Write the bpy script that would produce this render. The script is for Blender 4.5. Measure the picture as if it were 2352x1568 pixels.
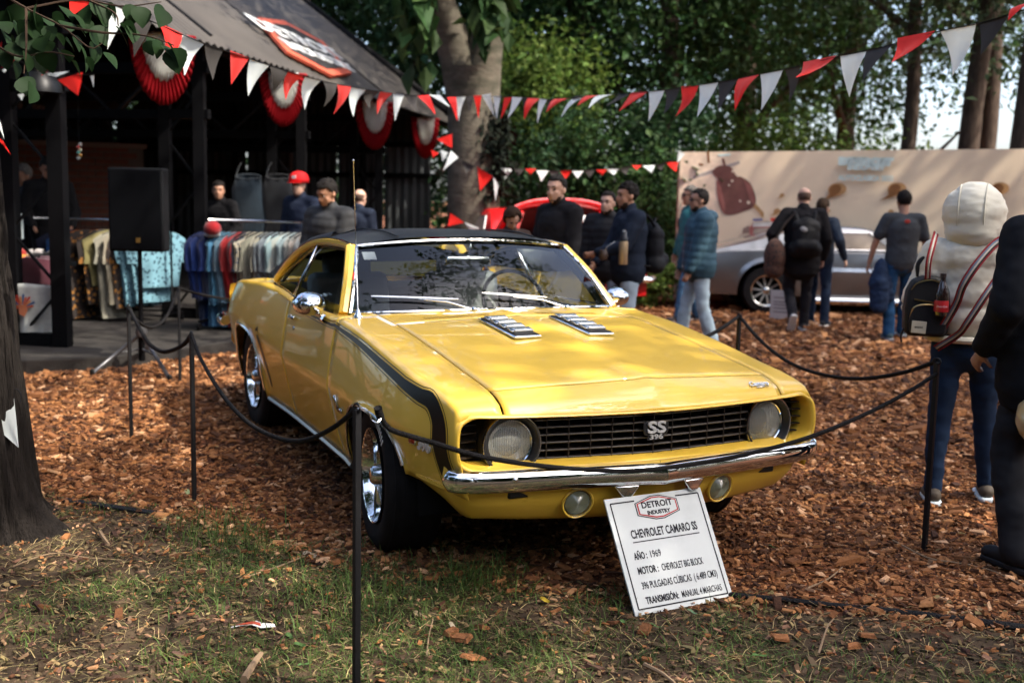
import bpy, bmesh, math, random
import numpy as np
from mathutils import Vector, Matrix, noise as mnoise
sc = bpy.context.scene
for _o in list(bpy.data.objects):
    bpy.data.objects.remove(_o)
col = sc.collection
RAD = math.radians

# ---------------------------------------------------------------- camera
CAM = np.array([4.574, -2.38, 1.518]); FPX = 2575.3           # focal length in pixels of a 2352 px wide frame
def _rot(yaw, pitch, roll):
    f = np.array([math.cos(pitch)*math.cos(yaw), math.cos(pitch)*math.sin(yaw), math.sin(pitch)])
    r = np.array([math.sin(yaw), -math.cos(yaw), 0.0]); u = np.cross(r, f)
    c, s = math.cos(roll), math.sin(roll)
    return np.array([c*r+s*u, -s*r+c*u, f])
RC = _rot(RAD(154.67), RAD(-7.26), RAD(1.14))
cam_d = bpy.data.cameras.new("camera"); cam = bpy.data.objects.new("camera", cam_d); col.objects.link(cam)
M = Matrix([[RC[0][i], RC[1][i], -RC[2][i], CAM[i]] for i in range(3)] + [[0, 0, 0, 1]])
cam.matrix_world = M
cam_d.sensor_width = 36; cam_d.lens = 39.42; cam_d.clip_end = 800; cam_d.clip_start = 0.05
cam_d.dof.use_dof = True; cam_d.dof.focus_distance = 4.2; cam_d.dof.aperture_fstop = 2.5; cam_d.dof.aperture_blades = 8
sc.camera = cam
# ---------------------------------------------------------------- light
SUN_EL, SUN_AZ = 50.0, 40.0          # azimuth of the sun measured from +X towards +Y, degrees
w = bpy.data.worlds.new("World"); sc.world = w; w.use_nodes = True
nt = w.node_tree; bg = nt.nodes["Background"]
sky = nt.nodes.new("ShaderNodeTexSky"); sky.sky_type = 'NISHITA'; sky.sun_disc = False
sky.sun_elevation = RAD(SUN_EL); sky.sun_rotation = RAD(90 - SUN_AZ)
sky.air_density = 0.75; sky.dust_density = 4.0; sky.ozone_density = 0.6
nt.links.new(sky.outputs[0], bg.inputs[0]); bg.inputs[1].default_value = 0.15
sun_d = bpy.data.lights.new("sun", 'SUN'); sun_d.energy = 2.0; sun_d.angle = RAD(0.6); sun_d.color = (1.0, 0.93, 0.82)
sun = bpy.data.objects.new("sun", sun_d); col.objects.link(sun)
_sv = Vector((math.cos(RAD(SUN_EL))*math.cos(RAD(SUN_AZ)), math.cos(RAD(SUN_EL))*math.sin(RAD(SUN_AZ)), math.sin(RAD(SUN_EL))))
sun.rotation_euler = _sv.to_track_quat('Z', 'Y').to_euler(); sun.location = (0, 0, 30)
SUNV = np.array(_sv)
vs = sc.view_settings; vs.view_transform = 'Standard'; vs.look = 'None'; vs.gamma = 1; vs.use_curve_mapping = False
vs.exposure = 2.0
sc.cycles.use_denoising = True; sc.cycles.max_bounces = 8; sc.cycles.transparent_max_bounces = 16
sc.cycles.caustics_reflective = False; sc.cycles.caustics_refractive = False; sc.cycles.sample_clamp_indirect = 6.0

def ray(u, v): return ((u-1176)/FPX)*RC[0]-((v-784.1)/FPX)*RC[1]+RC[2]
def gnd(u, v, z=0.0):
    d = ray(u, v); return CAM+d*((z-CAM[2])/d[2])
def at(u, v, depth): return CAM+ray(u, v)*depth
def pix(P):
    q = RC@(np.array(P, float)-CAM); return np.array([1176+FPX*q[0]/q[2], 784.1-FPX*q[1]/q[2], q[2]])

# ---------------------------------------------------------------- materials
MATS = {}
def pm(name, color, rough=0.6, metal=0.0, coat=0.0, spec=0.5, trans=0.0, emit=None, var=0.0, vscale=8.0, bump=0.0, bscale=60.0, isl=0.0, sheen=0.0, coat_rough=0.03, grime=None, stretch=(1, 1, 1), translucent=0.0):
    if name in MATS: return MATS[name]
    if metal == 0 and coat == 0 and spec == .5 and rough >= .5: spec = .12 if rough >= .7 else .22
    m = bpy.data.materials.new(name); m.use_nodes = True; t = m.node_tree; b = t.nodes["Principled BSDF"]
    c = (*color, 1.0)
    b.inputs["Base Color"].default_value = c; b.inputs["Roughness"].default_value = rough; b.inputs["Metallic"].default_value = metal
    b.inputs["Coat Weight"].default_value = coat; b.inputs["Coat Roughness"].default_value = coat_rough
    b.inputs["Specular IOR Level"].default_value = spec; b.inputs["Transmission Weight"].default_value = trans
    b.inputs["Sheen Weight"].default_value = sheen
    if emit: b.inputs["Emission Color"].default_value = (*emit[0], 1); b.inputs["Emission Strength"].default_value = emit[1]
    L = t.links.new; N = t.nodes.new
    src = None
    tc = N("ShaderNodeTexCoord"); mp = N("ShaderNodeMapping"); L(tc.outputs["Object"], mp.inputs[0]); mp.inputs["Scale"].default_value = stretch
    if var > 0 or isl > 0:
        hv = N("ShaderNodeHueSaturation"); hv.inputs["Color"].default_value = c
        if var > 0:
            nz = N("ShaderNodeTexNoise"); nz.inputs["Scale"].default_value = vscale; nz.inputs["Detail"].default_value = 6; L(mp.outputs[0], nz.inputs["Vector"])
            mr = N("ShaderNodeMapRange"); mr.inputs["From Min"].default_value = 0.25; mr.inputs["From Max"].default_value = 0.75
            mr.inputs["To Min"].default_value = 1-var; mr.inputs["To Max"].default_value = 1+var; L(nz.outputs["Fac"], mr.inputs["Value"])
            vout = mr.outputs[0]
        if isl > 0:
            g = N("ShaderNodeNewGeometry"); mi = N("ShaderNodeMapRange"); mi.inputs["To Min"].default_value = 1-isl; mi.inputs["To Max"].default_value = 1+isl
            L(g.outputs["Random Per Island"], mi.inputs["Value"])
            mh = N("ShaderNodeMapRange"); mh.inputs["To Min"].default_value = 0.5-isl*0.06; mh.inputs["To Max"].default_value = 0.5+isl*0.06
            wn = N("ShaderNodeTexWhiteNoise"); wn.noise_dimensions = '1D'; L(g.outputs["Random Per Island"], wn.inputs["W"]); L(wn.outputs["Value"], mh.inputs["Value"]); L(mh.outputs[0], hv.inputs["Hue"])
            if var > 0:
                mm = N("ShaderNodeMath"); mm.operation = 'MULTIPLY'; L(vout, mm.inputs[0]); L(mi.outputs[0], mm.inputs[1]); vout = mm.outputs[0]
            else: vout = mi.outputs[0]
        L(vout, hv.inputs["Value"]); src = hv.outputs[0]
    if grime:
        nz = N("ShaderNodeTexNoise"); nz.inputs["Scale"].default_value = grime[1]; nz.inputs["Detail"].default_value = 8; L(mp.outputs[0], nz.inputs["Vector"])
        cr = N("ShaderNodeValToRGB"); cr.color_ramp.elements[0].position = grime[2]; cr.color_ramp.elements[1].position = grime[3]
        L(nz.outputs["Fac"], cr.inputs[0]); mx = N("ShaderNodeMix"); mx.data_type = 'RGBA'; L(cr.outputs[0], mx.inputs[0])
        if src: L(src, mx.inputs[6])
        else: mx.inputs[6].default_value = c
        mx.inputs[7].default_value = (*grime[0], 1); src = mx.outputs[2]
    if src: L(src, b.inputs["Base Color"])
    if bump > 0:
        nz = N("ShaderNodeTexNoise"); nz.inputs["Scale"].default_value = bscale; nz.inputs["Detail"].default_value = 5; L(mp.outputs[0], nz.inputs["Vector"])
        bp = N("ShaderNodeBump"); bp.inputs["Strength"].default_value = min(1.0, bump); bp.inputs["Distance"].default_value = 0.02; L(nz.outputs["Fac"], bp.inputs["Height"]); L(bp.outputs[0], b.inputs["Normal"])
    if translucent > 0:
        tr = N("ShaderNodeBsdfTranslucent"); ms = N("ShaderNodeMixShader"); ms.inputs[0].default_value = translucent
        if src: L(src, tr.inputs[0])
        else: tr.inputs[0].default_value = c
        out = t.nodes["Material Output"]; L(b.outputs[0], ms.inputs[1]); L(tr.outputs[0], ms.inputs[2]); L(ms.outputs[0], out.inputs[0])
    MATS[name] = m; return m
def glass_mat(name, tint=(0.85, 0.92, 0.9), rough=0.0, refl=1.45):
    if name in MATS: return MATS[name]
    m = bpy.data.materials.new(name); m.use_nodes = True; t = m.node_tree; t.nodes.remove(t.nodes["Principled BSDF"])
    tr = t.nodes.new("ShaderNodeBsdfTransparent"); tr.inputs[0].default_value = (*tint, 1)
    gl = t.nodes.new("ShaderNodeBsdfGlossy"); gl.inputs["Roughness"].default_value = rough
    fr = t.nodes.new("ShaderNodeFresnel"); fr.inputs[0].default_value = refl
    mx = t.nodes.new("ShaderNodeMixShader"); L = t.links.new
    L(fr.outputs[0], mx.inputs[0]); L(tr.outputs[0], mx.inputs[1]); L(gl.outputs[0], mx.inputs[2]); L(mx.outputs[0], t.nodes["Material Output"].inputs[0])
    MATS[name] = m; return m

# ---------------------------------------------------------------- mesh helpers
def pchip(xs, ys):
    xs = np.array(xs, float); ys = np.array(ys, float)
    if xs[0] > xs[-1]: xs, ys = xs[::-1], ys[::-1]
    h = np.diff(xs); d = np.diff(ys)/h; m = np.zeros_like(ys)
    for i in range(1, len(xs)-1):
        if d[i-1]*d[i] > 0: m[i] = 3*(h[i-1]+h[i])/((2*h[i]+h[i-1])/d[i-1]+(h[i]+2*h[i-1])/d[i])
    m[0], m[-1] = d[0], d[-1]
    def f(x):
        x = np.asarray(x, float); xx = np.clip(x, xs[0], xs[-1]); i = np.clip(np.searchsorted(xs, xx)-1, 0, len(h)-1)
        t = (xx-xs[i])/h[i]
        return (2*t**3-3*t**2+1)*ys[i]+(t**3-2*t**2+t)*h[i]*m[i]+(-2*t**3+3*t**2)*ys[i+1]+(t**3-t**2)*h[i]*m[i+1]
    return f
def cat(pts, n):
    """smooth curve through 3-D points"""
    p = np.array(pts, float); q = np.vstack([2*p[0]-p[1], p, 2*p[-1]-p[-2]]); out = []
    ts = np.linspace(0, len(p)-1, n)
    for t in ts:
        i = min(int(t), len(p)-2); f = t-i; a, b, c, d = q[i:i+4]
        out.append(0.5*((2*b)+(c-a)*f+(2*a-5*b+4*c-d)*f*f+(-a+3*b-3*c+d)*f**3))
    return np.array(out)
class MB:
    def __init__(s): s.v = []; s.f = []; s.n = 0
    def add(s, v, f):
        v = [tuple(map(float, p)) for p in v]; s.v += v; s.f += [tuple(i+s.n for i in q) for q in f]; s.n += len(v); return s
    def grid(s, G, wu=False, wv=False, flip=False):
        G = np.asarray(G); a, b = G.shape[:2]; f = []
        for i in range(a-1+wu):
            for j in range(b-1+wv):
                q = (i*b+j, ((i+1) % a)*b+j, ((i+1) % a)*b+(j+1) % b, i*b+(j+1) % b); f.append(q[::-1] if flip else q)
        return s.add(G.reshape(-1, 3), f)
    def box(s, c, size, R=None, taper=1.0):
        x, y, z = np.array(size)/2; t = taper
        P = np.array([(-x, -y, -z), (x, -y, -z), (x, y, -z), (-x, y, -z), (-x*t, -y*t, z), (x*t, -y*t, z), (x*t, y*t, z), (-x*t, y*t, z)])
        if R is not None: P = P@np.array(R).T
        return s.add(P+np.array(c), [(3, 2, 1, 0), (4, 5, 6, 7), (0, 1, 5, 4), (1, 2, 6, 5), (2, 3, 7, 6), (3, 0, 4, 7)])
    def bar(s, a, b, wd, ht=None, up=(0, 0, 1)):
        a = np.array(a, float); b = np.array(b, float); d = b-a; l = np.linalg.norm(d); d /= l; up = np.array(up, float)
        if abs(d@up) > 0.99: up = np.array([1.0, 0, 0])
        x = np.cross(up, d); x /= np.linalg.norm(x); z = np.cross(d, x)
        return s.box((a+b)/2, (wd, l, ht or wd), np.stack([x, d, z], 1))
    def tube(s, path, r, n=10, cap=True, closed=False, sq=1.0):
        p = np.array(path, float); k = len(p); r = np.broadcast_to(np.asarray(r, float), (k,))
        T = np.gradient(p, axis=0) if not closed else np.roll(p, -1, 0)-np.roll(p, 1, 0)
        T /= np.linalg.norm(T, axis=1)[:, None]+1e-12
        ref = np.array([0, 0, 1.0]) if abs(T[0][2]) < 0.9 else np.array([1.0, 0, 0])
        X = np.cross(ref, T[0]); X /= np.linalg.norm(X); G = []
        for i in range(k):
            X = X-T[i]*(X@T[i]); X /= np.linalg.norm(X)+1e-12; Y = np.cross(T[i], X)
            a = np.arange(n)*2*math.pi/n
            G.append(p[i]+r[i]*(np.cos(a)[:, None]*X+sq*np.sin(a)[:, None]*Y))
        base = s.n; s.grid(np.array(G), wv=True, wu=closed, flip=True)
        if cap and not closed:
            s.f.append(tuple(base+i for i in range(n))); s.f.append(tuple(base+(k-1)*n+i for i in range(n-1, -1, -1)))
        return s
    def lathe(s, prof, c=(0, 0, 0), axis='z', n=24, R=None):
        a = np.arange(n)*2*math.pi/n; G = []
        for r, h in prof:
            x, y = r*np.cos(a), r*np.sin(a); z = np.full(n, h)
            G.append(np.stack({'z': (x, y, z), 'y': (y, z, x), 'x': (z, x, y)}[axis], 1))
        G = np.array(G)
        if R is not None: G = G@np.array(R).T
        return s.grid(G+np.array(c), wv=True, flip=True)
    def ell(s, c, r, n=12, m=8, R=None):
        G = []
        for i in range(m+1):
            t = -math.pi/2+math.pi*i/m
            a = np.arange(n)*2*math.pi/n
            G.append(np.stack([np.cos(a)*math.cos(t)*r[0], np.sin(a)*math.cos(t)*r[1], np.full(n, math.sin(t)*r[2])], 1))
        G = np.array(G)
        if R is not None: G = G@np.array(R).T
        return s.grid(G+np.array(c), wv=True, flip=True)
    def capsule(s, a, b, ra, rb, n=12, fl=1.0, up=(1, 0, 0)):
        a = np.array(a, float); b = np.array(b, float); d = b-a; l = np.linalg.norm(d); d = d/l
        up = np.array(up, float)
        if abs(up@d) > 0.95: up = np.array([0, 1.0, 0])
        x = up-d*(up@d); x /= np.linalg.norm(x); y = np.cross(d, x); prof = []
        for t in np.linspace(-math.pi/2, 0, 4): prof.append((ra*math.cos(t), ra*math.sin(t)))
        for t in np.linspace(0, math.pi/2, 4): prof.append((rb*math.cos(t), l+rb*math.sin(t)))
        an = np.arange(n)*2*math.pi/n
        G = np.array([a+d*h+(np.cos(an)[:, None]*x*fl+np.sin(an)[:, None]*y)*max(r, 1e-4) for r, h in prof])
        return s.grid(G, wv=True, flip=True)
    def prism(s, poly, h0, h1, f=lambda x, y, h: (x, y, h)):
        n = len(poly); v = [f(x, y, h0) for x, y in poly]+[f(x, y, h1) for x, y in poly]
        return s.add(v, [tuple(range(n-1, -1, -1)), tuple(range(n, 2*n))]+[(i, (i+1) % n, n+(i+1) % n, n+i) for i in range(n)])
    def build(s, name, mat, parent=None, smooth=True, sharp=40, bevel=0.0, weld=False, solid=0.0, sub=0):
        me = bpy.data.meshes.new(name); me.from_pydata(s.v, [], s.f)
        if weld or solid or True:
            bm = bmesh.new(); bm.from_mesh(me)
            if weld: bmesh.ops.remove_doubles(bm, verts=bm.verts, dist=1e-4)
            bmesh.ops.recalc_face_normals(bm, faces=bm.faces) if weld else None
            if smooth:
                for e in bm.edges:
                    if len(e.link_faces) == 2 and e.calc_face_angle(0) > RAD(sharp): e.smooth = False
            bm.to_mesh(me); bm.free()
        me.polygons.foreach_set("use_smooth", [smooth]*len(me.polygons))
        o = bpy.data.objects.new(name, me); col.objects.link(o)
        if mat: me.materials.append(mat)
        if parent: o.parent = parent
        if sub:
            md = o.modifiers.new("subd", 'SUBSURF'); md.levels = md.render_levels = sub
        if solid:
            md = o.modifiers.new("solid", 'SOLIDIFY'); md.thickness = abs(solid); md.offset = -1 if solid > 0 else 1
        if bevel:
            md = o.modifiers.new("bev", 'BEVEL'); md.width = bevel; md.segments = 2; md.limit_method = 'ANGLE'; md.angle_limit = RAD(35)
        return o
def raw_mesh(name, V, Fc, mat, parent=None, smooth=False, k=None):
    """V (n,3) float, Fc (m,k) int: quick mesh from arrays"""
    V = np.asarray(V, np.float32); Fc = np.asarray(Fc, np.int32); m, kk = Fc.shape
    me = bpy.data.meshes.new(name); me.vertices.add(len(V)); me.vertices.foreach_set("co", V.ravel())
    me.loops.add(m*kk); me.loops.foreach_set("vertex_index", Fc.ravel()); me.polygons.add(m)
    me.polygons.foreach_set("loop_start", np.arange(0, m*kk, kk, dtype=np.int32))
    me.polygons.foreach_set("use_smooth", np.full(m, smooth)); me.update(); me.validate()
    o = bpy.data.objects.new(name, me); col.objects.link(o)
    if mat: me.materials.append(mat)
    if parent: o.parent = parent
    return o
def tag(o, label=None, cat=None, group=None, kind=None):
    if label: o["label"] = label
    if cat: o["category"] = cat
    if group: o["group"] = group
    if kind: o["kind"] = kind
    return o
def thing(name, label, cat, loc=(0, 0, 0), rz=0.0, group=None):
    o = bpy.data.objects.new(name, None); col.objects.link(o); o.location = tuple(map(float, loc)); o.rotation_euler = (0, 0, rz); o.empty_display_size = 0.1
    return tag(o, label, cat, group)
def dup(root, loc=None, rz=None, label=None, group=None, deep=True):
    r = root.copy(); col.objects.link(r)
    if loc is not None: r.location = tuple(map(float, loc))
    if rz is not None: r.rotation_euler = (0, 0, rz)
    if label: r["label"] = label
    if group: r["group"] = group
    if deep:
        for ch in list(root.children):
            c = ch.copy(); col.objects.link(c); c.parent = r
            for g in list(ch.children):
                d = g.copy(); col.objects.link(d); d.parent = c
    return r
def baked(o, name=None):
    """replace an object's mesh by its evaluated (modifiers applied) mesh"""
    dg = bpy.context.evaluated_depsgraph_get(); dg.update()
    me = bpy.data.meshes.new_from_object(o.evaluated_get(dg)); old = o.data; o.modifiers.clear(); o.data = me
    return o
def text(body, size, mat, parent=None, depth=0.002, Mx=None, name="lettering", sx=1.0, shear=0.0, bold=0.0, align='CENTER', bevel=0.0):
    cu = bpy.data.curves.new(name, 'FONT'); cu.body = body; cu.size = size; cu.extrude = depth; cu.align_x = align; cu.align_y = 'CENTER'; cu.shear = shear; cu.offset = bold; cu.resolution_u = 3; cu.bevel_depth = bevel
    o = bpy.data.objects.new(name, cu); col.objects.link(o); bpy.context.view_layer.update()
    me = bpy.data.meshes.new_from_object(o.evaluated_get(bpy.context.evaluated_depsgraph_get())); bpy.data.objects.remove(o)
    o = bpy.data.objects.new(name, me); col.objects.link(o); me.materials.clear(); me.materials.append(mat)
    for v in me.vertices: v.co.x *= sx
    if Mx is not None: me.transform(Mx)
    if parent: o.parent = parent
    return o
def frame(o, x, y):
    """matrix with origin o and x/y axes; z = x cross y"""
    x = Vector(x).normalized(); y = Vector(y); y = (y-x*y.dot(x)).normalized(); z = x.cross(y)
    return Matrix([[x[i], y[i], z[i], o[i]] for i in range(3)]+[[0, 0, 0, 1]])
def rotz(a): c, s = math.cos(a), math.sin(a); return np.array([[c, -s, 0], [s, c, 0], [0, 0, 1]])
def rotx(a): c, s = math.cos(a), math.sin(a); return np.array([[1, 0, 0], [0, c, -s], [0, s, c]])
def roty(a): c, s = math.cos(a), math.sin(a); return np.array([[c, 0, s], [0, 1, 0], [-s, 0, c]])
# ================================================================ yellow coupe (front axle at the origin, nose towards +X)
def build_coupe():
    Y = pm("yellow_paint", (0.86, 0.55, 0.06), rough=0.4, coat=0.75, coat_rough=0.025, var=0.03, vscale=3)
    CH = pm("chrome", (0.86, 0.88, 0.88), rough=0.045, metal=1.0)
    CHR = pm("worn_chrome", (0.70, 0.72, 0.72), rough=0.16, metal=1.0)
    BDG = pm("badge_silver", (.80, .81, .79), rough=.28, metal=.45)
    BK = pm("black_trim", (0.012, 0.012, 0.013), rough=0.45)
    STR = pm("stripe_black", (0.005, 0.0045, 0.0045), rough=0.3, spec=0.2)
    GR = pm("grille_black", (0.018, 0.012, 0.008), rough=0.45, var=0.2)
    DK = pm("underbody_black", (0.008, 0.008, 0.008), rough=0.9)
    VN = pm("vinyl_roof", (0.022, 0.025, 0.027), rough=0.55, bump=0.25, bscale=300)
    RUB = pm("tyre_rubber", (0.013, 0.012, 0.012), rough=0.72, var=0.3, vscale=20)
    SEAT = pm("grey_seat_vinyl", (.36, .37, .36), rough=0.5, var=0.1)
    GL = glass_mat("car_glass", (0.86, 0.92, 0.90), refl=1.5)
    LEN = glass_mat("lens_glass", (0.95, 0.97, 0.93), rough=0.03)
    WH = pm("white_paint_marks", (0.75, 0.75, 0.72), rough=0.6)
    car = thing("parked_car", "yellow muscle coupe with black vinyl roof, roped off on the bark mulch", "car")

    zc = pchip([-.66, -.605, -.3, .1, .5, .7, .796, .85, .89, .918], [.957, .953, .937, .899, .854, .829, .811, .783, .748, .703])
    dr = pchip([-.66, -.3, .1, .5, .796, .86, .918], [.012, .017, .024, .028, .024, .010, -.006])
    sw = pchip([-.66, 0, .3, .6, .796, .918], [0, 0, .02, .06, .078, .062])
    Wpk = pchip([-3.78, -3.6, -3.2, -2.7, -2.3, -1.8, -1.3, -.7, 0, .4, .7, .85, .918], [.66, .72, .775, .805, .812, .812, .822, .846, .848, .842, .832, .822, .812])
    Wm = pchip([-3.78, -3.6, -3.2, -2.75, -2.3, -1.8, -1.2, -.5, 0, .45, .7, .85, .918], [.74, .79, .845, .868, .872, .868, .880, .904, .913, .900, .872, .846, .832])
    zpk_r = pchip([-3.78, -3.6, -3.2, -2.75, -2.35, -2.0, -1.65, -1.2, -.7], [.85, .885, .925, .952, .966, .958, .936, .926, .930])
    zmf = pchip([-3.78, -2.7, -2.2, -1.2, 0, .9], [.66, .70, .66, .60, .60, .60])
    sgn = lambda y: abs(y)
    def top(s, y):
        a = abs(y)/.643
        ridge = .006*math.exp(-(abs(y)/.035)**2)+.004*math.exp(-(abs(y)/.2)**4) if s < .86 else .003*math.exp(-(abs(y)/.05)**2)
        return np.array([s-sw(s)*a**1.6, y, zc(s)-dr(s)*a*a+ridge])
    def zpk(s):
        return float(top(s, float(Wpk(s)))[2]) if s >= -.66 else float(zpk_r(s))
    AR = [(0.03, .43, .315, .295), (-2.743, .41, .375, .30)]
    def zlow(x):
        z = .245 if x < .3 else .405
        if x < -2.9: z = .245+min(1, (-2.9-x)/.4)*.09
        for xc, a, b, c in AR:
            d = abs(x-xc)/a
            if d < 1: z = max(z, c+b*(1-d**2.5)**(1/2.5))
        return z
    def wside(x, z):
        zp = zpk(x); zm = float(zmf(x)); W = float(Wm(x)); P = float(Wpk(x))
        if z >= zm:
            t = min(1, (z-zm)/(zp-zm)); y = W-(W-P)*(.55*t+.45*t**2.2)
        else:
            t = (zm-z)/(zm-.2); y = W-.105*(.8*t+.2*t*t)
        for xc, a, b, c in AR:                       # rolled lip round the wheel openings
            d = math.hypot((x-xc)/a, max(0, z-c)/b)
            if z < c+b+.06: y += .016*math.exp(-((max(d, 1)-1)/.05)**2)
        return y
    def side(s, z, off=0.0):
        """point on the right flank (y<0)"""
        zp = zpk(s); fx = s-float(sw(s))*(float(Wpk(s))/.643)**1.6 if s > -.66 else s
        if s > .7: fx += .024*min(1, max(0, (zp-z)/.1))*(s-.7)/.218
        y = wside(s, z)
        return np.array([fx, -(y+off), z])
    def section(s, n1=9, n2=9, ntop=6, ysplit=.65):
        zp = zpk(s); zl = zlow(s); zm = max(float(zmf(s)), zl+.3*(zp-.03-zl)); P = float(Wpk(s)); pts = []
        for t in np.linspace(0, 1, n1): pts.append(side(s, zl+(zm-zl)*t))
        zs = zp-.022
        for t in np.linspace(0, 1, n2)[1:]: pts.append(side(s, zm+(zs-zm)*t))
        A = pts[-1]; yb = P-.028
        Bp = np.array([A[0], -yb, zp+.0015]) if s < -.66 else top(s, -yb)
        Cc = np.array([(A[0]+Bp[0])/2, -(P+.001), zp-.002])
        for t in (.25, .5, .75): pts.append((1-t)**2*A+2*t*(1-t)*Cc+t*t*Bp)
        for t in np.linspace(0, 1, ntop):
            y = yb+(ysplit-yb)*t
            if s >= -.66: pts.append(top(s, -y))
            else: pts.append(np.array([s, -y, zp+.0015+(yb-y)*.10*(1 if s < -2.9 else .2)]))
        return np.array(pts)
    def stations(a, b):
        xs = set(np.round(np.arange(a, b+.001, .05), 4)) | {a, b}
        for xc, aa, bb, c in AR:
            for d in (.002, .01, .022, .04, .065, .1, .14):
                for sg in (-1, 1):
                    for q in (xc+sg*(aa-d),):
                        if a < q < b: xs.add(round(q, 4))
            for sg in (-1, 1):
                for d in (.001, .012, .03):
                    q = xc+sg*(aa+d)
                    if a < q < b: xs.add(round(q, 4))
        return sorted(xs)
    mir = lambda G: np.asarray(G)*np.array([1, -1, 1])
    def both(name, fn, mat, **k):
        for sg in (0, 1):
            mb = MB(); fn(mb, (lambda G: np.asarray(G)) if sg == 0 else mir, sg); mb.build(name, mat, k.get('parent', car), smooth=True, sharp=k.get('sharp', 35), weld=True, solid=k.get('solid', 0), sub=k.get('sub', 0))
    # --- flanks
    def flank(a, b):
        G = np.array([section(s) for s in stations(a, b)])
        def fn(mb, m, sg): mb.grid(m(G), flip=bool(sg))
        return fn
    both("front_fender", flank(-.615, .918), Y, solid=.006)
    both("door", flank(-1.655, -.622), Y, solid=.006)
    both("quarter_panel", flank(-3.76, -1.662), Y, solid=.006)
    # --- hood, cowl, header
    def deck(s0, s1, y0, n=26, m=25, gap=0.0):
        ss = np.linspace(s0, s1, n); return np.array([[top(s, y) for y in np.linspace(-y0, y0, m*2-1)] for s in ss])
    MB().grid(deck(-.375, .793, .644, 34, 24)).build("hood", Y, car, weld=True, solid=.006, sharp=60)
    MB().grid(deck(.799, .918, .641, 14, 24)).build("header_panel", Y, car, weld=True, solid=.006, sharp=60)
    MB().grid(deck(-.64, -.381, .648, 10, 24)).build("cowl_panel", Y, car, weld=True, solid=.006, sharp=60)
    mb = MB()
    for sgy in (-1, 1):
        for k in range(19):
            y = sgy*(.14+k*.018); p = top(-.46, y); mb.box(p+np.array([0, 0, .0006]), (.045, .006, .002))
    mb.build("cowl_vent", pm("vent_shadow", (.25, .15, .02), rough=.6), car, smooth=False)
    # rear deck and tail
    G = [[(x, y, float(zpk_r(x))-.004+.035*(1-(y/.66)**2)) for y in np.linspace(-.66, .66, 17)] for x in np.linspace(-3.72, -2.75, 12)]
    MB().grid(np.array(G)).build("trunk_lid", Y, car, weld=True)
    G = []
    for y in np.linspace(-.75, .75, 21):
        e = (abs(y)/.75)**4
        G.append([(-3.74+.06*e-(.05 if .5 < t < .9 else 0), y*(.94 if t < .2 else 1), .33+(.86+.03*(1-e)-.33)*t) for t in np.linspace(0, 1, 10)])
    MB().grid(np.array(G)).build("tail_panel", Y, car, weld=True)
    # --- nose surround: rolled lip and recess round the grille
    rim = [(.918, 0, .703)]
    for y in (.15, .3, .45, .6, .7, .76): rim.append(tuple(top(.918, y)))
    c0 = top(.918, .79); rim += [(c0[0]+.002, .79, .700), (c0[0]+.006, .812, .688), (.843, .824, .665), (.848, .829, .62), (.848, .829, .575), (.848, .822, .545), (.850, .80, .525), (.855, .765, .515), (.868, .66, .512)]
    for y in (.5, .33, .17): rim.append((.924-.056*(y/.66)**1.4, y, .514))
    rim.append((.926, 0, .515))
    half = cat(rim, 46); half[0, 1] = half[-1, 1] = 0
    loop = np.vstack([half, mir(half[::-1])[1:-1]])
    ctr = np.array([.86, 0, .61]); G = []
    for push, sc_y, sc_z in ((-.012, 1.012, 1.10), (.001, 1.006, 1.045), (.004, .998, 1.0), (.0, .990, .955), (-.016, .983, .93), (-.06, .975, .90), (-.115, .962, .87)):
        q = loop.copy(); q[:, 0] += push; q[:, 1] *= sc_y; q[:, 2] = ctr[2]+(q[:, 2]-ctr[2])*sc_z; G.append(q)
    MB().grid(np.array(G), wv=True).build("grille_surround", Y, car, weld=True, sharp=60)
    # lower pan + valance
    plan = cat([(.915, 0), (.893, .33), (.850, .643), (.812, .765), (.75, .812), (.66, .830), (.56, .843), (.475, .850)], 40)
    def valfn(mb, m, sg):
        G = []
        for i, (x, y) in enumerate(plan):
            t = i/39.; d = plan[min(i+1, 39)]-plan[max(i-1, 0)]; n = np.array([d[1], -d[0]]); n /= np.linalg.norm(n)
            rowp = []
            zt = .515
            zb = .262+.03*min(1, (y/.69)**2)+.135*max(0, (t-.68)/.32)**1.2
            for z, ins in ((.53, -.05), (.518, .012), (.47, .022), (.432, .004), (.428, -.004), (.40, -.012)):
                if t > .62: z = .43-(.53-z)*.15; ins = min(ins, 0)*.4
                rowp.append((x+n[0]*ins, -(y+n[1]*ins), z))
            for q in (.2, .4, .6, .8, .93, 1.0):
                z = .40+(zb-.40)*q; ins = -.012-.085*q**1.4-(.05 if q == 1 else 0)
                if t > .75: ins *= (1-(t-.75)*2.0)
                rowp.append((x+n[0]*ins, -(y+n[1]*ins), z))
            G.append(rowp)
        mb.grid(m(np.array(G)), flip=not sg)
    both("front_valance", valfn, Y, sharp=50)
    # --- bumper
    bp = cat([(.990, .0, .462), (.972, .10, .463), (.935, .40, .466), (.902, .66, .468), (.884, .765, .470), (.864, .825, .472), (.846, .850, .473), (.828, .864, .474), (.808, .869, .474)], 44)
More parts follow.
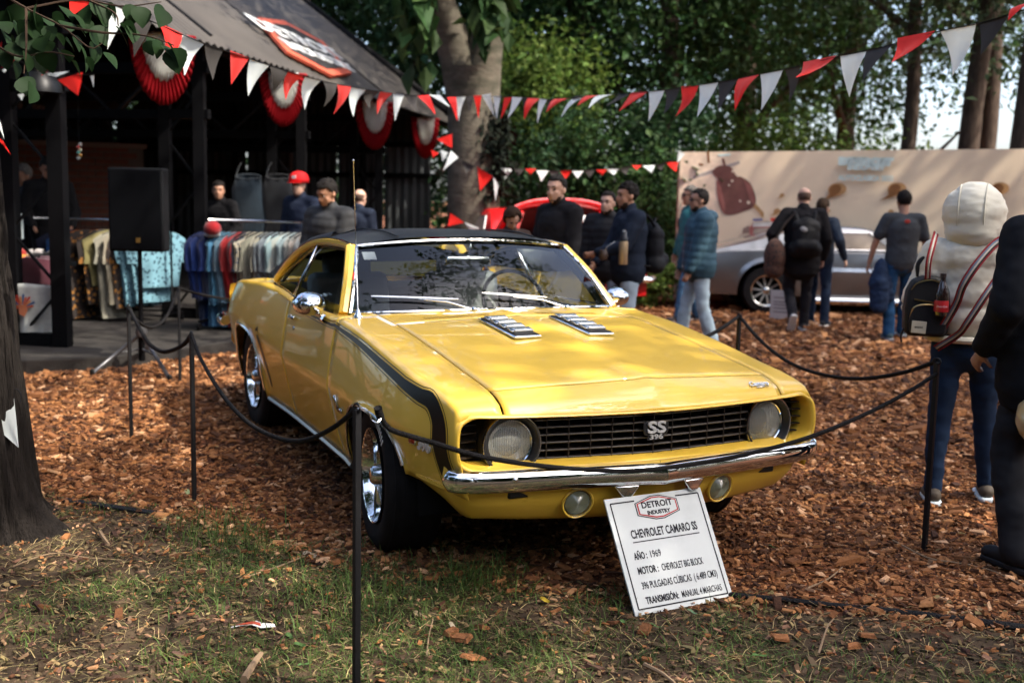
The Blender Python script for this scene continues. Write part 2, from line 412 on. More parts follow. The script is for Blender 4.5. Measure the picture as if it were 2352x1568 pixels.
    def bumfn(mb, m, sg):
        G = []
        for i, p in enumerate(bp):
            d = bp[min(i+1, 43)]-bp[max(i-1, 0)]; n = np.array([d[1], -d[0], 0.]); n /= np.linalg.norm(n); r = []
            h = .043 if i < 30 else .043+.0*(i-30)
            if i > 40: h *= 1-(i-40)*.13
            for ins, dz in ((-.075, .85), (-.05, 1.0), (-.022, 1.02), (-.006, .85), (.002, .5), (.004, 0), (-.002, -.45), (-.016, -.85), (-.032, -1.0), (-.07, -1.0)):
                q = p+n*ins+np.array([0, 0, dz*h]); r.append((q[0], -q[1], q[2]))
            G.append(r)
        mb.grid(m(np.array(G)), flip=not sg)
    both("bumper", bumfn, CH, sharp=70)
    for sgy in (-1, 1):
        mb = MB(); mb.prism([(-.055, .0), (.055, 0), (.018, -.052), (-.018, -.052)], -.02, .012, lambda a, b, h: (.958-.14*abs(sgy*.155+a)+h, sgy*.155+a, .428+b)); mb.build("bumper_bracket", CH, car, bevel=.008)
        MB().ell((.905, sgy*.62, .482), (.012, .012, .012)).build("bumper_bolt", CH, car)
        MB().box((.83, sgy*.55, .408), (.05, .14, .03)).build("bumper_mount", BK, car, bevel=.008)
    # --- grille
    gx = lambda y: .872-.075*(abs(y)/.66)**1.3
    back = [[(gx(y)-.045, y, z) for z in (.512, .705)] for y in np.linspace(-.815, .815, 41)]
    MB().grid(np.array(back)).build("grille_backing", DK, car)
    gw = .50
    for i, z in enumerate(np.linspace(.533, .683, 6)):
        mb = MB(); G = []
        for y in np.linspace(-gw, gw, 25): x = gx(y); G.append([(x-.04, y, z-.003), (x, y, z-.0035), (x+.002, y, z), (x, y, z+.0035), (x-.04, y, z+.003)])
        mb.grid(np.array(G)).build("grille_bar", GR, car, weld=True)
    for k in range(-5, 6):
        y = k*.0905; MB().box((gx(y)-.018, y, .608), (.042, .004, .180)).build("grille_divider", GR, car, smooth=False)
    for sgy in (-1, 1):
        for z in np.linspace(.545, .67, 5): MB().box((gx(.76)-.02, sgy*.765, z), (.02, .09, .005), rotz(-sgy*.2)).build("grille_end_bar", GR, car, smooth=False)
    for za, m_ in ((.5215, CHR),):
        MB().tube([(gx(y)+.012, y, za-.003) for y in np.linspace(-.52, .52, 25)], .0032, 6).build("grille_trim", m_, car)
    # SS badge
    MB().prism([(-.05, -.022), (.05, -.022), (.058, -.010), (.058, .024), (.045, .034), (-.045, .034), (-.058, .024), (-.058, -.010)], .884, .892, lambda a, b, h: (h, a, .628+b)).build("badge_plate", BK, car, bevel=.003)
    text("SS", .064, BDG, car, .004, frame((.895, 0, .634), (0, 1, 0), (0, 0, 1)), "badge_letters", sx=1.45, bold=.0010, bevel=.001)
    MB().box((.888, 0, .596), (.006, .076, .024)).build("badge_plate", BK, car, smooth=False)
    text("396", .027, BDG, car, .003, frame((.893, 0, .597), (0, 1, 0), (0, 0, 1)), "badge_number", sx=1.55, bold=.0006)
    # header script
    p = top(.868, .545); n_ = np.cross(top(.868, .55)-top(.868, .54), top(.872, .545)-top(.862, .545)); n_ /= -np.linalg.norm(n_)
    e1 = top(.868, .56)-top(.868, .53); up = np.cross(n_ if n_[2] > 0 else -n_, e1); nn = n_ if n_[2] > 0 else -n_
    em = text("Camaro", .040, BDG, car, .003, frame(p+nn*.004, e1, np.cross(nn, e1)), "script_badge", sx=.86, shear=.35, bold=.0006)
    mb = MB(); q = p+nn*.004-np.cross(nn, e1)/np.linalg.norm(e1)*.019+e1/np.linalg.norm(e1)*.008; mb.bar(q-e1*1.1, q+e1*1.3, .004, .004); mb.build("script_underline", CH, car)
    # --- headlights
    for sgy in (-1, 1):
        c = np.array([.80, sgy*.597, .597]); R = rotz(sgy*.05)
        mb = MB().lathe([(.103, -.09), (.116, -.05), (.119, .022), (.117, .032), (.110, .034), (.105, .028), (.100, .006), (.092, -.004)], (0, 0, 0), 'x', 40, None); o = mb.build("headlight_bezel", BK, car); o.location = c; o.rotation_euler[2] = sgy*.05
        MB().lathe([(.1145, .0335), (.1185, .0345), (.1205, .028), (.1190, .020)], c, 'x', 40).build("bezel_rim", CHR, o).matrix_parent_inverse = Matrix.Identity(4)
        car.children[-1] if False else None
        b = [ch for ch in o.children][0]; b.data.transform(Matrix.Translation(-Vector(c)))
        MB().lathe([(.086, -.002), (.0935, -.002), (.096, .006), (.0905, .010), (.087, .006)], (0, 0, 0), 'x', 40).build("headlight_ring", CH, o)
        MB().lathe([(.001, -.062), (.02, -.061), (.04, -.052), (.06, -.038), (.078, -.018), (.0885, .0)], (0, 0, 0), 'x', 32).build("reflector", pm("bowl_silver", (.92, .93, .88), rough=.35, metal=.1), o)
        LM = glass_mat("lens_glass"); 
        mb = MB(); G = []
        for r in np.linspace(0.0005, .089, 9):
            a = np.arange(48)*2*math.pi/48; yy = r*np.cos(a); zz = r*np.sin(a)
            G.append(np.stack([.024*(1-(r/.089)**2)+.0012*np.sin(yy*480)*(r < .085)+.002, yy, zz], 1))
        mb.grid(np.array(G), wv=True).build("lens", bpy.data.materials.get("ribbed_lens") or ribbed(), o)
        # parking light in the valance
        c = np.array([.868, sgy*.333, .357])
        o = MB().lathe([(.054, -.05), (.064, -.01), (.066, .006), (.062, .010), (.054, .004)], (0, 0, 0), 'x', 28, roty(.25)@rotz(sgy*.12)).build("parking_light", Y, car); o.location = c
        MB().lathe([(max(.001, .0022*i), .012*(1-(i/24)**2)+.0016*(i % 2)) for i in range(25)]+[(.055, -.02)], (0, 0, 0), 'x', 28, roty(.25)@rotz(sgy*.12)).build("lens", pm("frosted_lens", (.24, .26, .18), rough=.10, spec=.8, coat=1.0), o)
        MB().lathe([(.0535, .006), (.0565, .007), (.058, .002)], (0, 0, 0), 'x', 28, roty(.25)@rotz(sgy*.12)).build("rim", CHR, o)
    # --- hood port louvres
    for sgy in (-1, 1):
        y0, y1, s0, s1 = sgy*.121, sgy*.256, .115, -.305
        cy = (y0+y1)/2; za = top(s0, cy)[2]; zb = top(s1, cy)[2]; L_ = s0-s1; ang = math.atan2(zb-za, L_)
        o = MB().box((0, 0, 0), (L_, .135, .012)).build("hood_louvre", CH, car, bevel=.005); o.location = ((s0+s1)/2, cy, (za+zb)/2+.009); o.rotation_euler = (-sgy*.02, ang, 0)
        MB().box((0, 0, .0075), (L_-.03, .112, .004)).build("louvre_well", BK, o, smooth=False)
        for k in range(4):
            xx = -L_/2+.06+k*(L_-.10)/3.6+.01
            MB().prism([(-.038, .004), (.03, .004), (.036, .019), (.010, .024), (-.034, .013)], -.044, .044, lambda a, b, h: (xx+a, h, b+.004)).build("louvre_port", pm("louvre_silver", (.82, .84, .84), rough=.26, metal=.7), o, bevel=.004)
            MB().box((xx+.0, 0, .018), (.05, .11, .006), roty(.12)).build("louvre_rib", CHR, o, bevel=.002)
    # --- greenhouse
    wb = lambda y: np.array([-.600-.158*(abs(y)/.746)**2.2, y, .955-.018*(abs(y)/.746)**2])
    wt = lambda y: np.array([-1.015-.076*(abs(y)/.607)**2.2, y, 1.288-.036*(abs(y)/.607)**2])
    yy = np.linspace(-1, 1, 25)
    def wsg(a, b, off=0.):
        G = []
        for t in yy:
            A = wb(t*.735); B = wt(t*.598); r = []
            for q in np.linspace(a, b, 9): p = A+(B-A)*q; p = p+np.array([.022*math.sin(math.pi*q)+off, 0, .012*math.sin(math.pi*q)+off]); r.append(p)
            G.append(r)
        return np.array(G)
    MB().grid(wsg(0.02, .97)).build("windshield", GL, car, weld=True)
    for pth, rr, nm in (([wb(t*.74)+np.array([.006, 0, .004]) for t in yy], .012, "lower_windshield_trim"), ([wt(t*.604)+np.array([.004, 0, .004]) for t in yy], .014, "upper_windshield_trim")):
        MB().tube(pth, rr, 8, sq=.7).build(nm, CH, car)
    lo, hi = wb(.746), wt(.607)
    for sgy in (-1, 1):
        S = np.array([1, sgy, 1])
        A, B = lo*S, hi*S; arc = [A+(B-A)*q+np.array([.02, 0, .012])*math.sin(math.pi*q) for q in np.linspace(0, 1, 10)]
        MB().tube(arc, .011, 8).build("pillar_trim", CH, car)
        MB().tube([a+np.array([-.033, sgy*.022, -.008]) for a in arc], [.030]*10, 8).build("front_pillar", Y, car)
        # roof rail (yellow) and drip moulding from the front pillar along the roof and down the rear pillar
        rail = cat([(-1.10, .622, 1.244), (-1.3, .622, 1.256), (-1.6, .618, 1.254), (-1.9, .618, 1.230), (-2.15, .634, 1.170), (-2.35, .662, 1.08), (-2.48, .700, .975)], 26)*S
        MB().tube(rail, .021, 8).build("roof_rail", Y, car)
        MB().tube(rail+np.array([0, sgy*.010, .020]), .006, 6).build("drip_moulding", CHR, car)
        MB().tube(rail*np.array([1, .975, 1])+np.array([0.03, 0, -.028]), .012, 6).build("window_seal", BK, car)
        belt = cat([(-.80, .800, .925), (-1.2, .795, .925), (-1.6, .785, .932), (-2.0, .770, .955), (-2.30, .755, .970)], 16)*S
        MB().tube(belt, .009, 6, sq=.8).build("belt_moulding", CHR, car)
        # shelf between belt and peak
        G = [[b*np.array([1, (.80+.03*k)/.815 if k else .95, 1])+np.array([0, 0, -.004*k]) for k in range(3)] for b in belt]
        MB().grid(np.array(G), flip=sgy > 0).build("belt_panel", Y, car)
        # side glass: door pane and quarter pane
        def pane(x0, x1, x0t, x1t, nm):
            G = []
            for t in np.linspace(0, 1, 8):
                xb = x0+(x1-x0)*t; xt = x0t+(x1t-x0t)*t; zt = float(np.interp(-xt, [1.1, 1.6, 1.9, 2.15, 2.35], [1.235, 1.24, 1.215, 1.155, 1.065]))
                G.append([(xb+(xt-xb)*q, sgy*((.805-.045*(-xb-.8)/1.5)+(.615-(.805-.045*(-xb-.8)/1.5))*q+.02*math.sin(math.pi*q)), .93+(zt-.93)*q) for q in np.linspace(0, 1, 6)])
            MB().grid(np.array(G)).build(nm, GL, car, weld=True)
        pane(-.85, -1.72, -1.13, -1.75, "door_glass"); pane(-1.76, -2.36, -1.78, -2.24, "quarter_glass")
        MB().bar((-1.74, sgy*.782, .93), (-1.765, sgy*.622, 1.235), .014, .02).build("window_divider", CHR, car)
        # sail panel (vinyl)
        G = []
        for t in np.linspace(0, 1, 14):
            p = rail[int(8+t*17)]; q = np.array([np.interp(t, [0, 1], [-1.75, -2.95]), sgy*np.interp(t, [0, .5, 1], [.52, .56, .66]), np.interp(t, [0, .4, .75, 1], [1.300, 1.23, 1.08, .965])])
            G.append([p+(q-p)*k+np.array([0, 0, .03*math.sin(math.pi*k)]) for k in np.linspace(0, 1, 6)])
        MB().grid(np.array(G), flip=sgy < 0).build("rear_pillar", VN, car, weld=True)
    zr = pchip([-2.15, -1.9, -1.6, -1.3, -1.02], [1.255, 1.288, 1.314, 1.312, 1.289])
    G = []
    for x in np.linspace(-2.15, -1.02, 16):
        hw = float(np.interp(-x, [1.02, 1.2, 1.6, 2.15], [.612, .622, .618, .625])); r = []
        for t in np.linspace(-1, 1, 21):
            xx = x-.074*abs(t)**2.2*max(0, 1+(x+1.02)/.3) if x > -1.32 else x
            ze = float(np.interp(-x, [1.02, 1.3, 1.6, 1.9, 2.15], [1.256, 1.277, 1.274, 1.248, 1.185]))
            r.append((xx, t*hw, ze+(float(zr(x))+.02-ze)*(1-abs(t)**3.2)))
        G.append(r)
    MB().grid(np.array(G)).build("vinyl_roof", VN, car, weld=True, sharp=80)
    G = [[(x, t*float(np.interp(-x, [1.06, 1.2, 1.6, 2.15], [.60, .61, .605, .60])), (1.225 if abs(t) == 1 else 1.265)+(float(zr(x))-1.30)*.8) for t in (-1, -.8, -.4, 0, .4, .8, 1)] for x in np.linspace(-2.13, -1.10, 8)]
    MB().grid(np.array(G)).build("headliner", pm("cabin_lining", (.02, .02, .021), rough=.9), car)
    for sgy in (-1, 1):
        MB().tube([a*np.array([1, -sgy, 1])+np.array([-.062, 0, -.014]) for a in arc], [.030]*10, 8).build("pillar_lining", pm("cabin_lining", (.02, .02, .021)), car)
    for y in (-.40, .40):
        MB().tube([(x, y, float(zr(x))+.0205-.004) for x in np.linspace(-2.1, -1.04, 12)], .005, 6).build("roof_seam", VN, car)
    G = [[(-2.12-.75*t, y*(1+.06*t), 1.265-.30*t+.05*math.sin(math.pi*t)-.06*(abs(y)/.56)**2*(1-t)) for y in np.linspace(-.56, .56, 9)] for t in np.linspace(0, 1, 8)]
    MB().grid(np.array(G)).build("rear_window", glass_mat("rear_glass", (.22, .25, .25)), car, weld=True)
    # --- cabin
    INT = pm("cabin_black", (.018, .018, .019), rough=.6)
    MB().box((-1.75, 0, .34), (2.3, 1.45, .05)).build("cabin_floor", INT, car, smooth=False)
    mb = MB(); mb.grid(np.array([[(-.62, y, .50), (-.66, y, .86), (-.72, y, .935), (-.95, y, .915), (-1.02, y, .86), (-1.0, y, .70), (-.9, y, .55)] for y in np.linspace(-.72, .72, 9)])); mb.build("dashboard", INT, car, weld=True)
    MB().box((-2.75, 0, .86), (.55, 1.3, .04)).build("parcel_shelf", INT, car, smooth=False)
    for sgy in (-1, 1):
        G = [[(x, sgy*.80, z) for z in (.35, .92)] for x in (-.7, -2.6)]; MB().grid(np.array(G)).build("door_card", INT, car)
        o = MB().box((-1.72, sgy*.37, .55), (.50, .50, .16)).build("seat_cushion", SEAT, car, bevel=.05)
        MB().box((-1.98, sgy*.37, .78), (.13, .50, .56), roty(-.22)).build("seat_back", SEAT, car, bevel=.05)
        MB().box((-2.055, sgy*.37, 1.08), (.09, .30, .17), roty(-.2)).build("headrest", SEAT, car, bevel=.035)
    MB().box((-2.62, 0, .74), (.16, 1.25, .42), roty(-.25)).build("rear_seat", pm("dark_seat", (.07, .075, .075), rough=.55), car, bevel=.05)
    cst = np.array([-1.22, .37, .93]); Rst = roty(-.42)
    a = np.linspace(0, 2*math.pi, 33)[:-1]
    MB().tube(cst+(np.stack([np.zeros(32), .19*np.cos(a), .19*np.sin(a)], 1)@Rst.T), .012, 8, closed=True).build("steering_wheel", BK, car)
    mb = MB()
    for an in (-.3, math.pi+.3, -math.pi/2): mb.bar(cst, cst+np.array([0, .185*math.cos(an), .185*math.sin(an)])@Rst.T, .02, .01)
    mb.capsule(cst, cst+np.array([.22, 0, -.12]), .03, .03); mb.build("steering_column", BK, car)
    o = MB().box((-1.03, 0, 1.175), (.03, .27, .062)).build("rearview_mirror", CHR, car, bevel=.02)
    MB().tube([(-1.03, 0, 1.2), (-1.0, 0, 1.27)], .006, 6).build("mirror_stem", CH, car)
    # --- mirrors, handles, antenna, wipers, mouldings
    for sgy in (-1, 1):
        c = np.array([-.955, sgy*.900, .972]) if sgy < 0 else np.array([-.975, .90, .972])
        k = .085 if sgy < 0 else .08
        o = MB().lathe([(.001, k*.95), (k*.35, k*.9), (k*.68, k*.68), (k*.92, k*.35), (k, .0), (k*.97, -.008)], (0, 0, 0), 'x', 28).build("door_mirror", CH, car); o.location = c; o.scale = (1, 1, .72); o.rotation_euler = (0, .1, sgy*.25)
        MB().lathe([(.001, .004), (k*.955, .004)], (0, 0, 0), 'x', 28).build("mirror_glass", pm("mirror_glass", (.55, .56, .55), rough=.02, metal=1), o)
        MB().tube(cat([c+np.array([0, 0, -.04]), c+np.array([.05, -sgy*.05, -.055]), (c[0]+.10, sgy*.862, .915), (c[0]+.13, sgy*.852, .905)], 8), [.008, .009, .011, .012, .012, .016, .02, .022], 8).build("mirror_arm", CH, car)
        # door handle
        p = side(-1.50, .845); c = np.array([p[0], sgy*abs(p[1]), p[2]])
        MB().box(c+np.array([0, sgy*.016, 0]), (.115, .014, .018)).build("door_handle", CH, car, bevel=.004)
        MB().box(c+np.array([-.045, sgy*.006, 0]), (.02, .02, .02)).build("handle_mount", CH, car)
        p = side(-1.46, .79); MB().lathe([(.001, .006), (.011, .005), (.013, 0)], (0, 0, 0), 'y', 12, None if sgy > 0 else np.diag([1, -1, 1])).build("lock_cylinder", CH, car).location = (p[0], sgy*abs(p[1]), p[2])
        # rocker moulding
        MB().tube([(x, sgy*(abs(side(x, .262)[1])+.006), .254) for x in np.linspace(-2.30, -.41, 14)], .015, 6, sq=1.0).build("rocker_moulding", pm("dull_moulding", (.30, .30, .29), rough=.3, metal=1), car)
        for xc, aa, b, cz in AR:
            pts = []
            for t in np.linspace(0, math.pi, 34):
                cx, sx = math.cos(t), math.sin(t); x = xc+aa*.998*math.copysign(abs(cx)**.8, cx); z = cz+b*sx**.8
                if x > .2 and z < .42: continue
                p = side(min(x, .8), z+.002); pts.append((p[0], sgy*(abs(p[1])+.002), z))
            MB().tube(pts, .0075, 6).build("arch_moulding", CHR, car)
    MB().lathe([(.022, 0), (.02, .012), (.012, .03), (.006, .045)], (-.60, -.755, .930), 'z', 12).build("antenna_base", CH, car)
    MB().tube([(-.60, -.755, .96), (-.655, -.762, 1.68)], [.0032, .0018], 6).build("antenna", CHR, car)
    MB().ell((-.655, -.762, 1.682), (.006, .006, .006)).build("antenna_tip", CHR, car)
    for (y0, y1, y2) in ((-.175, -.43, -.66), (.36, .08, -.09)):
        p0 = wb(y0)+np.array([.075, 0, .012]); 
        def wp(y, q): A = wb(y); B = wt(y*.81); return A+(B-A)*q+np.array([.03, 0, .03])
        p1 = wp(y1, .10); p2 = wp(y1-.02, .13); p3 = wp(y2, .17)
        MB().tube([p0, (p0+p1)/2+np.array([.012, 0, .014]), p1], [.008, .007, .005], 8, sq=.6).build("wiper_arm", CHR, car)
        MB().ell(p0, (.018, .018, .014)).build("wiper_pivot", CHR, car)
        A, Bq = wp(y1+.20, .085), wp(y2, .165)
        MB().tube([A+(Bq-A)*t for t in np.linspace(0, 1, 6)], [.003, .005, .0055, .0055, .005, .003], 6).build("wiper_blade", CHR, car)
    # --- stripes lying on the flank
    def strip(path, hw, off=.0022, n=5):
        """path: (s, z) centre line, hw half widths"""
        P = np.array(path); G = []
        for i in range(len(P)):
            d = P[min(i+1, len(P)-1)]-P[max(i-1, 0)]; d /= np.linalg.norm(d); nn = np.array([-d[1], d[0]])
            G.append([side(*(P[i]+nn*hw[i]*q), off) for q in np.linspace(-1, 1, n)])
        return np.array(G)
    def hockey():
        xs = np.linspace(-1.34, .40, 36); pth = []; hw = []
        for x in xs:
            t = (x+1.34)/1.74; h = .003+.016*t**1.3; pth.append((x, zpk(x)-.030-h)); hw.append(h)
        bend = cat([(.40, pth[-1][1], hw[-1]), (.60, pth[-1][1]-.020, .025), (.72, .742, .032), (.795, .690, .039), (.818, .62, .042), (.822, .54, .041), (.838, .475, .042), (.850, .425, .040)], 26)
        for b in bend[1:]: pth.append((b[0], b[1])); hw.append(b[2])
        return pth, hw
    pth, hw = hockey(); G = strip(pth, hw, n=7)
    for sg in (0, 1): MB().grid(G if not sg else mir(G), flip=not sg).build("side_stripe", STR, car, weld=True)
    e = np.array(pth); d = np.gradient(e, axis=0); d /= np.linalg.norm(d, axis=1)[:, None]; nn = np.stack([-d[:, 1], d[:, 0]], 1)
    for sd in (-1, 1):
        G = strip([tuple(e[i]+nn[i]*sd*(hw[i]+.009)) for i in range(len(e))], [.0016]*len(e), n=2)
        for sg in (0, 1): MB().grid(G if not sg else mir(G)).build("pinstripe", STR, car, weld=True)
    G = strip(cat([(-2.27, .66), (-2.21, .585), (-2.10, .50), (-1.985, .425)], 10)[:, :2] if False else [(-2.30, .70), (-2.27, .64), (-2.235, .58), (-2.205, .52), (-2.185, .46), (-2.17, .40), (-2.165, .35)], [.030, .033, .033, .031, .028, .024, .016], n=4)
    for sg in (0, 1): MB().grid(G if not sg else mir(G)).build("quarter_stripe", STR, car, weld=True)
    # fender numbers and small flag
    for sg in (-1,):
        p = side(.665, .575, .006); q = side(.60, .575, .006)
        X = np.array(p)-np.array(q); text("396", .062, BDG, car, .004, frame(side(.715, .566, .006), X, (0, 0, 1)), "fender_number", sx=1.05, bold=.002)
        o = MB().bar(side(.585, .575, .006), side(.650, .575, .006), .008, .034).build("fender_flag", CH, car)
        MB().bar(side(.593, .575, .0115), side(.642, .575, .0115), .002, .022).build("flag_inlay", pm("red_enamel", (.35, .02, .01), rough=.3), car)
    p = side(-.385, .56, .005); MB().bar(side(-.47, .52, .006), side(-.40, .52, .006), .006, .02).build("fender_script", CHR, car)
    MB().bar(side(-.47, .52, .006), side(-.48, .585, .006), .006, .014).build("fender_script", CHR, car)
    # --- inner dark parts
    MB().box((-1.50, 0, .27), (3.9, 1.36, .06)).build("underbody", DK, car, smooth=False)
    MB().box((.42, 0, .46), (.60, 1.12, .28)).build("engine_bay", DK, car, smooth=False)
    MB().box((-3.1, 0, .52), (1.1, 1.3, .45)).build("trunk_floor", DK, car, smooth=False)
    for sgy in (-1, 1):
        for xc, aa, b, cz in AR:
            G = []
            for t in np.linspace(-.1, math.pi+.1, 18):
                G.append([(xc+.45*math.cos(t), sgy*yv, cz+.43*max(-.1, math.sin(t))*(1 if yv > .6 else .98)) for yv in (.84 if xc > -1 else .775, .50)]+[(xc, sgy*.56, cz)])
            MB().grid(np.array(G)).build("wheel_well", DK, car)
    # --- wheels
    def wheel(xc, yc, sgy, wid, R, steer=0.0):
        t = wid/2; o = MB().lathe([(.215, -t*.9), (.26, -t*1.02), (R-.035, -t), (R-.008, -t*.86), (R, -t*.6), (R, t*.6), (R-.008, t*.86), (R-.035, t), (.26, t*1.02), (.222, t*.94), (.205, t*.85)], (0, 0, 0), 'y', 56).build("wheel", RUB, car, sharp=50); o.location = (xc, yc, R-.018); o.rotation_euler = (0, .3, steer+(0 if sgy > 0 else math.pi))
        mb = MB()
        for k in range(5): mb.lathe([(R-.002, (k-2)*wid*.17-.004), (R+.003, (k-2)*wid*.17-.003), (R+.003, (k-2)*wid*.17+.012), (R-.002, (k-2)*wid*.17+.013)], (0, 0, 0), 'y', 48)
        mb.build("tread", RUB, o)
        MB().lathe([(.202, t*.99), (.2075, t*1.015), (.206, t*.95), (.196, t*.80), (.190, t*.4), (.186, -t*.2), (.05, -t*.3), (.001, -t*.3)], (0, 0, 0), 'y', 48).build("rim", CH, o)
        for k in range(5):
            an = k*2*math.pi/5; R_ = roty(an)
            MB().prism([(-.030, .03), (.030, .03), (.036, .185), (-.036, .185)], t*.32, t*.48, lambda a, b, h: tuple(R_@np.array([a, h+(-.02 if b > .1 else .02), b]))).build("spoke", CHR, o, bevel=.006)
        MB().lathe([(.062, t*.3), (.058, t*.62), (.045, t*.80), (.040, t*.98), (.030, t*1.05), (.001, t*1.07)], (0, 0, 0), 'y', 24).build("hub_cap", CHR, o)
        mb = MB()
        for k in range(8):
            an = 1.2+k*.075; R_ = roty(-an+.6)
            mb.box(R_@np.array([0, t*1.012, .275]), (.010, .003, .036), R_)
        if sgy < 0 and xc > -1: mb.build("tyre_lettering", WH, o, smooth=False)
        return o
    wheel(.02, -.760, -1, .245, .330, -.10); wheel(.02, .760, 1, .245, .330, -.10); wheel(-2.743, -.66, -1, .27, .345); wheel(-2.743, .66, 1, .27, .345)
    # rear bumper tip
    rb = cat([(-3.45, -.835, .62), (-3.62, -.825, .62), (-3.74, -.74, .62), (-3.80, -.5, .62), (-3.82, 0, .62), (-3.80, .5, .62), (-3.74, .74, .62), (-3.62, .825, .62), (-3.45, .835, .62)], 40)
    MB().tube(rb, [.035]+[.042]*38+[.035], 10).build("rear_bumper", CH, car)
    # inspection sticker inside the glass
    A = wb(-.66); B = wt(-.54); p = A+(B-A)*.86+np.array([-.012, 0, -.008]); X = (0, 1, 0)
    mb = MB(); mb.prism([(-.035, -.028), (.035, -.028), (.035, .028), (-.035, .028)], 0, .001); o = mb.build("glass_sticker", pm("pale_sticker", (.35, .37, .42), rough=.5), car, smooth=False); o.data.transform(frame(p, X, B-A))
    return car
def ribbed():
    m = bpy.data.materials.new("ribbed_lens"); m.use_nodes = True; t = m.node_tree; t.nodes.remove(t.nodes["Principled BSDF"])
    L = t.links.new; N = t.nodes.new
    g = N("ShaderNodeBsdfGlossy"); g.inputs["Roughness"].default_value = .05; r = N("ShaderNodeBsdfTransparent"); r.inputs[0].default_value = (.96, .97, .93, 1); d = N("ShaderNodeBsdfDiffuse"); d.inputs[0].default_value = (.82, .84, .76, 1)
    tc = N("ShaderNodeTexCoord"); wv = N("ShaderNodeTexWave"); wv.bands_direction = 'Y'; wv.inputs["Scale"].default_value = 46; wv.inputs["Distortion"].default_value = 1.5; wv.inputs["Detail Scale"].default_value = .4
    bp = N("ShaderNodeBump"); bp.inputs["Strength"].default_value = .6; bp.inputs["Distance"].default_value = .01
    fr = N("ShaderNodeFresnel"); fr.inputs[0].default_value = 1.6; mx = N("ShaderNodeMixShader"); m0 = N("ShaderNodeMixShader"); mr = N("ShaderNodeMapRange"); mr.inputs["To Min"].default_value = .13; mr.inputs["To Max"].default_value = .30
    L(tc.outputs["Object"], wv.inputs[0]); L(wv.outputs["Fac"], bp.inputs["Height"]); L(wv.outputs["Fac"], mr.inputs["Value"]); L(bp.outputs[0], g.inputs["Normal"]); L(bp.outputs[0], fr.inputs["Normal"]); L(mr.outputs[0], m0.inputs[0]); L(r.outputs[0], m0.inputs[1]); L(d.outputs[0], m0.inputs[2]); L(fr.outputs[0], mx.inputs[0]); L(m0.outputs[0], mx.inputs[1]); L(g.outputs[0], mx.inputs[2]); L(mx.outputs[0], t.nodes["Material Output"].inputs[0])
    return m
COUPE = build_coupe()
# ================================================================ ground
rng = np.random.default_rng(7)
def P(u, d, z=None):
    p = at(u, 456, d).copy()
    if z is not None: p[2] = z
    return p
def lat(u, v, d): return at(u, v, d)
def vnoise(x, y, s=1.0, seed=0.0):
    return np.array([mnoise.noise(Vector((float(a)*s+seed, float(b)*s, seed*1.7))) for a, b in zip(np.ravel(x), np.ravel(y))]).reshape(np.shape(x))
def hgt1(x, y): return .018*mnoise.noise(Vector((x*.9, y*.9, 3.1)))+.010*mnoise.noise(Vector((x*2.7, y*2.7, 9.1)))
EDGE = [(-9, -7.2), (-2.2, -2.9), (-1.2, -2.1), (-.75, -1.62), (.15, -1.15), (.75, -.55), (1.2, 0.08), (1.82, 1.0), (2.6, 2.2), (6, 7)]
def edge_side(x, y):
    """>0 on the bark side of the edge, metres"""
    best = 1e9; sg = 1
    for (ax, ay), (bx, by) in zip(EDGE, EDGE[1:]):
        dx, dy = bx-ax, by-ay; L2 = dx*dx+dy*dy; t = np.clip(((x-ax)*dx+(y-ay)*dy)/L2, 0, 1); qx, qy = ax+t*dx, ay+t*dy
        d = math.hypot(x-qx, y-qy)
        if d < best: best = d; sg = 1 if (dx*(y-ay)-dy*(x-ax)) > 0 else -1
    return best*sg
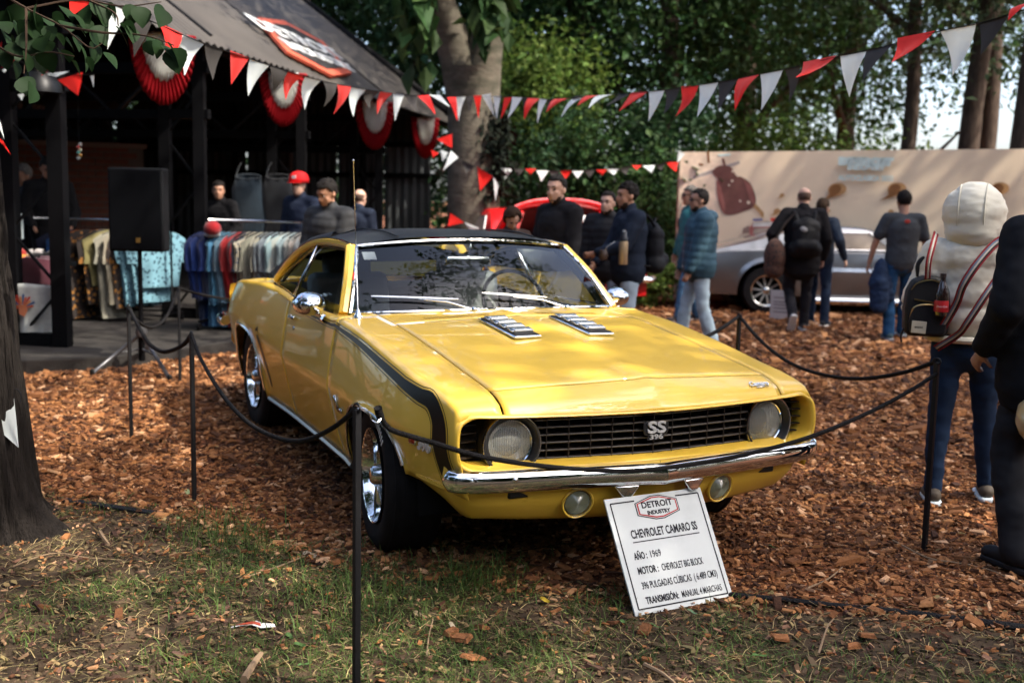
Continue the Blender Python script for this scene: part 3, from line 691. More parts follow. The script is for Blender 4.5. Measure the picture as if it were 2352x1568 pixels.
def ground_mat():
    m = bpy.data.materials.new("ground"); m.use_nodes = True; t = m.node_tree; b = t.nodes["Principled BSDF"]; L = t.links.new; N = t.nodes.new
    b.inputs["Roughness"].default_value = .95; b.inputs["Specular IOR Level"].default_value = .2
    tc = N("ShaderNodeTexCoord")
    vo = N("ShaderNodeTexVoronoi"); vo.inputs["Scale"].default_value = 26; vo.inputs["Randomness"].default_value = 1; L(tc.outputs["Object"], vo.inputs["Vector"])
    cr = N("ShaderNodeValToRGB"); e = cr.color_ramp.elements; e[0].color = (.04, .015, .008, 1); e[1].color = (.33, .125, .048, 1); el = e.new(.5); el.color = (.155, .055, .021, 1)
    sp = N("ShaderNodeSeparateColor"); L(vo.outputs["Color"], sp.inputs[0]); L(sp.outputs[0], cr.inputs[0])
    nz = N("ShaderNodeTexNoise"); nz.inputs["Scale"].default_value = 9; nz.inputs["Detail"].default_value = 9; L(tc.outputs["Object"], nz.inputs["Vector"])
    c2 = N("ShaderNodeValToRGB"); e = c2.color_ramp.elements; e[0].color = (.020, .013, .008, 1); e[0].position = .3; e[1].color = (.095, .064, .036, 1); e[1].position = .75
    L(nz.outputs["Fac"], c2.inputs[0])
    at_ = N("ShaderNodeAttribute"); at_.attribute_name = "bark"
    n2 = N("ShaderNodeTexNoise"); n2.inputs["Scale"].default_value = 5; n2.inputs["Detail"].default_value = 6; L(tc.outputs["Object"], n2.inputs["Vector"])
    ad = N("ShaderNodeMath"); ad.operation = 'ADD'; L(at_.outputs["Fac"], ad.inputs[0]); sb = N("ShaderNodeMath"); sb.operation = 'MULTIPLY_ADD'; L(n2.outputs["Fac"], sb.inputs[0]); sb.inputs[1].default_value = 1.2; sb.inputs[2].default_value = -.6; L(sb.outputs[0], ad.inputs[1])
    st = N("ShaderNodeMapRange"); st.inputs["From Min"].default_value = .35; st.inputs["From Max"].default_value = .65; L(ad.outputs[0], st.inputs["Value"])
    mx = N("ShaderNodeMix"); mx.data_type = 'RGBA'; L(st.outputs[0], mx.inputs[0]); L(c2.outputs[0], mx.inputs[6]); L(cr.outputs[0], mx.inputs[7]); L(mx.outputs[2], b.inputs["Base Color"])
    bp = N("ShaderNodeBump"); bp.inputs["Strength"].default_value = .9; bp.inputs["Distance"].default_value = .03; L(sp.outputs[1], bp.inputs["Height"]); L(bp.outputs[0], b.inputs["Normal"])
    return m
def build_ground():
    xs = np.concatenate([np.linspace(-300, -25, 8)[:-1], np.linspace(-25, -6, 20)[:-1], np.linspace(-6, 5, 74)[:-1], np.linspace(5, 12, 8)[:-1], np.linspace(12, 300, 8)])
    ys = np.concatenate([np.linspace(-300, -12, 8)[:-1], np.linspace(-12, -4, 9)[:-1], np.linspace(-4, 6, 68)[:-1], np.linspace(6, 20, 15)[:-1], np.linspace(20, 300, 8)])
    G = np.array([[(x, y, hgt1(x, y) if abs(x) < 30 and abs(y) < 30 else 0) for y in ys] for x in xs])
    o = MB().grid(G, flip=False).build("ground", ground_mat()); tag(o, kind="structure")
    a = o.data.attributes.new("bark", 'FLOAT', 'POINT'); a.data.foreach_set("value", np.array([float(np.clip(edge_side(v.co.x, v.co.y)/.5+.5, 0, 1)) if abs(v.co.x) < 12 and abs(v.co.y) < 12 else (1.0 if edge_side(v.co.x, v.co.y) > 0 else 0.0) for v in o.data.vertices], np.float32))
    return o
build_ground()
def in_view(x, y, m=.12):
    q = RC@(np.array([x, y, 0])-CAM)
    return q[2] > 2.6 and abs(q[0]/q[2]) < .4567+m and abs(q[1]/q[2]) < .31+m, q[2]
def sample(n, d0, d1, side=None, m=.06):
    out = []
    while len(out) < n:
        d = math.sqrt(rng.uniform(d0*d0, d1*d1)); u = rng.uniform(-m*2352, 2352*(1+m)); p = P(u, d)
        if d < 2.9: continue
        out.append((p[0], p[1], d))
    return np.array(out)
def plates(pts, L, W, T, z, tilt, kink=.25):
    """irregular flat pieces: 8 corners, 5 quads each"""
    n = len(pts); a = rng.uniform(0, 2*np.pi, n); base = np.array([[-1, -1, 0], [1, -1, 0], [1, 1, 0], [-1, 1, 0], [-1, -1, 1], [1, -1, 1], [1, 1, 1], [-1, 1, 1]], float)
    V = np.repeat(base[None], n, 0)
    j = 1+rng.uniform(-kink*1.6, kink, (n, 4, 2)); V[:, :4, :2] *= j; V[:, 4:, :2] *= j*rng.uniform(.7, .98, (n, 4, 1))
    V[:, 4:, 2] *= rng.uniform(.6, 1.5, (n, 4)); V *= np.stack([L/2, W/2, T], 1)[:, None]
    # random tilt then spin
    tx = rng.normal(0, tilt, n); ty = rng.normal(0, tilt, n); V[..., 2] += V[..., 0]*tx[:, None]+V[..., 1]*ty[:, None]
    c, s = np.cos(a)[:, None], np.sin(a)[:, None]; X = V[..., 0]*c-V[..., 1]*s; Y = V[..., 0]*s+V[..., 1]*c
    V = np.stack([X+pts[:, 0, None], Y+pts[:, 1, None], V[..., 2]+z[:, None]], 2)
    Fq = np.array([[4, 5, 6, 7], [0, 1, 5, 4], [1, 2, 6, 5], [2, 3, 7, 6], [3, 0, 4, 7]]); F = (np.arange(n)[:, None, None]*8+Fq[None]).reshape(-1, 4)
    return V.reshape(-1, 3), F
def bark_mat():
    m = bpy.data.materials.new("bark_chips"); m.use_nodes = True; t = m.node_tree; b = t.nodes["Principled BSDF"]; L = t.links.new; N = t.nodes.new
    b.inputs["Roughness"].default_value = .85; b.inputs["Specular IOR Level"].default_value = .25
    g = N("ShaderNodeNewGeometry"); cr = N("ShaderNodeValToRGB"); e = cr.color_ramp.elements
    e[0].color = (.045, .019, .010, 1); e[1].color = (.60, .35, .19, 1); e[1].position = .97
    for p, c in ((.22, (.098, .040, .016, 1)), (.5, (.20, .080, .029, 1)), (.75, (.305, .128, .045, 1)), (.9, (.41, .19, .072, 1))):
        q = e.new(p); q.color = c
    L(g.outputs["Random Per Island"], cr.inputs[0])
    tc = N("ShaderNodeTexCoord"); nz = N("ShaderNodeTexNoise"); nz.inputs["Scale"].default_value = 90; nz.inputs["Detail"].default_value = 4; L(tc.outputs["Object"], nz.inputs["Vector"])
    mr = N("ShaderNodeMapRange"); mr.inputs["To Min"].default_value = .55; mr.inputs["To Max"].default_value = 1.4; L(nz.outputs["Fac"], mr.inputs["Value"])
    hs = N("ShaderNodeHueSaturation"); L(cr.outputs[0], hs.inputs["Color"]); L(mr.outputs[0], hs.inputs["Value"]); L(hs.outputs[0], b.inputs["Base Color"])
    bp = N("ShaderNodeBump"); bp.inputs["Strength"].default_value = .5; bp.inputs["Distance"].default_value = .005; L(nz.outputs["Fac"], bp.inputs["Height"]); L(bp.outputs[0], b.inputs["Normal"])
    return m
BARK = bark_mat()
SLABPOLY = []   # filled by the shed
def scatter_bark():
    VV = []; FF = []; off = 0
    for n, d0, d1, l0 in ((42000, 3.0, 6.6, .025), (38000, 6.6, 10.5, .036), (30000, 10.5, 19, .060)):
        p = sample(n, d0, d1); es = np.array([edge_side(a, b) for a, b in p[:, :2]]); nz = vnoise(p[:, 0], p[:, 1], 2.2, 5.)
        keep = (es+nz*.35 > 0) | (rng.random(n) < np.clip(.24+es*.25, .06, .3)); p = p[keep]; k = len(p)
        L = l0*np.exp(rng.normal(0, .42, k))*np.where(es[keep] < -.05, .72, 1.0); W = L*rng.uniform(.28, .62, k); T = L*rng.uniform(.10, .22, k)
        z = np.array([hgt1(a, b) for a, b in p[:, :2]])+rng.uniform(-.004, .018, k)*(1+.5*(l0 > .05))
        V, F = plates(p, L, W, T, z, .22); VV.append(V); FF.append(F+off); off += len(V)
    o = raw_mesh("bark_mulch", np.vstack(VV), np.vstack(FF), BARK); tag(o, "loose reddish bark chips covering the ground round the cars", "bark mulch", kind="stuff")
scatter_bark()
def scatter_leaves():
    p = sample(9000, 2.9, 7.0); es = np.array([edge_side(a, b) for a, b in p[:, :2]]); p = p[(es < .25) | (rng.random(len(p)) < .10)]; k = len(p)
    L = rng.uniform(.010, .034, k); V, F = plates(p, L, L*rng.uniform(.25, .6, k), L*.08, np.array([hgt1(a, b) for a, b in p[:, :2]])+rng.uniform(.001, .015, k), .3)
    m = pm("leaf_litter", (.21, .135, .068), rough=.8, isl=.55, var=.25, vscale=60)
    tag(raw_mesh("leaf_litter", V, F, m), "dry brown leaf scraps strewn over the bare earth and grass", "leaf litter", kind="stuff")
def scatter_crumbs():
    p = sample(46000, 2.9, 6.2); es = np.array([edge_side(a, b) for a, b in p[:, :2]]); p = p[es < .15]; k = len(p)
    L = .006*np.exp(rng.normal(0, .55, k)); V, F = plates(p, L*1.6, L*rng.uniform(.35, .9, k), L*.35, np.array([hgt1(a, b) for a, b in p[:, :2]])+rng.uniform(-.001, .004, k), .3)
    tag(raw_mesh("soil_crumbs", V, F, pm("soil_crumb", (.085, .058, .034), rough=.9, isl=.75)), "fine crumbs of earth and broken leaf on the bare ground", "soil crumbs", kind="stuff")
scatter_leaves()
scatter_crumbs()
def blades(pts, h, lean, wd, z):
    n = len(pts); a = rng.uniform(0, 2*np.pi, n); d = np.stack([np.cos(a), np.sin(a)], 1); s = np.stack([-np.sin(a), np.cos(a)], 1)
    rows = []
    for t, wt in ((0, 1), (.45, .85), (.8, .5), (1, .06)):
        c = np.concatenate([pts[:, :2]+d*(lean*t**1.8*h)[:, None], (z+h*t*(1-.35*lean*t))[:, None]], 1)
        o = np.concatenate([s*(wd*wt)[:, None], np.zeros((n, 1))], 1); rows += [c-o, c+o]
    V = np.stack(rows, 1).reshape(-1, 3); Fq = np.array([[0, 1, 3, 2], [2, 3, 5, 4], [4, 5, 7, 6]]); F = (np.arange(n)[:, None, None]*8+Fq[None]).reshape(-1, 4)
    return V, F
def scatter_grass():
    p = sample(80000, 2.9, 6.6); es = np.array([edge_side(a, b) for a, b in p[:, :2]]); nz = vnoise(p[:, 0], p[:, 1], 1.6, 11.)+.5*vnoise(p[:, 0], p[:, 1], 4.5, 2.)
    latq = ((p[:, :2]-CAM[:2])@RC[0][:2])/p[:, 2]
    p = p[(es < .12) & (nz+.10-np.clip((-latq-.26)*5, 0, .6)-np.clip((latq-.12)*2.2, 0, .45) > rng.uniform(-.22, .36, len(p)))]
    k = len(p); V, F = blades(p, rng.uniform(.015, .055, k), rng.uniform(.5, 2.2, k), rng.uniform(.0010, .0022, k), np.array([hgt1(a, b) for a, b in p[:, :2]]))
    VV, FF, off = [V], [F], len(V)
    for u, v, n, r, hh in ((510, 1225, 420, .13, .13), (560, 1255, 260, .12, .11), (1090, 1350, 300, .07, .15), (1120, 1315, 160, .09, .13), (880, 1375, 420, .16, .12), (790, 1400, 240, .12, .12), (700, 1310, 200, .12, .08), (960, 1250, 160, .12, .1), (1370, 1400, 200, .08, .09), (430, 1520, 260, .12, .08), (1700, 1395, 120, .07, .07), (1400, 1480, 260, .14, .07), (1130, 1490, 260, .14, .07), (2030, 1530, 200, .15, .06), (620, 1400, 240, .14, .08), (60, 1470, 120, .07, .06), (240, 1180, 90, .08, .10), (1750, 1500, 160, .14, .05)):
        c = gnd(u, v); n = int(n*.6); hh *= .72; q = np.stack([rng.normal(c[0], r*1.15, n), rng.normal(c[1], r*1.15, n), np.zeros(n)], 1)
        V, F = blades(q, hh*rng.uniform(.5, 1.25, n), rng.uniform(.2, 1.5, n), rng.uniform(.0014, .003, n), np.array([hgt1(a, b) for a, b in q[:, :2]])); VV.append(V); FF.append(F+off); off += len(V)
    ps = sample(4500, 2.9, 6.4); es = np.array([edge_side(a, b) for a, b in ps[:, :2]]); ps = ps[es < .1]; k = len(ps); V, F = blades(ps, rng.uniform(.02, .06, k), rng.uniform(2.0, 3.2, k), rng.uniform(.0008, .0016, k), np.array([hgt1(a, b) for a, b in ps[:, :2]])+.003)
    tag(raw_mesh("straw", V, F, pm("straw_blade", (.36, .28, .13), rough=.7, isl=.3), smooth=True), "dry straw coloured grass stems matted over the front ground", "dry grass", kind="stuff")
    m = pm("grass_blade", (.075, .115, .026), rough=.6, isl=.5, translucent=.25)
    tag(raw_mesh("grass", np.vstack(VV), np.vstack(FF), m, smooth=True), "short patchy green grass and tufts in front of the coupe", "grass", kind="stuff")
scatter_grass()

# ================================================================ foliage helpers
def leafmat(name, c, isl=.4, tr=.35): return pm(name, c, rough=.6, isl=isl, translucent=tr, spec=.14)
LEAF_D = leafmat("leaf_dark", (.017, .042, .015)); LEAF_M = leafmat("leaf_mid", (.034, .070, .020)); LEAF_L = leafmat("leaf_light", (.078, .125, .024)); LEAF_G = leafmat("leaf_grey", (.048, .076, .038))
TRUNK = pm("trunk_bark", (.065, .048, .036), rough=.95, var=.5, vscale=6, bump=1.0, bscale=18, stretch=(3, 3, .6))
TRUNK_G = pm("trunk_grey", (.105, .092, .070), rough=.9, var=.35, vscale=5, bump=.6, bscale=14, stretch=(1, 1, 2.5), grime=((.05, .05, .035), 2.2, .48, .7))
def leaves(c, spread, n, size, r=None, droop=.3):
    """n leaf faces (two folded quads each) round the centres c (k,3)"""
    r = r or rng; c = np.asarray(c, float); idx = r.integers(0, len(c), n); p = c[idx]+np.clip(r.normal(0, 1, (n, 3)), -2.1, 2.1)*np.asarray(spread)
    L = size*np.exp(r.normal(0, .25, n)); a = r.uniform(0, 2*np.pi, n); e = r.normal(-droop, .55, n)
    d = np.stack([np.cos(a)*np.cos(e), np.sin(a)*np.cos(e), np.sin(e)], 1); s = np.cross(d, np.stack([r.normal(0, .5, n), r.normal(0, .5, n), np.ones(n)], 1)); s /= np.linalg.norm(s, axis=1)[:, None]+1e-9; nn = np.cross(s, d)
    W = L*.30; b = p; m = p+d*(L*.5)[:, None]+nn*(-L*.05)[:, None]; t = p+d*L[:, None]+nn*(-L*.16)[:, None]
    l = p+d*(L*.42)[:, None]+s*W[:, None]+nn*(L*.05)[:, None]; rr = p+d*(L*.42)[:, None]-s*W[:, None]+nn*(L*.05)[:, None]
    V = np.stack([b, l, t, rr, m], 1).reshape(-1, 3); F = (np.arange(n)[:, None, None]*5+np.array([[0, 1, 2, 4], [0, 4, 2, 3]])[None]).reshape(-1, 4)
    return V, F
def crown(name, parent, c, rad, nclump, n, size, mat, spread=None, droop=.3, zmin=None, seed=0, top=1.0):
    r = np.random.default_rng(seed); q = r.normal(0, 1, (nclump, 3)); q /= np.linalg.norm(q, axis=1)[:, None]; q *= r.uniform(.35, 1, (nclump, 1))**.5
    cc = np.array(c)+q*np.array(rad)
    if zmin is not None: cc[:, 2] = np.maximum(cc[:, 2], zmin+r.uniform(0, .5, nclump))
    V, F = leaves(cc, spread or np.array(rad)*.17, int(n*1.6), size, r, droop); return raw_mesh(name, V, F, mat, parent)
def tree(u, d, H, tr, lean, crown_c, rad, n, mat, label, size=.15, group=None, trunk=TRUNK, seed=1, nclump=60, limbs=4, xy=None, ivy=0, droop=.3, spread=None):
    b = P(u, d, 0) if xy is None else np.array([xy[0], xy[1], 0.]); r = np.random.default_rng(seed+100)
    t = thing("tree", label, "tree", b, 0, group)
    pts = [np.array([0, 0, -.2])]+[np.array([lean[0]*q*H+r.normal(0, .07), lean[1]*q*H+r.normal(0, .07), q*H]) for q in (.02, .12, .3, .5, .75, 1)]
    pth = cat(pts, 16); rr = tr*np.interp(np.linspace(0, 1, 16), [0, .06, .15, .6, 1], [1.6, 1.2, 1, .7, .35])
    mb = MB(); mb.tube(pth, rr, 12)
    mb.build("trunk", trunk, t)
    for k in range(limbs):
        q = .35+.6*k/max(1, limbs); p0 = pth[int(q*15)]; a = r.uniform(0, 6.28); L = r.uniform(.5, .9)*max(rad[:2]); p1 = p0+np.array([math.cos(a)*L, math.sin(a)*L, L*.7])
        MB().tube(cat([p0, (p0+p1)/2+r.normal(0, .15, 3), p1], 8), np.linspace(tr*.45, tr*.1, 8), 7).build("limb", trunk, t)
    if n: crown("crown", t, np.array(crown_c), rad, nclump, n, size, mat, droop=droop, seed=seed, spread=spread)
    if ivy:
        ii = r.integers(0, 12, ivy); aa = r.uniform(0, 6.28, ivy); c = pth[ii]+np.stack([np.cos(aa), np.sin(aa), r.normal(0, 2, ivy)], 1)*(rr[ii]*1.3)[:, None]; c[:, 2] = np.abs(c[:, 2])
        V, F = leaves(c, (.10, .10, .25), ivy*14, size*.8, r, .6); raw_mesh("ivy", V, F, LEAF_D, t)
    return t
def bush(u, d, rad, n, mat, label, size=.11, group=None, seed=3, name="bush", z=None, nclump=40, cat_="bush"):
    b = P(u, d, 0); t = thing(name, label, cat_, b, 0, group)
    crown("foliage", t, (0, 0, z if z is not None else rad[2]*.8), rad, nclump, n, size, mat, zmin=.05, seed=seed)
    r = np.random.default_rng(seed)
    mb = MB()
    for k in range(5): mb.tube(cat([(0, 0, -.1), r.normal(0, .2, 3)*[1, 1, 0]+[0, 0, rad[2]*.5], r.normal(0, .5, 3)*np.array(rad)*[1, 1, 0]+[0, 0, rad[2]*1.1]], 6), np.linspace(.03, .01, 6), 5)
    o = mb.build("stems", TRUNK, t); o["kind"] = "stuff"
    return t
# ---- wood behind the clearing
W = "trees standing behind the clearing"
tree(1330, 25, 11, .30, (0, 0), (0, 0, 6.2), (3.0, 3.0, 4.4), 9500, LEAF_D, "dark dense tree behind the red car with vines down its trunk", .17, W, seed=11, nclump=80, ivy=60)
tree(1160, 27, 12, .30, (.02, 0), (0, 0, 6.8), (2.8, 2.8, 4.8), 8500, LEAF_D, "dark vine-hung tree behind the pale forked trunk", .17, W, seed=12, nclump=70, ivy=60)
tree(1500, 24, 11, .28, (0, .02), (0, 0, 6.5), (3.0, 3.0, 4.0), 9000, LEAF_M, "mid green bushy tree rising left of the sand coloured banner", .16, W, seed=13, nclump=70, ivy=40)
tree(1700, 27, 12, .28, (0, 0), (0, 0, 7.2), (3.2, 3.2, 4.4), 9000, LEAF_M, "leafy tree rising behind the helicopter on the banner", .17, W, seed=14, nclump=60)
tree(1930, 30, 13, .30, (0, .03), (0, 0, 7.6), (3.4, 3.4, 4.4), 8000, LEAF_M, "thin-crowned tree behind the middle of the banner, sky showing through", .16, W, seed=15, nclump=44)
tree(2075, 23, 12, .19, (0, 0), (0, 0, 8.0), (2.4, 2.4, 4.0), 4400, LEAF_G, "slim dark trunk with grey green leaves behind the banner", .14, W, limbs=2, seed=16, nclump=34)
tree(2200, 22, 13, .25, (.03, .05), (0, .5, 8.2), (2.6, 2.6, 3.8), 4200, LEAF_G, "thick leaning dark trunk over the banner, behind the white hood", .14, W, limbs=2, seed=17, nclump=36)
tree(2265, 27, 13, .24, (-.01, 0), (0, 0, 8.4), (3.0, 3.0, 4.0), 4200, LEAF_M, "straight brown trunk just right of the leaning trunk", .15, W, limbs=2, seed=18, nclump=34)
tree(2345, 20, 13, .30, (0, .01), (0, .4, 7.6), (2.2, 2.2, 3.4), 4200, LEAF_G, "brown trunk at the right edge behind the banner", .14, W, limbs=2, seed=19, nclump=34)
tree(960, 30, 13, .32, (0, 0), (0, 0, 7.0), (3.4, 3.4, 5.4), 8000, LEAF_D, "very dark tree behind the roof ridge of the shed", .19, W, seed=20, nclump=60)
tree(700, 30, 13, .3, (0, 0), (0, 0, 8.5), (3.6, 3.6, 4.5), 5500, LEAF_D, "dark tree behind the roof, mostly hidden by it", .2, W, seed=21, nclump=50)
tree(60, 26, 11, .3, (0, 0), (0, 0, 4.8), (4.0, 4.0, 4.2), 6500, LEAF_D, "dark tree above the brick wall behind the shed", .18, W, seed=22, nclump=60)
# far wood: one mass closing the view, open to the sky towards the right
def far_wood():
    r = np.random.default_rng(5); C_ = []
    for k in range(900):
        u = r.uniform(-100, 2500); d = r.uniform(36, 50); z = r.uniform(0, 15)
        if u > 1850 and 2.0 < z < 6.5 and r.random() < .8: continue
        if u > 1980 and z > 1.6 and r.random() < .72: continue
        p = P(u, d); C_.append((p[0], p[1], z))
    V, F = leaves(C_, (.8, .8, .8), 42000, .36, r, .2); tag(raw_mesh("far_wood", V, F, LEAF_M), "far green wood closing the view behind the trees", "wood", kind="stuff")
far_wood()
def wood_screen():  # unseen leaf ring added to darken what the coupe's flanks reflect
    r = np.random.default_rng(6); C_ = []
    while len(C_) < 620:
        a = r.uniform(0, 2*math.pi); q = np.array([math.cos(a), math.sin(a)]); rr = r.uniform(14, 19); p = np.array([1.5, 0])+q*rr; f = RC@np.array([p[0]-CAM[0], p[1]-CAM[1], 0.])
        if f[2] > -1 and abs(f[0]) < .62*f[2]+3.5: continue
        C_.append((p[0], p[1], r.uniform(.2, 6.5)*r.uniform(.4, 1)))
    V, F = leaves(C_, (.8, .8, .7), 26000, .42, r, .2); tag(raw_mesh("unseen_wood_screen", V, F, LEAF_D), "unseen leaf ring added on the open sides to darken reflections", "wood", kind="stuff")
wood_screen()
B = "bushes along the back of the clearing"
bush(1230, 19.5, (2.0, 1.5, 1.7), 5200, LEAF_D, "dark glossy bush behind the raised red car panel", .12, B, 31)
bush(1420, 18.5, (1.7, 1.3, 1.6), 4600, LEAF_M, "green bush left of the banner behind the standing men", .11, B, 32)
bush(1535, 18.8, (1.0, 1.0, 1.9), 3600, LEAF_D, "tall dark bush against the left end of the banner", .11, B, 33)
bush(1250, 21, (1.5, 1.2, 1.1), 2200, LEAF_L, "yellow green feathery shrub beside the forked trunk", .13, B, 34, z=3.4)
bush(1500, 16.2, (.55, .5, .38), 900, LEAF_L, "low pale green plant at the foot of the bushes", .09, B, 35, z=.25)
bush(1840, 21.5, (3.2, 1.2, 1.3), 3600, LEAF_L, "light green shrub showing over the left half of the banner", .12, B, 36, z=2.0)
# ---- forked pale trunk in the middle
def forked():
    t = thing("tree", "pale grey forked trunk between shed and red car, draped with bunting", "tree", P(1085, 16.7, 0))
    R3 = RC[0]; rt = np.array([R3[0], R3[1], 0]); rt /= np.linalg.norm(rt); up = np.array([0, 0, 1.])
    f = lambda x, z, y=0: rt*x+up*z+np.array([rt[1], -rt[0], 0])*y
    def pth(a): return cat([f(*q) for q in a], 18)
    MB().tube(pth([(0, -.2), (0, .3), (.02, 1.2), (-.01, 2.2), (-.02, 2.9), (-.02, 3.4)]), np.interp(np.linspace(0, 1, 18), [0, .1, .3, .8, 1], [.55, .45, .40, .36, .40]), 20).build("trunk", TRUNK_G, t)
    MB().tube(pth([(.08, 2.9), (.14, 3.6), (.24, 4.4), (.42, 5.6), (.5, 7.5)]), np.linspace(.30, .17, 18), 14).build("limb", TRUNK_G, t)
    MB().tube(pth([(-.10, 2.9), (-.26, 3.6), (-.55, 4.4), (-.8, 5.4), (-.95, 7.5)]), np.linspace(.30, .16, 18), 14).build("limb", TRUNK_G, t)
    V, F = leaves([f(.33, 2.15+.12*i, .15+.05*(i % 3)) for i in range(-4, 5)], (.13, .13, .13), 900, .11, np.random.default_rng(9), .8); raw_mesh("ivy", V, F, pm("ivy_black", (.010, .014, .009), rough=.9, isl=.5), t)
    V, F = leaves([f(-.85, 4.35, .8), f(-.75, 3.95, .8), f(-.7, 4.6, .8), f(.15, 4.5, .8), f(.25, 4.25, .8), f(.0, 4.8, .8)], (.12, .12, .3), 260, .34, np.random.default_rng(8), 1.1)
    raw_mesh("hanging_leaves", V, F, LEAF_M, t)
    crown("crown", t, f(0, 9.3), (4.2, 4.2, 3.0), 60, 6000, .2, LEAF_M, seed=44)
forked()
# ---- trees that stand outside the frame to the right and behind the viewer, whose crowns shade the clearing
S_ = "shade trees round the clearing"
for i, (x, y, hz, rx, n, sd, nc, lab) in enumerate(((8.2, 4.2, 9.5, 3.4, 2400, 61, 46, "leafy shade tree right of the viewer, nearest the coupe's nose"), (3.0, 10.5, 9.8, 3.8, 2700, 62, 48, "leafy shade tree to the right of the grey car's nose"), (-2.5, 14.5, 9.2, 3.4, 2300, 63, 44, "leafy shade tree past the right end of the banner"), (10.5, -1.5, 9.5, 3.4, 2200, 64, 46, "leafy shade tree behind the viewer's right shoulder"), (7.5, 9.5, 13.0, 4.0, 2400, 65, 44, "tallest leafy shade tree, far out on the right"))):
    tree(0, 0, hz+1.5, .26, (0, 0), (0, 0, hz), (rx, rx, 2.3), n, LEAF_M, lab, .26, S_, seed=sd, xy=(x, y), nclump=nc, spread=(.55, .55, .4))
for i, (x, y, hz, n, sd, lab) in enumerate(((15, -6, 4.4, 4200, 71, "unseen tree added straight behind the viewer to block low sky"), (14.5, 1.5, 4.2, 4200, 72, "unseen tree added behind the viewer, to the right, to block low sky"), (11.5, -10.5, 4.4, 4200, 73, "unseen tree added behind the viewer, to the left, to block low sky"), (5.5, -12, 4.4, 4200, 74, "unseen tree added on the left, level with the viewer, to block low sky"), (-1.5, -11.5, 4.6, 4200, 75, "unseen tree added on the left, level with the coupe, to block low sky"), (12, 9, 4.2, 4200, 76, "unseen tree added far to the right of the viewer to block low sky"), (5, 15, 4.2, 4200, 77, "unseen tree added beyond the right edge of the clearing to block low sky"))):
    tree(0, 0, hz+4, .3, (0, 0), (0, 0, hz), (3.2, 3.2, 4.0), n, LEAF_D, lab, .34, "unseen trees added to block low sky light", seed=sd, xy=(x, y), nclump=60, spread=(.6, .6, .6))  # unseen trees added to cut low sky light and raise contrast
tree(0, 0, 10.5, .26, (0, 0), (-2.0, -5.8, 8.6), (3.6, 3.6, 1.3), 1300, LEAF_M, "unseen tree added beyond the right edge, its leaves meant for the windshield reflection", .2, S_, seed=91, xy=(.5, 9.3), nclump=34, limbs=2, spread=(.4, .4, .3))  # unseen crown added to break up the sky reflected in the windshield
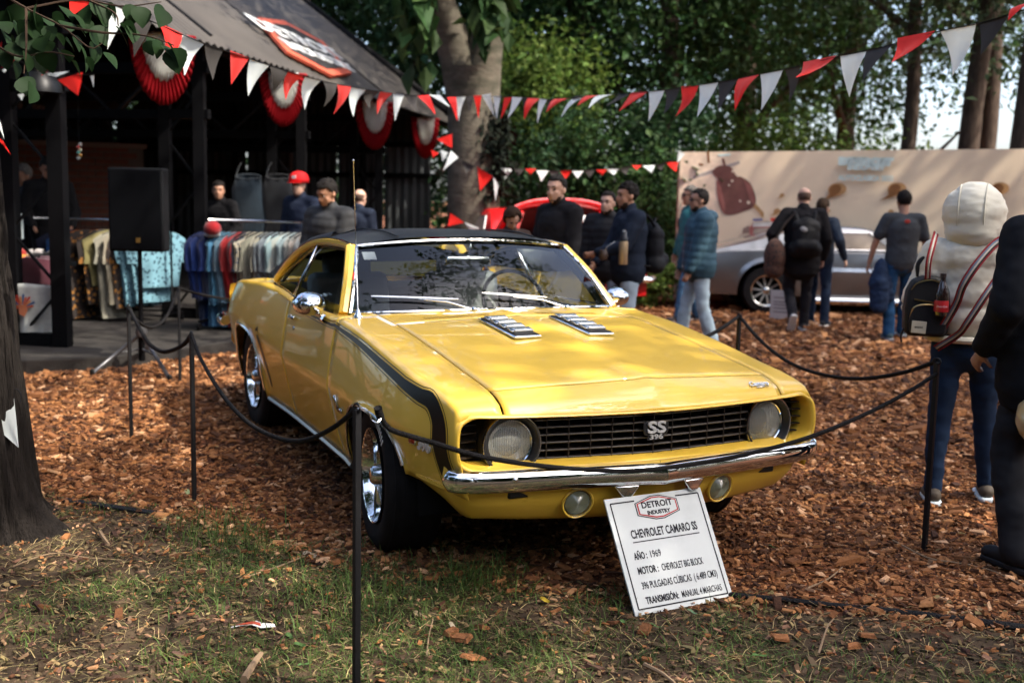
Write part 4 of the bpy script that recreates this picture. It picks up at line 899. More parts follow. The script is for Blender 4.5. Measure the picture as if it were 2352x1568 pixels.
# ---- dark trunk in the left foreground with its leafy twigs
def left_tree():
    b = gnd(-40, 1215); t = thing("tree", "dark ridged trunk at the left edge in the foreground, leafy twigs overhead", "tree", (b[0], b[1], 0))
    rt = np.array([RC[0][0], RC[0][1], 0]); rt /= np.linalg.norm(rt)
    n = 120; G = []
    prof = [(-.1, .42), (.0, .34), (.06, .285), (.15, .245), (.35, .215), (.7, .195), (1.1, .18), (1.7, .165), (2.6, .15), (3.6, .14), (5, .12)]
    hs = np.concatenate([np.linspace(-.1, 1.6, 70), np.linspace(1.65, 5, 20)]); rf = pchip([p[0] for p in prof], [p[1] for p in prof])
    for h in hs:
        r0 = float(rf(h)); row = []
        for k in range(n):
            a = 2*math.pi*k/n; fl = 1+.16*max(0, .25-h)/.25*math.cos(5*a+1)
            rdg = mnoise.noise(Vector((math.cos(a)*7, math.sin(a)*7, h*1.6)))*.02-(1-min(1, 3.2*abs(mnoise.noise(Vector((math.cos(a)*4.5, math.sin(a)*4.5, h*.8+5))))))**2*.034-(1-min(1, 3*abs(mnoise.noise(Vector((math.cos(a)*9, math.sin(a)*9, h*1.6+1))))))**2*.014+.014
            row.append(np.array([math.cos(a)*(r0*fl+rdg), math.sin(a)*(r0*fl+rdg), h])-rt*.035*h)
        G.append(row)
    MB().grid(np.array(G), wv=True, flip=True).build("trunk", pm("dark_bark", (.017, .014, .012), rough=.95, var=.4, vscale=9, bump=1, bscale=30, stretch=(3, 3, .5)), t, sharp=180)
    r = np.random.default_rng(21)
    lm = leafmat("near_leaf", (.014, .036, .012), .3, .3); tw = pm("twig", (.05, .032, .022), rough=.9)
    loc = np.array([b[0], b[1], 0])
    # broad toothed leaf: fan of quads with a crease
    def leafmesh():
        mb = MB(); out = []
        for i in range(13):
            q = i/12; w_ = .5*math.sin(math.pi*q**.72)**.85*(1-.15*q)*(1+.06*(i % 2)); out.append((q, w_))
        G = [[(q, -w_, .12*w_-.25*q*q), (q, -w_*.5, .03*w_-.25*q*q), (q, 0, -.25*q*q), (q, w_*.5, .03*w_-.25*q*q), (q, w_, .12*w_-.25*q*q)] for q, w_ in out]
        return np.array(G)
    LG = leafmesh(); proto = None
    crown("crown", t, np.array([-.2, -2.2, 5.6]), (4.2, 3.2, 1.5), 70, 6500, .17, lm, spread=(.5, .5, .35), seed=81)
    spots = [(30, 60, 4.6), (60, 120, 4.5), (15, 20, 4.7), (100, 80, 4.6), (150, 90, 4.5), (180, 100, 4.4), (205, 75, 4.5), (120, 30, 4.7), (70, 30, 4.6), (230, 35, 4.7), (240, 15, 4.6), (140, 15, 4.6), (45, 180, 4.4), (75, 195, 4.4), (60, 165, 4.5), (165, 140, 4.4), (200, 130, 4.4), (190, 115, 4.5), (240, 120, 4.4), (95, 120, 4.5), (110, 60, 4.6), (215, 60, 4.6), (20, 100, 4.6), (5, 50, 4.6), (0, 110, 4.6), (50, 75, 4.6), (85, 10, 4.6), (30, 10, 4.7), (165, 30, 4.6), (300, 10, 4.6), (320, 15, 4.6), (355, 12, 4.6), (375, 20, 4.6), (275, 55, 4.5), (300, 62, 4.5), (265, 60, 4.5), (335, 95, 4.4), (360, 90, 4.4), (385, 100, 4.4), (400, 110, 4.4), (345, 85, 4.5), (130, 110, 4.5), (175, 60, 4.6), (60, 50, 4.6), (90, 60, 4.7), (25, 80, 4.7), (150, 50, 4.7), (190, 20, 4.7), (110, 95, 4.6), (20, 40, 4.8), (70, 80, 4.8), (130, 75, 4.8), (50, 15, 4.8), (100, 40, 4.8), (10, 75, 4.8), (170, 80, 4.8), (200, 45, 4.8), (215, 95, 4.6), (150, 115, 4.6), (35, 140, 4.6), (70, 105, 4.7), (250, 5, 4.7), (225, 5, 4.7), (205, 5, 4.8), (30, 110, 4.8), (90, 130, 4.7), (5, 25, 4.7), (45, 45, 4.7), (285, 50, 4.5), (370, 105, 4.4)]
    for u, v, d in spots:
        p = at(u, v, d)-loc; L = r.uniform(.060, .105); a = r.normal(0, .9); pit = r.uniform(-1.35, -.5); R_ = rotz(math.atan2(rt[1], rt[0])+a)@roty(-pit)@rotx(r.normal(0, .6))
        if proto is None:
            o = proto = MB().grid(LG).build("leaf", lm, t)
        else:
            o = bpy.data.objects.new("leaf", proto.data); col.objects.link(o); o.parent = t
        o.location = tuple(p); o.rotation_mode = 'XYZ'; o.rotation_euler = Matrix(R_).to_euler(); o.scale = (L, L, L)
    for a in ([(-40, -40, 4.7), (60, 20, 4.65), (140, 60, 4.55), (205, 110, 4.45), (235, 100, 4.45)], [(140, 60, 4.55), (230, 75, 4.5), (290, 78, 4.5), (345, 85, 4.45), (400, 105, 4.4)], [(60, 20, 4.65), (60, 110, 4.5), (55, 170, 4.45)], [(60, 20, 4.65), (180, 0, 4.7), (280, 15, 4.65), (370, 5, 4.65)], [(-30, 90, 4.6), (40, 130, 4.55), (110, 120, 4.5), (170, 130, 4.45)], [(200, 0, 4.7), (262, 30, 4.6), (272, 60, 4.5)]):
        q = cat([at(*k)-loc for k in a], 12); MB().tube(q, np.linspace(.006, .002, 12), 5).build("twig", tw, t)
    q = cat([np.array([0, 0, 3.4])-rt*.1, at(-200, -250, 4.75)-loc, at(-40, -40, 4.7)-loc], 10); MB().tube(q, np.linspace(.05, .008, 10), 7).build("branch", tw, t)
left_tree()
# ================================================================ open shed on the left
ST = pm("black_steel", (.003, .003, .0036), rough=.6, var=.2, spec=.08); ST2 = pm("dark_steel", (.003, .003, .0033), rough=.6)
ROOF = pm("roof_sheet", (.062, .055, .048), rough=.50, var=.22, vscale=1.4, grime=((.022, .020, .019), .55, .50, .70), spec=.25)
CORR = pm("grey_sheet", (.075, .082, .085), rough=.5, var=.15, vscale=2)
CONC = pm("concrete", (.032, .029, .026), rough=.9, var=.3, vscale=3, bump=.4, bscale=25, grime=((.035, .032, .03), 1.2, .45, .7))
R2 = np.array([RC[0][0], RC[0][1], 0]); R2 /= np.linalg.norm(R2); F2 = np.array([-R2[1], R2[0], 0]);
E0 = at(230, -6, 10.2); E1 = at(1031, 270, 21.0)
U = E1-E0; UL = math.hypot(U[0], U[1]); Uh = np.array([U[0], U[1], 0])/UL; Wl = np.array([-Uh[1], Uh[0], 0])          # Wl points left, into the shed
if Wl@R2 > 0: Wl = -Wl
SB = np.array([E0[0], E0[1], 0])
def S(a, b, z=0.0):
    """shed coordinates: a along the eave from its near end, b to the left, z above ground"""
    return SB+Uh*a+Wl*b+np.array([0, 0, z])
ez = lambda a: E0[2]+(E1[2]-E0[2])*a/UL
PIT = 2.6/3.5; HW = 3.5
def build_shed():
    t = thing("market_shed", "open black steel shed with a corrugated pitched roof over the clothes stall", "shed", SB)
    o3 = SB
    def pt(*q): return np.array(S(*q))-o3
    A0 = -1.6
    # corrugated roof, near slope (one sheet per 0.9 m run) and far slope
    def slope(name, a0, a1, sgn):
        G = []
        for a in np.arange(a0, a1+.001, .038):
            ph = (a-A0)*2*math.pi/.152; w_ = .016*math.cos(ph); row = []
            for q in np.linspace(-.06, 1, 6):
                b = HW*q if sgn > 0 else 2*HW-HW*q
                row.append(pt(a, b, ez(a)+PIT*HW*q+w_))
            G.append(row)
        return MB().grid(np.array(G)).build(name, ROOF, t)
    a = A0; k = 0
    while a < UL-.05:
        b = min(a+1.064, UL); slope("roof_sheet", a, b+.038, 1); a = b
    slope("far_roof_slope", A0, UL, -1)
    for q0, q1 in ((.02, HW-.02), (HW+.02, 2*HW-.02)):
        f_ = lambda b: PIT*(b if b < HW else 2*HW-b)-.05
        MB().grid(np.array([[pt(a_, b_, ez(a_)+f_(b_)) for b_ in (q0, q1)] for a_ in np.linspace(A0+.05, UL-.05, 6)])).build("roof_shade_sheet", pm("shade_sheet_black", (.008, .008, .008), rough=.95), t)  # dark sheet added under the roof, standing in for its shade
    MB().bar(pt(A0, HW, ez(A0)+PIT*HW+.03), pt(UL, HW, ez(UL)+PIT*HW+.03), .35, .05).build("ridge_cap", ST, t)
    MB().bar(pt(UL+.02, -.15, ez(UL)-.05), pt(UL+.02, HW, ez(UL)+PIT*HW-.02), .10, .16).build("barge_board", ST, t)
    MB().bar(pt(A0, .05, ez(A0)-.10), pt(UL, .05, ez(UL)-.10), .08, .14).build("eave_beam", ST, t)
    # paired posts with lacing, on the front line and the far line
    for uu in (182, 500, 725, 897):
        inv = 1/10.2+(uu-230)/(1031-230)*(1/21-1/10.2); d = 1/inv; p = P(uu, d); aa = (p-SB)@Uh; bb = max(.12, (p-SB)@Wl)
        for bz, nm in ((bb, 0), (2*HW-bb, 1)):
            L_ = .5 if uu == 182 else .42
            w_ = .135 if uu == 182 else .12
            c0, c1 = (aa, bz+.0), (aa, bz+(L_ if nm == 0 else -L_))
            zt = ez(aa)-.02+PIT*(bz if bz < HW else 2*HW-bz)*0
            for c in (c0, c1): MB().box(pt(c[0], c[1], (zt+.1)/2), (w_, w_, zt-.1), rotz(math.atan2(R2[1], R2[0]))).build("post", ST, t, smooth=False)
            mb = MB(); nseg = 6
            for i in range(nseg):
                z0, z1 = .12+(zt-.2)*i/nseg, .12+(zt-.2)*(i+1)/nseg; f_ = c0 if i % 2 else c1; g_ = c1 if i % 2 else c0
                mb.bar(pt(f_[0], f_[1], z0), pt(g_[0], g_[1], z1), .022)
            q = mb.build("lacing", ST2, t, smooth=False); q["kind"] = "stuff"
            if nm == 0: MB().bar(pt(c0[0], c0[1], .17), pt(c1[0], c1[1], .17), .12, .12).build("post_foot", ST, t, smooth=False)
        # truss across at this post
        z = ez(aa)-.35
        MB().bar(pt(aa, 0, z), pt(aa, 2*HW, z), .08, .12).build("tie_beam", ST, t, smooth=False)
        MB().bar(pt(aa, 0, z-.5), pt(aa, 2*HW, z-.5), .06, .10).build("tie_beam", ST, t, smooth=False)
        MB().bar(pt(aa, 0, ez(aa)-.05), pt(aa, HW, ez(aa)+PIT*HW-.08), .08, .12).build("rafter", ST, t, smooth=False)
        MB().bar(pt(aa, 2*HW, ez(aa)-.05), pt(aa, HW, ez(aa)+PIT*HW-.08), .08, .12).build("rafter", ST, t, smooth=False)
        mb = MB()
        for i in range(12):
            b0, b1 = 2*HW*i/12, 2*HW*(i+1)/12; mb.bar(pt(aa, b0, z if i % 2 else z-.5), pt(aa, b1, z-.5 if i % 2 else z), .03)
        for i in range(1, 6): mb.bar(pt(aa, HW*i/3, z), pt(aa, HW*i/3, ez(aa)+PIT*(HW-abs(HW*i/3-HW))-.05), .04)
        q = mb.build("truss_web", ST2, t, smooth=False); q["kind"] = "stuff"
    for q in (.2, .4, .6, .8):
        MB().bar(pt(A0, HW*q, ez(A0)+PIT*HW*q-.08), pt(UL, HW*q, ez(UL)+PIT*HW*q-.08), .05, .08).build("purlin", ST2, t, smooth=False)
    for z in (1.05, 2.0): MB().bar(pt(0, 2*HW-.1, z), pt(UL, 2*HW-.1, z), .06, .08).build("rail", ST2, t, smooth=False)
    # corrugated end wall with the gable above, and a far side wall added to darken the inside
    def sheet(p0, p1, z0, zt, name, mat=CORR):
        n = int(np.linalg.norm(p1-p0)/.03); G = []; dr_ = (p1-p0)/np.linalg.norm(p1-p0); nn = np.array([-dr_[1], dr_[0], 0])
        for i in range(n+1):
            q = i/n; p = p0+(p1-p0)*q; o = nn*.016*math.sin(i*math.pi/2.6); G.append([p+o+np.array([0, 0, z0]), p+o+np.array([0, 0, zt(q)])])
        MB().grid(np.array(G)).build(name, mat, t)
    e0, e1 = pt(UL-.3, .25), pt(UL-.3, 2*HW-.2)
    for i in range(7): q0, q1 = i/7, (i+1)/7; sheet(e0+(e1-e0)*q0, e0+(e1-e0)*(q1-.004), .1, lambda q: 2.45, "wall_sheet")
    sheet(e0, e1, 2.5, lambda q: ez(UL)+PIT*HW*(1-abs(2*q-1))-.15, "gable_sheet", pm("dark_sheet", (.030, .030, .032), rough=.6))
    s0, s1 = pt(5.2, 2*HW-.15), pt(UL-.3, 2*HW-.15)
    sheet(s0, s1, .1, lambda q: 2.9, "added_side_wall", pm("dark_sheet"  , (.030, .030, .032)))  # wall added on the open side to keep light out
    for i in range(1, 5): MB().bar(e0+(e1-e0)*i/5+np.array([0, 0, .1])-Uh*.06, e0+(e1-e0)*i/5+np.array([0, 0, 3.2])-Uh*.06, .09).build("wall_stud", ST, t, smooth=False)
    for z in (2.47, 1.9): MB().bar(e0-Uh*.05+np.array([0, 0, z]), e1-Uh*.05+np.array([0, 0, z]), .06, .09).build("wall_rail", ST, t, smooth=False)
    return t
SHED = build_shed()
# slab
def slab():
    g_ = lambda u, v: gnd(u, v, .12)
    poly = [gnd(-420, 822, .12), gnd(60, 826, .12), gnd(200, 820, .12), gnd(262, 817, .12), gnd(330, 808, .12), gnd(420, 797, .12), gnd(545, 781, .12), S(8.5, -1.0, .12), S(UL+.3, -.4, .12), S(UL+.3, 2*HW+.5, .12), S(-1, 2*HW+1, .12)]
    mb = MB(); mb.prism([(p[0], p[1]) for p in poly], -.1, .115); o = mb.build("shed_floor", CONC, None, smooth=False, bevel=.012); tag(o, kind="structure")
slab()
# hexagonal board on the roof
def roof_sign():
    n = np.cross(U/np.linalg.norm(U), (S(0, HW, ez(0)+PIT*HW)-E0)); n /= np.linalg.norm(n); n = n if n[2] > 0 else -n
    def hit(u, v):
        d = ray(u, v); return CAM+d*(((E0+n*.06-CAM)@n)/(d@n))
    H = [hit(*q) for q in ((588, 43), (650, 50), (741, 99), (807, 171), (762, 176), (658, 122))]; c = np.mean(H, 0)
    e = U/np.linalg.norm(U); s = np.cross(n, e); s = s if s[2] > 0 else -s
    t = thing("roof_sign", "hexagonal red-edged board with white lettering lying on the shed roof", "sign", c)
    loc = lambda p: ((p-c)@e, (p-c)@s)
    hx = [loc(p) for p in H]; fr = frame((0, 0, 0), e, s)
    def pr_(poly, h0, h1, name, mat):
        o = MB().prism(poly, h0, h1).build(name, mat, t, smooth=False); o.data.transform(fr); return o
    sc_ = lambda k: [(a*k, b*k) for a, b in hx]
    pr_(hx, -.02, .02, "board", pm("sign_red", (.50, .10, .055), rough=.6, var=.15)); pr_(sc_(.80), .02, .026, "panel", pm("sign_black", (.03, .027, .025), rough=.6))
    wht = pm("sign_white", (.70, .72, .70), rough=.6)
    for s_, y, k in (("DETROIT", .13, .62), ("INDUSTRY", -.26, .44)):
        sk = frame((0, 0, 0), e, s); tx = text(s_, k*.72, wht, t, .004, None, "lettering", sx=1.62, bold=.012, shear=0)
        tx.data.transform(Matrix.Translation((.0, y, .032))); tx.data.transform(sk)
roof_sign()
# pleated red and white fans under the eave
def fan(u, v0, hgt, wdt, label):
    inv = 1/10.2+(u-230)/(1031-230)*(1/21-1/10.2); d = 1/inv; p = at(u, v0, d); a = (p-SB)@Uh
    t = thing("pleated_fan", label, "bunting fan", (0, 0, 0), 0, "pleated fans under the shed eave")
    hz = ez(a)-.16; R_ = hgt*d/FPX; wv = wdt*d/FPX/2; o = S(a, -.06, hz)
    ax = Uh*.55+R2*.83; ax /= np.linalg.norm(ax); nn = np.cross(ax, [0, 0, 1])
    def ring(r0, r1, off, name, mat):
        G = []
        for i in range(97):
            th = math.pi*i/96; pl = .022*math.sin(i*math.pi/2); row = []
            for q in np.linspace(r0, r1, 5):
                row.append(o+ax*(math.cos(th)*q*wv)+np.array([0, 0, -math.sin(th)*q*R_])+nn*(pl*q+off)+(np.array([0, 0, -.045*abs(math.sin(i*math.pi/8))]) if (q == r1 and r1 < .9) else (np.array([0, 0, -.012*abs(math.sin(i*math.pi/8))]) if q in (r0, r1) else 0)))
            G.append(row)
        MB().grid(np.array(G)).build(name, mat, t, solid=.004)
    red = pm("fan_red", (.30, .008, .013), rough=.75, translucent=.3); wh = pm("fan_white", (.68, .68, .64), rough=.8, translucent=.3)
    ring(.52, 1.0, 0, "red_cloth", red); ring(.05, .62, .02, "white_cloth", wh)
    return t
for q in ((366, 130, 160, 150, "largest pleated red and white fan, nearest on the shed eave"), (643, 205, 122, 112, "second pleated fan along the eave, behind the grey pennants"), (854, 255, 108, 96, "third pleated fan along the eave, right of the roof board"), (971, 285, 92, 70, "smallest pleated fan at the far end of the eave, beside the pale trunk")): fan(*q)
# brick wall far left behind the shed
def brick_wall():
    p0, p1 = P(-260, 17.0), P(330, 18.6); d = p1-p0; L = math.hypot(d[0], d[1]); t = thing("brick_wall", "low brown brick wall behind the clothes stall at far left", "wall", (p0[0], p0[1], 0), math.atan2(d[1], d[0]))
    MB().box((L/2, 0, 1.1), (L, .20, 2.2)).build("mortar", pm("mortar", (.16, .13, .11), rough=.95), t, smooth=False)
    MB().box((L/2, 0, 2.24), (L+.1, .30, .08)).build("coping", pm("coping", (.24, .16, .13), rough=.9), t, smooth=False)
    bm_ = pm("brick", (.20, .075, .050), rough=.9, var=.35, vscale=5); pr_ = None; r = np.random.default_rng(3); n = 0
    rows = list(range(22)); cnt = 0; rest = MB()
    for j in rows[::-1]:
        x = (j % 2)*.13
        while x < L-.25:
            if 1.0 < x < 4.6 and cnt < 300:
                if pr_ is None: pr_ = o = MB().box((0, 0, 0), (.24, .03, .075)).build("brick", bm_, t, smooth=False)
                else: o = bpy.data.objects.new("brick", pr_.data); col.objects.link(o); o.parent = t
                o.location = (x+.12, -.108-r.uniform(0, .006), .08+j*.1); cnt += 1
            else: rest.box((x+.12, -.108-r.uniform(0, .006), .08+j*.1), (.24, .03, .075))
            x += .26
    q = rest.build("brick_courses", bm_, t, smooth=False); q["kind"] = "stuff"
brick_wall()

# ================================================================ clothes and stall furniture
GARM = {}
def cloth(name, c, **k): return pm("cloth_"+name, tuple(.58*q for q in c), rough=.9, sheen=.3, var=.18, vscale=14, **k)  # colours dimmed to put the shade under the roof into the cloth
def shirt_mesh(L, long=False, seed=0, sleeve=.24):
    """folded-flat garment on a hanger: local x = shoulder line, z down from 0, y = thickness"""
    r = np.random.default_rng(seed); V = []; 
    out = [(-.05, 0), (-.20, -.045), (-.27-.02, -.10), (-.31, -.10-sleeve), (-.235, -.12-sleeve), (-.205, -.22), (-.22, -.45*L/.65), (-.225, -L), (.225, -L), (.22, -.45*L/.65), (.205, -.22), (.235, -.12-sleeve), (.31, -.10-sleeve), (.29, -.10), (.20, -.045), (.05, 0)]
    mb = MB(); G = []
    xs = np.linspace(-.30, .30, 15)
    def lohi(x):
        ax = abs(x); hi = -.0-.045*max(0, (ax-.05)/.15) if ax < .2 else -.045-.055*(ax-.2)/.09
        lo = -L if ax < .222 else -.12-sleeve*(1 if ax > .23 else 1)
        return hi, lo
    for side_ in (1, -1):
        G = []
        for x in xs:
            hi, lo = lohi(x); row = []
            for q in np.linspace(0, 1, 12):
                th = .034*(1-(abs(x)/.31)**2)**.5*(1-.3*q)+.004 if abs(x) < .309 else .004
                wv = .014*math.sin(x*40+seed)*q+.01*mnoise.noise(Vector((x*9, q*3+seed, side_)))
                row.append((x*(1+.05*math.sin(q*4+seed)), side_*th+wv, hi+(lo-hi)*q))
            G.append(row)
        mb.grid(np.array(G), flip=side_ < 0)
    return mb
def garment(name, pos, yaw, L, mat, label, group, seed, sleeve=.24, cat_="shirt", z=0.0):
    t = thing(name, label, cat_, pos, yaw, group)
    shirt_mesh(L, seed=seed, sleeve=sleeve).build("cloth", mat, t)
    mb = MB(); mb.tube(cat([(-.2, 0, -.05), (-.1, 0, -.02), (0, 0, .0), (.1, 0, -.02), (.2, 0, -.05)], 9), .007, 6); mb.tube(cat([(0, 0, 0), (0, 0, .06), (.012, 0, .085), (.0, 0, .10), (-.014, 0, .09)], 9), .0025, 5); mb.build("hanger", ST2, t)
    return t
def rack(a, b, zr, label, base=True):
    a = np.array(a); b = np.array(b); d = b-a; L = math.hypot(d[0], d[1]); t = thing("clothes_rack", label, "clothes rack", (a[0], a[1], 0), math.atan2(d[1], d[0]))
    chm = pm("rail_chrome", (.6, .6, .6), rough=.2, metal=1)
    z0 = a[2]
    MB().tube([(0, 0, zr), (L, 0, zr)], .014, 8).build("rail", chm, t)
    for x in (0.0, L):
        MB().tube([(x, 0, zr), (x, 0, z0+.12)], .013, 8).build("upright", ST, t)
        MB().tube([(x, -.25, z0+.09), (x, .25, z0+.09)], .014, 8).build("foot_bar", ST, t)
        for y in (-.25, .25): MB().lathe([(.001, -.015), (.035, -.015), (.035, .015), (.001, .015)], (x, y, z0+.037), 'x', 12).build("caster", ST, t)
    MB().tube([(0, 0, z0+.12), (L, 0, z0+.12)], .011, 8).build("lower_bar", ST, t)
    return t, math.atan2(d[1], d[0]), L
def flower(name, base, dots, sc_=22):
    m = bpy.data.materials.new(name); m.use_nodes = True; t = m.node_tree; b = t.nodes["Principled BSDF"]; b.inputs["Roughness"].default_value = .9
    N = t.nodes.new; L = t.links.new; tc = N("ShaderNodeTexCoord"); v = N("ShaderNodeTexVoronoi"); v.inputs["Scale"].default_value = sc_; L(tc.outputs["Object"], v.inputs[0])
    r = N("ShaderNodeValToRGB"); e = r.color_ramp.elements; e[0].color = (*dots, 1); e[0].position = .32; e[1].color = (*base, 1); e[1].position = .40; L(v.outputs["Distance"], r.inputs[0])
    L(r.outputs[0], b.inputs["Base Color"]); return m
def stall():
    z0 = .12
    a = at(480, 508, 11.55); b = at(742, 509, 11.3); zr = (a[2]+b[2])/2
    t, yaw, L = rack((a[0], a[1], z0), (b[0], b[1], z0), zr, "long clothes rack of blue, red and pale shirts beside the coupe's tail")
    d = (b-a)/np.linalg.norm(b-a)
    fl1 = flower("floral_cream", (.50, .46, .34), (.05, .09, .16)); GR_ = "short sleeved shirts on the long rack"
    items = [(472, (.010, .035, .19), "royal blue"), (486, (.012, .045, .23), "royal blue"), (498, (.010, .032, .17), "deep blue"), (512, (.07, .26, .46), "sky blue"), (526, (.08, .28, .44), "sky blue"), (540, (.13, .24, .33), "slate blue"), (552, (.40, .012, .015), "bright red"), (563, (.35, .010, .014), "bright red"), (574, (.03, .035, .06), "dark navy"), (586, None, "flowered cream"), (600, (.42, .42, .32), "cream"), (613, (.46, .44, .33), "cream"), (625, (.25, .30, .33), "grey blue"), (638, (.22, .27, .31), "grey blue"), (650, (.35, .52, .55), "pale aqua"), (663, (.50, .55, .50), "off white"), (676, (.40, .53, .56), "pale aqua"), (690, (.40, .42, .40), "pale grey"), (704, (.44, .40, .36), "pale beige"), (716, (.30, .34, .36), "pale grey")]
    seen = {}
    for i, (u, c, nm) in enumerate(items):
        q = (u-480)/(742-480); p = a+(b-a)*q; seen[nm] = seen.get(nm, 0)+1
        m = fl1 if c is None else cloth(nm.replace(" ", "_")+str(i), c)
        o_ = ["first", "second", "third"][seen[nm]-1]
        tot = sum(1 for x in items if x[2] == nm)
        lab = f"{nm} short sleeved shirt on the long rack" if tot == 1 else f"{o_} {nm} shirt from the left on the long rack"
        garment("shirt", p+np.array([0, 0, -.11]), yaw+math.pi/2+rng.normal(0, .09)-.22, rng.uniform(.66, .74) if i < 9 else rng.uniform(.60, .66), m, lab, GR_, i, sleeve=.27)
    # trousers and long garments hanging below on a second bar: blue and red dresses
    for i, (u, c, nm) in enumerate(((487, (.010, .045, .16), "long dark blue garment under the royal blue shirts"), (512, (.07, .22, .40), "long sky blue garment under the sky blue shirts"), (536, (.12, .24, .36), "long slate blue garment left of the red shirts"), (556, (.42, .012, .016), "long red garment under the red shirts"))):
        q = (u-480)/(742-480); p = a+(b-a)*q+F2*.10
        garment("hanging_dress", p+np.array([0, 0, -.13]), yaw+math.pi/2-.3, .95, cloth("long"+str(i), c), nm, "long garments on the long rack", 40+i, sleeve=.2, cat_="dress")
    # second rack, behind the posts
    a2 = at(60, 505, 12.2); b2 = at(392, 503, 12.0); zr2 = (a2[2]+b2[2])/2
    t2, yaw2, L2 = rack((a2[0], a2[1], z0), (b2[0], b2[1], z0), zr2, "clothes rack of patterned and beige garments behind the loudspeaker")
    fl2 = flower("floral_blue", (.16, .33, .40), (.02, .06, .09), 26); fl3 = flower("floral_dark", (.02, .014, .012), (.28, .12, .02), 18)
    for i, (u, m, L_, nm) in enumerate(((150, cloth("navy2", (.014, .02, .05)), .75, "navy shirt hanging left of the front post pair"), (166, cloth("blueg", (.01, .05, .16)), 1.0, "long blue shirt beside the folded maroon clothes"), (186, cloth("orange", (.30, .085, .012)), .62, "burnt orange shirt between the two front posts"), (196, fl3, .95, "dark dress with orange flowers behind the right front post"), (236, fl3, .80, "dark dress with orange flowers left of the yellow knit"), (252, cloth("knit", (.33, .29, .12)), .60, "yellow knitted top beside the right front post"), (276, cloth("ivory", (.44, .42, .33)), .95, "ivory dress below the left edge of the loudspeaker"), (290, cloth("ivory2", (.40, .36, .27)), .80, "beige top below the loudspeaker"), (306, fl3, .85, "dark flowered dress below the middle of the loudspeaker"), (326, fl2, .82, "blue flowered dress right of the speaker pole"), (346, fl2, .78, "blue flowered shirt, second from the rack's right end"), (362, fl2, .62, "blue flowered shirt nearest the right end of its rack"))):
        q = (u-60)/(392-60); p = a2+(b2-a2)*q
        garment("shirt", p+np.array([0, 0, -.11]), yaw2+math.pi/2+rng.normal(0, .2)-.7, L_, m, nm, "garments on the rack behind the loudspeaker", 60+i, cat_="shirt")
    # knitted red and white cap hung on the rack end
    t = thing("knit_cap", "red cap with white rim hung at the left end of the long rack", "cap", at(488, 525, 11.3)); MB().ell((0, 0, 0), (.10, .09, .08)).build("crown", cloth("capred", (.38, .012, .016)), t); MB().ell((-.03, 0, -.06), (.09, .085, .035)).build("brim", cloth("capwhite", (.6, .58, .55)), t)
    # jeans on the wall
    for i, (u, c) in enumerate(((571, (.018, .034, .050)), (640, (.006, .008, .012)))):
        p = at(u, 405, 13.4); t = thing("hanging_jeans", ("blue jeans" if i == 0 else "black jeans")+" hung on the wire panel inside the shed", "jeans", p, math.atan2(R2[1], R2[0]))
        G = []
        for z, w_, dp in ((0, .15, .03), (-.05, .16, .045), (-.15, .18, .05), (-.3, .19, .05), (-.5, .20, .045), (-.8, .21, .045)):
            G.append([(w_*math.cos(k*math.pi/8)+.02*math.sin(z*9), -dp*math.sin(k*math.pi/8)-.01*math.sin(k*3+z*20), z-.03*math.sin(k*math.pi/8)*(z == 0)) for k in range(17)])
        MB().grid(np.array(G), flip=True).build("denim", cloth("denim%d" % i, c), t); MB().tube(cat([(-.15, 0, .0), (-.12, .0, .10), (-.08, 0, .16)], 6), .006, 5).build("hook", CORR, t)
        MB().tube([(.15*math.cos(k*math.pi/8), -.034*math.sin(k*math.pi/8), -.01-.03*math.sin(k*math.pi/8)) for k in range(17)], .014, 6).build("waistband", cloth("denimw%d" % i, tuple(np.array(c)*.6)), t)
    # bulb
    p = at(455, 414, 14.5); t = thing("pendant_bulb", "small glowing orange bulb hanging inside the shed", "lamp", p); MB().ell((0, 0, 0), (.035, .035, .055)).build("bulb", pm("bulb_glow", (1, .5, .1), emit=((1.0, .33, .05), 9.0)), t); MB().tube([(0, 0, .05), (0, 0, 1.2)], .005, 5).build("cord", ST2, t); MB().lathe([(.02, .05), (.022, .09), (.012, .12)], (0, 0, 0), 'z', 10).build("socket", ST2, t)
    # colourful string of small lights / toy hanging between the posts
    p = at(182, 343, 11.6); t = thing("hanging_trinket", "bright beaded trinket hanging between the two front posts", "ornament", p)
    for i, c in enumerate(((.7, .75, .7), (.6, .05, .03), (.75, .8, .6), (.05, .35, .3), (.7, .35, .05), (.7, .75, .7))): MB().ell((.02*math.sin(i*2.2), .01*math.cos(i*3), .05-i*.028), (.024, .02, .018), 8, 6).build("bead", pm("bead%d" % i, c, rough=.3, coat=1), t)
    MB().tube([(0, 0, .06), (0, 0, .9)], .003, 4).build("thread", ST2, t)
    # round black lamp up left
    p = at(92, 205, 9.6); t = thing("dome_lamp", "dark domed lamp hanging at the near corner of the shed", "lamp", p); MB().lathe([(.001, .16), (.10, .14), (.17, .05), (.185, -.03), (.17, -.03), (.001, .10)], (0, 0, 0), 'z', 24).build("shade", pm("lamp_shade", (.006, .007, .008), rough=.4, spec=.2), t); MB().tube([(0, 0, .15), (0, 0, 1.0)], .01, 6).build("cord", ST2, t)
    # display table with folded clothes and a hung white T-shirt
    zt = at(70, 600, 10.6)[2]; c = P(60, 10.75); yw = math.atan2(R2[1], R2[0])
    t = thing("display_table", "clothes table under folded garments at the left edge of the stall", "table", (c[0], c[1], .115), yw)
    MB().box((0, 0, zt-.16), (.72, .55, .04)).build("table_top", ST, t, bevel=.004)
    for x in (-.3, .3):
        for y in (-.22, .22): MB().box((x, y, (zt-.18)/2), (.035, .035, zt-.18)).build("leg", ST, t, smooth=False)
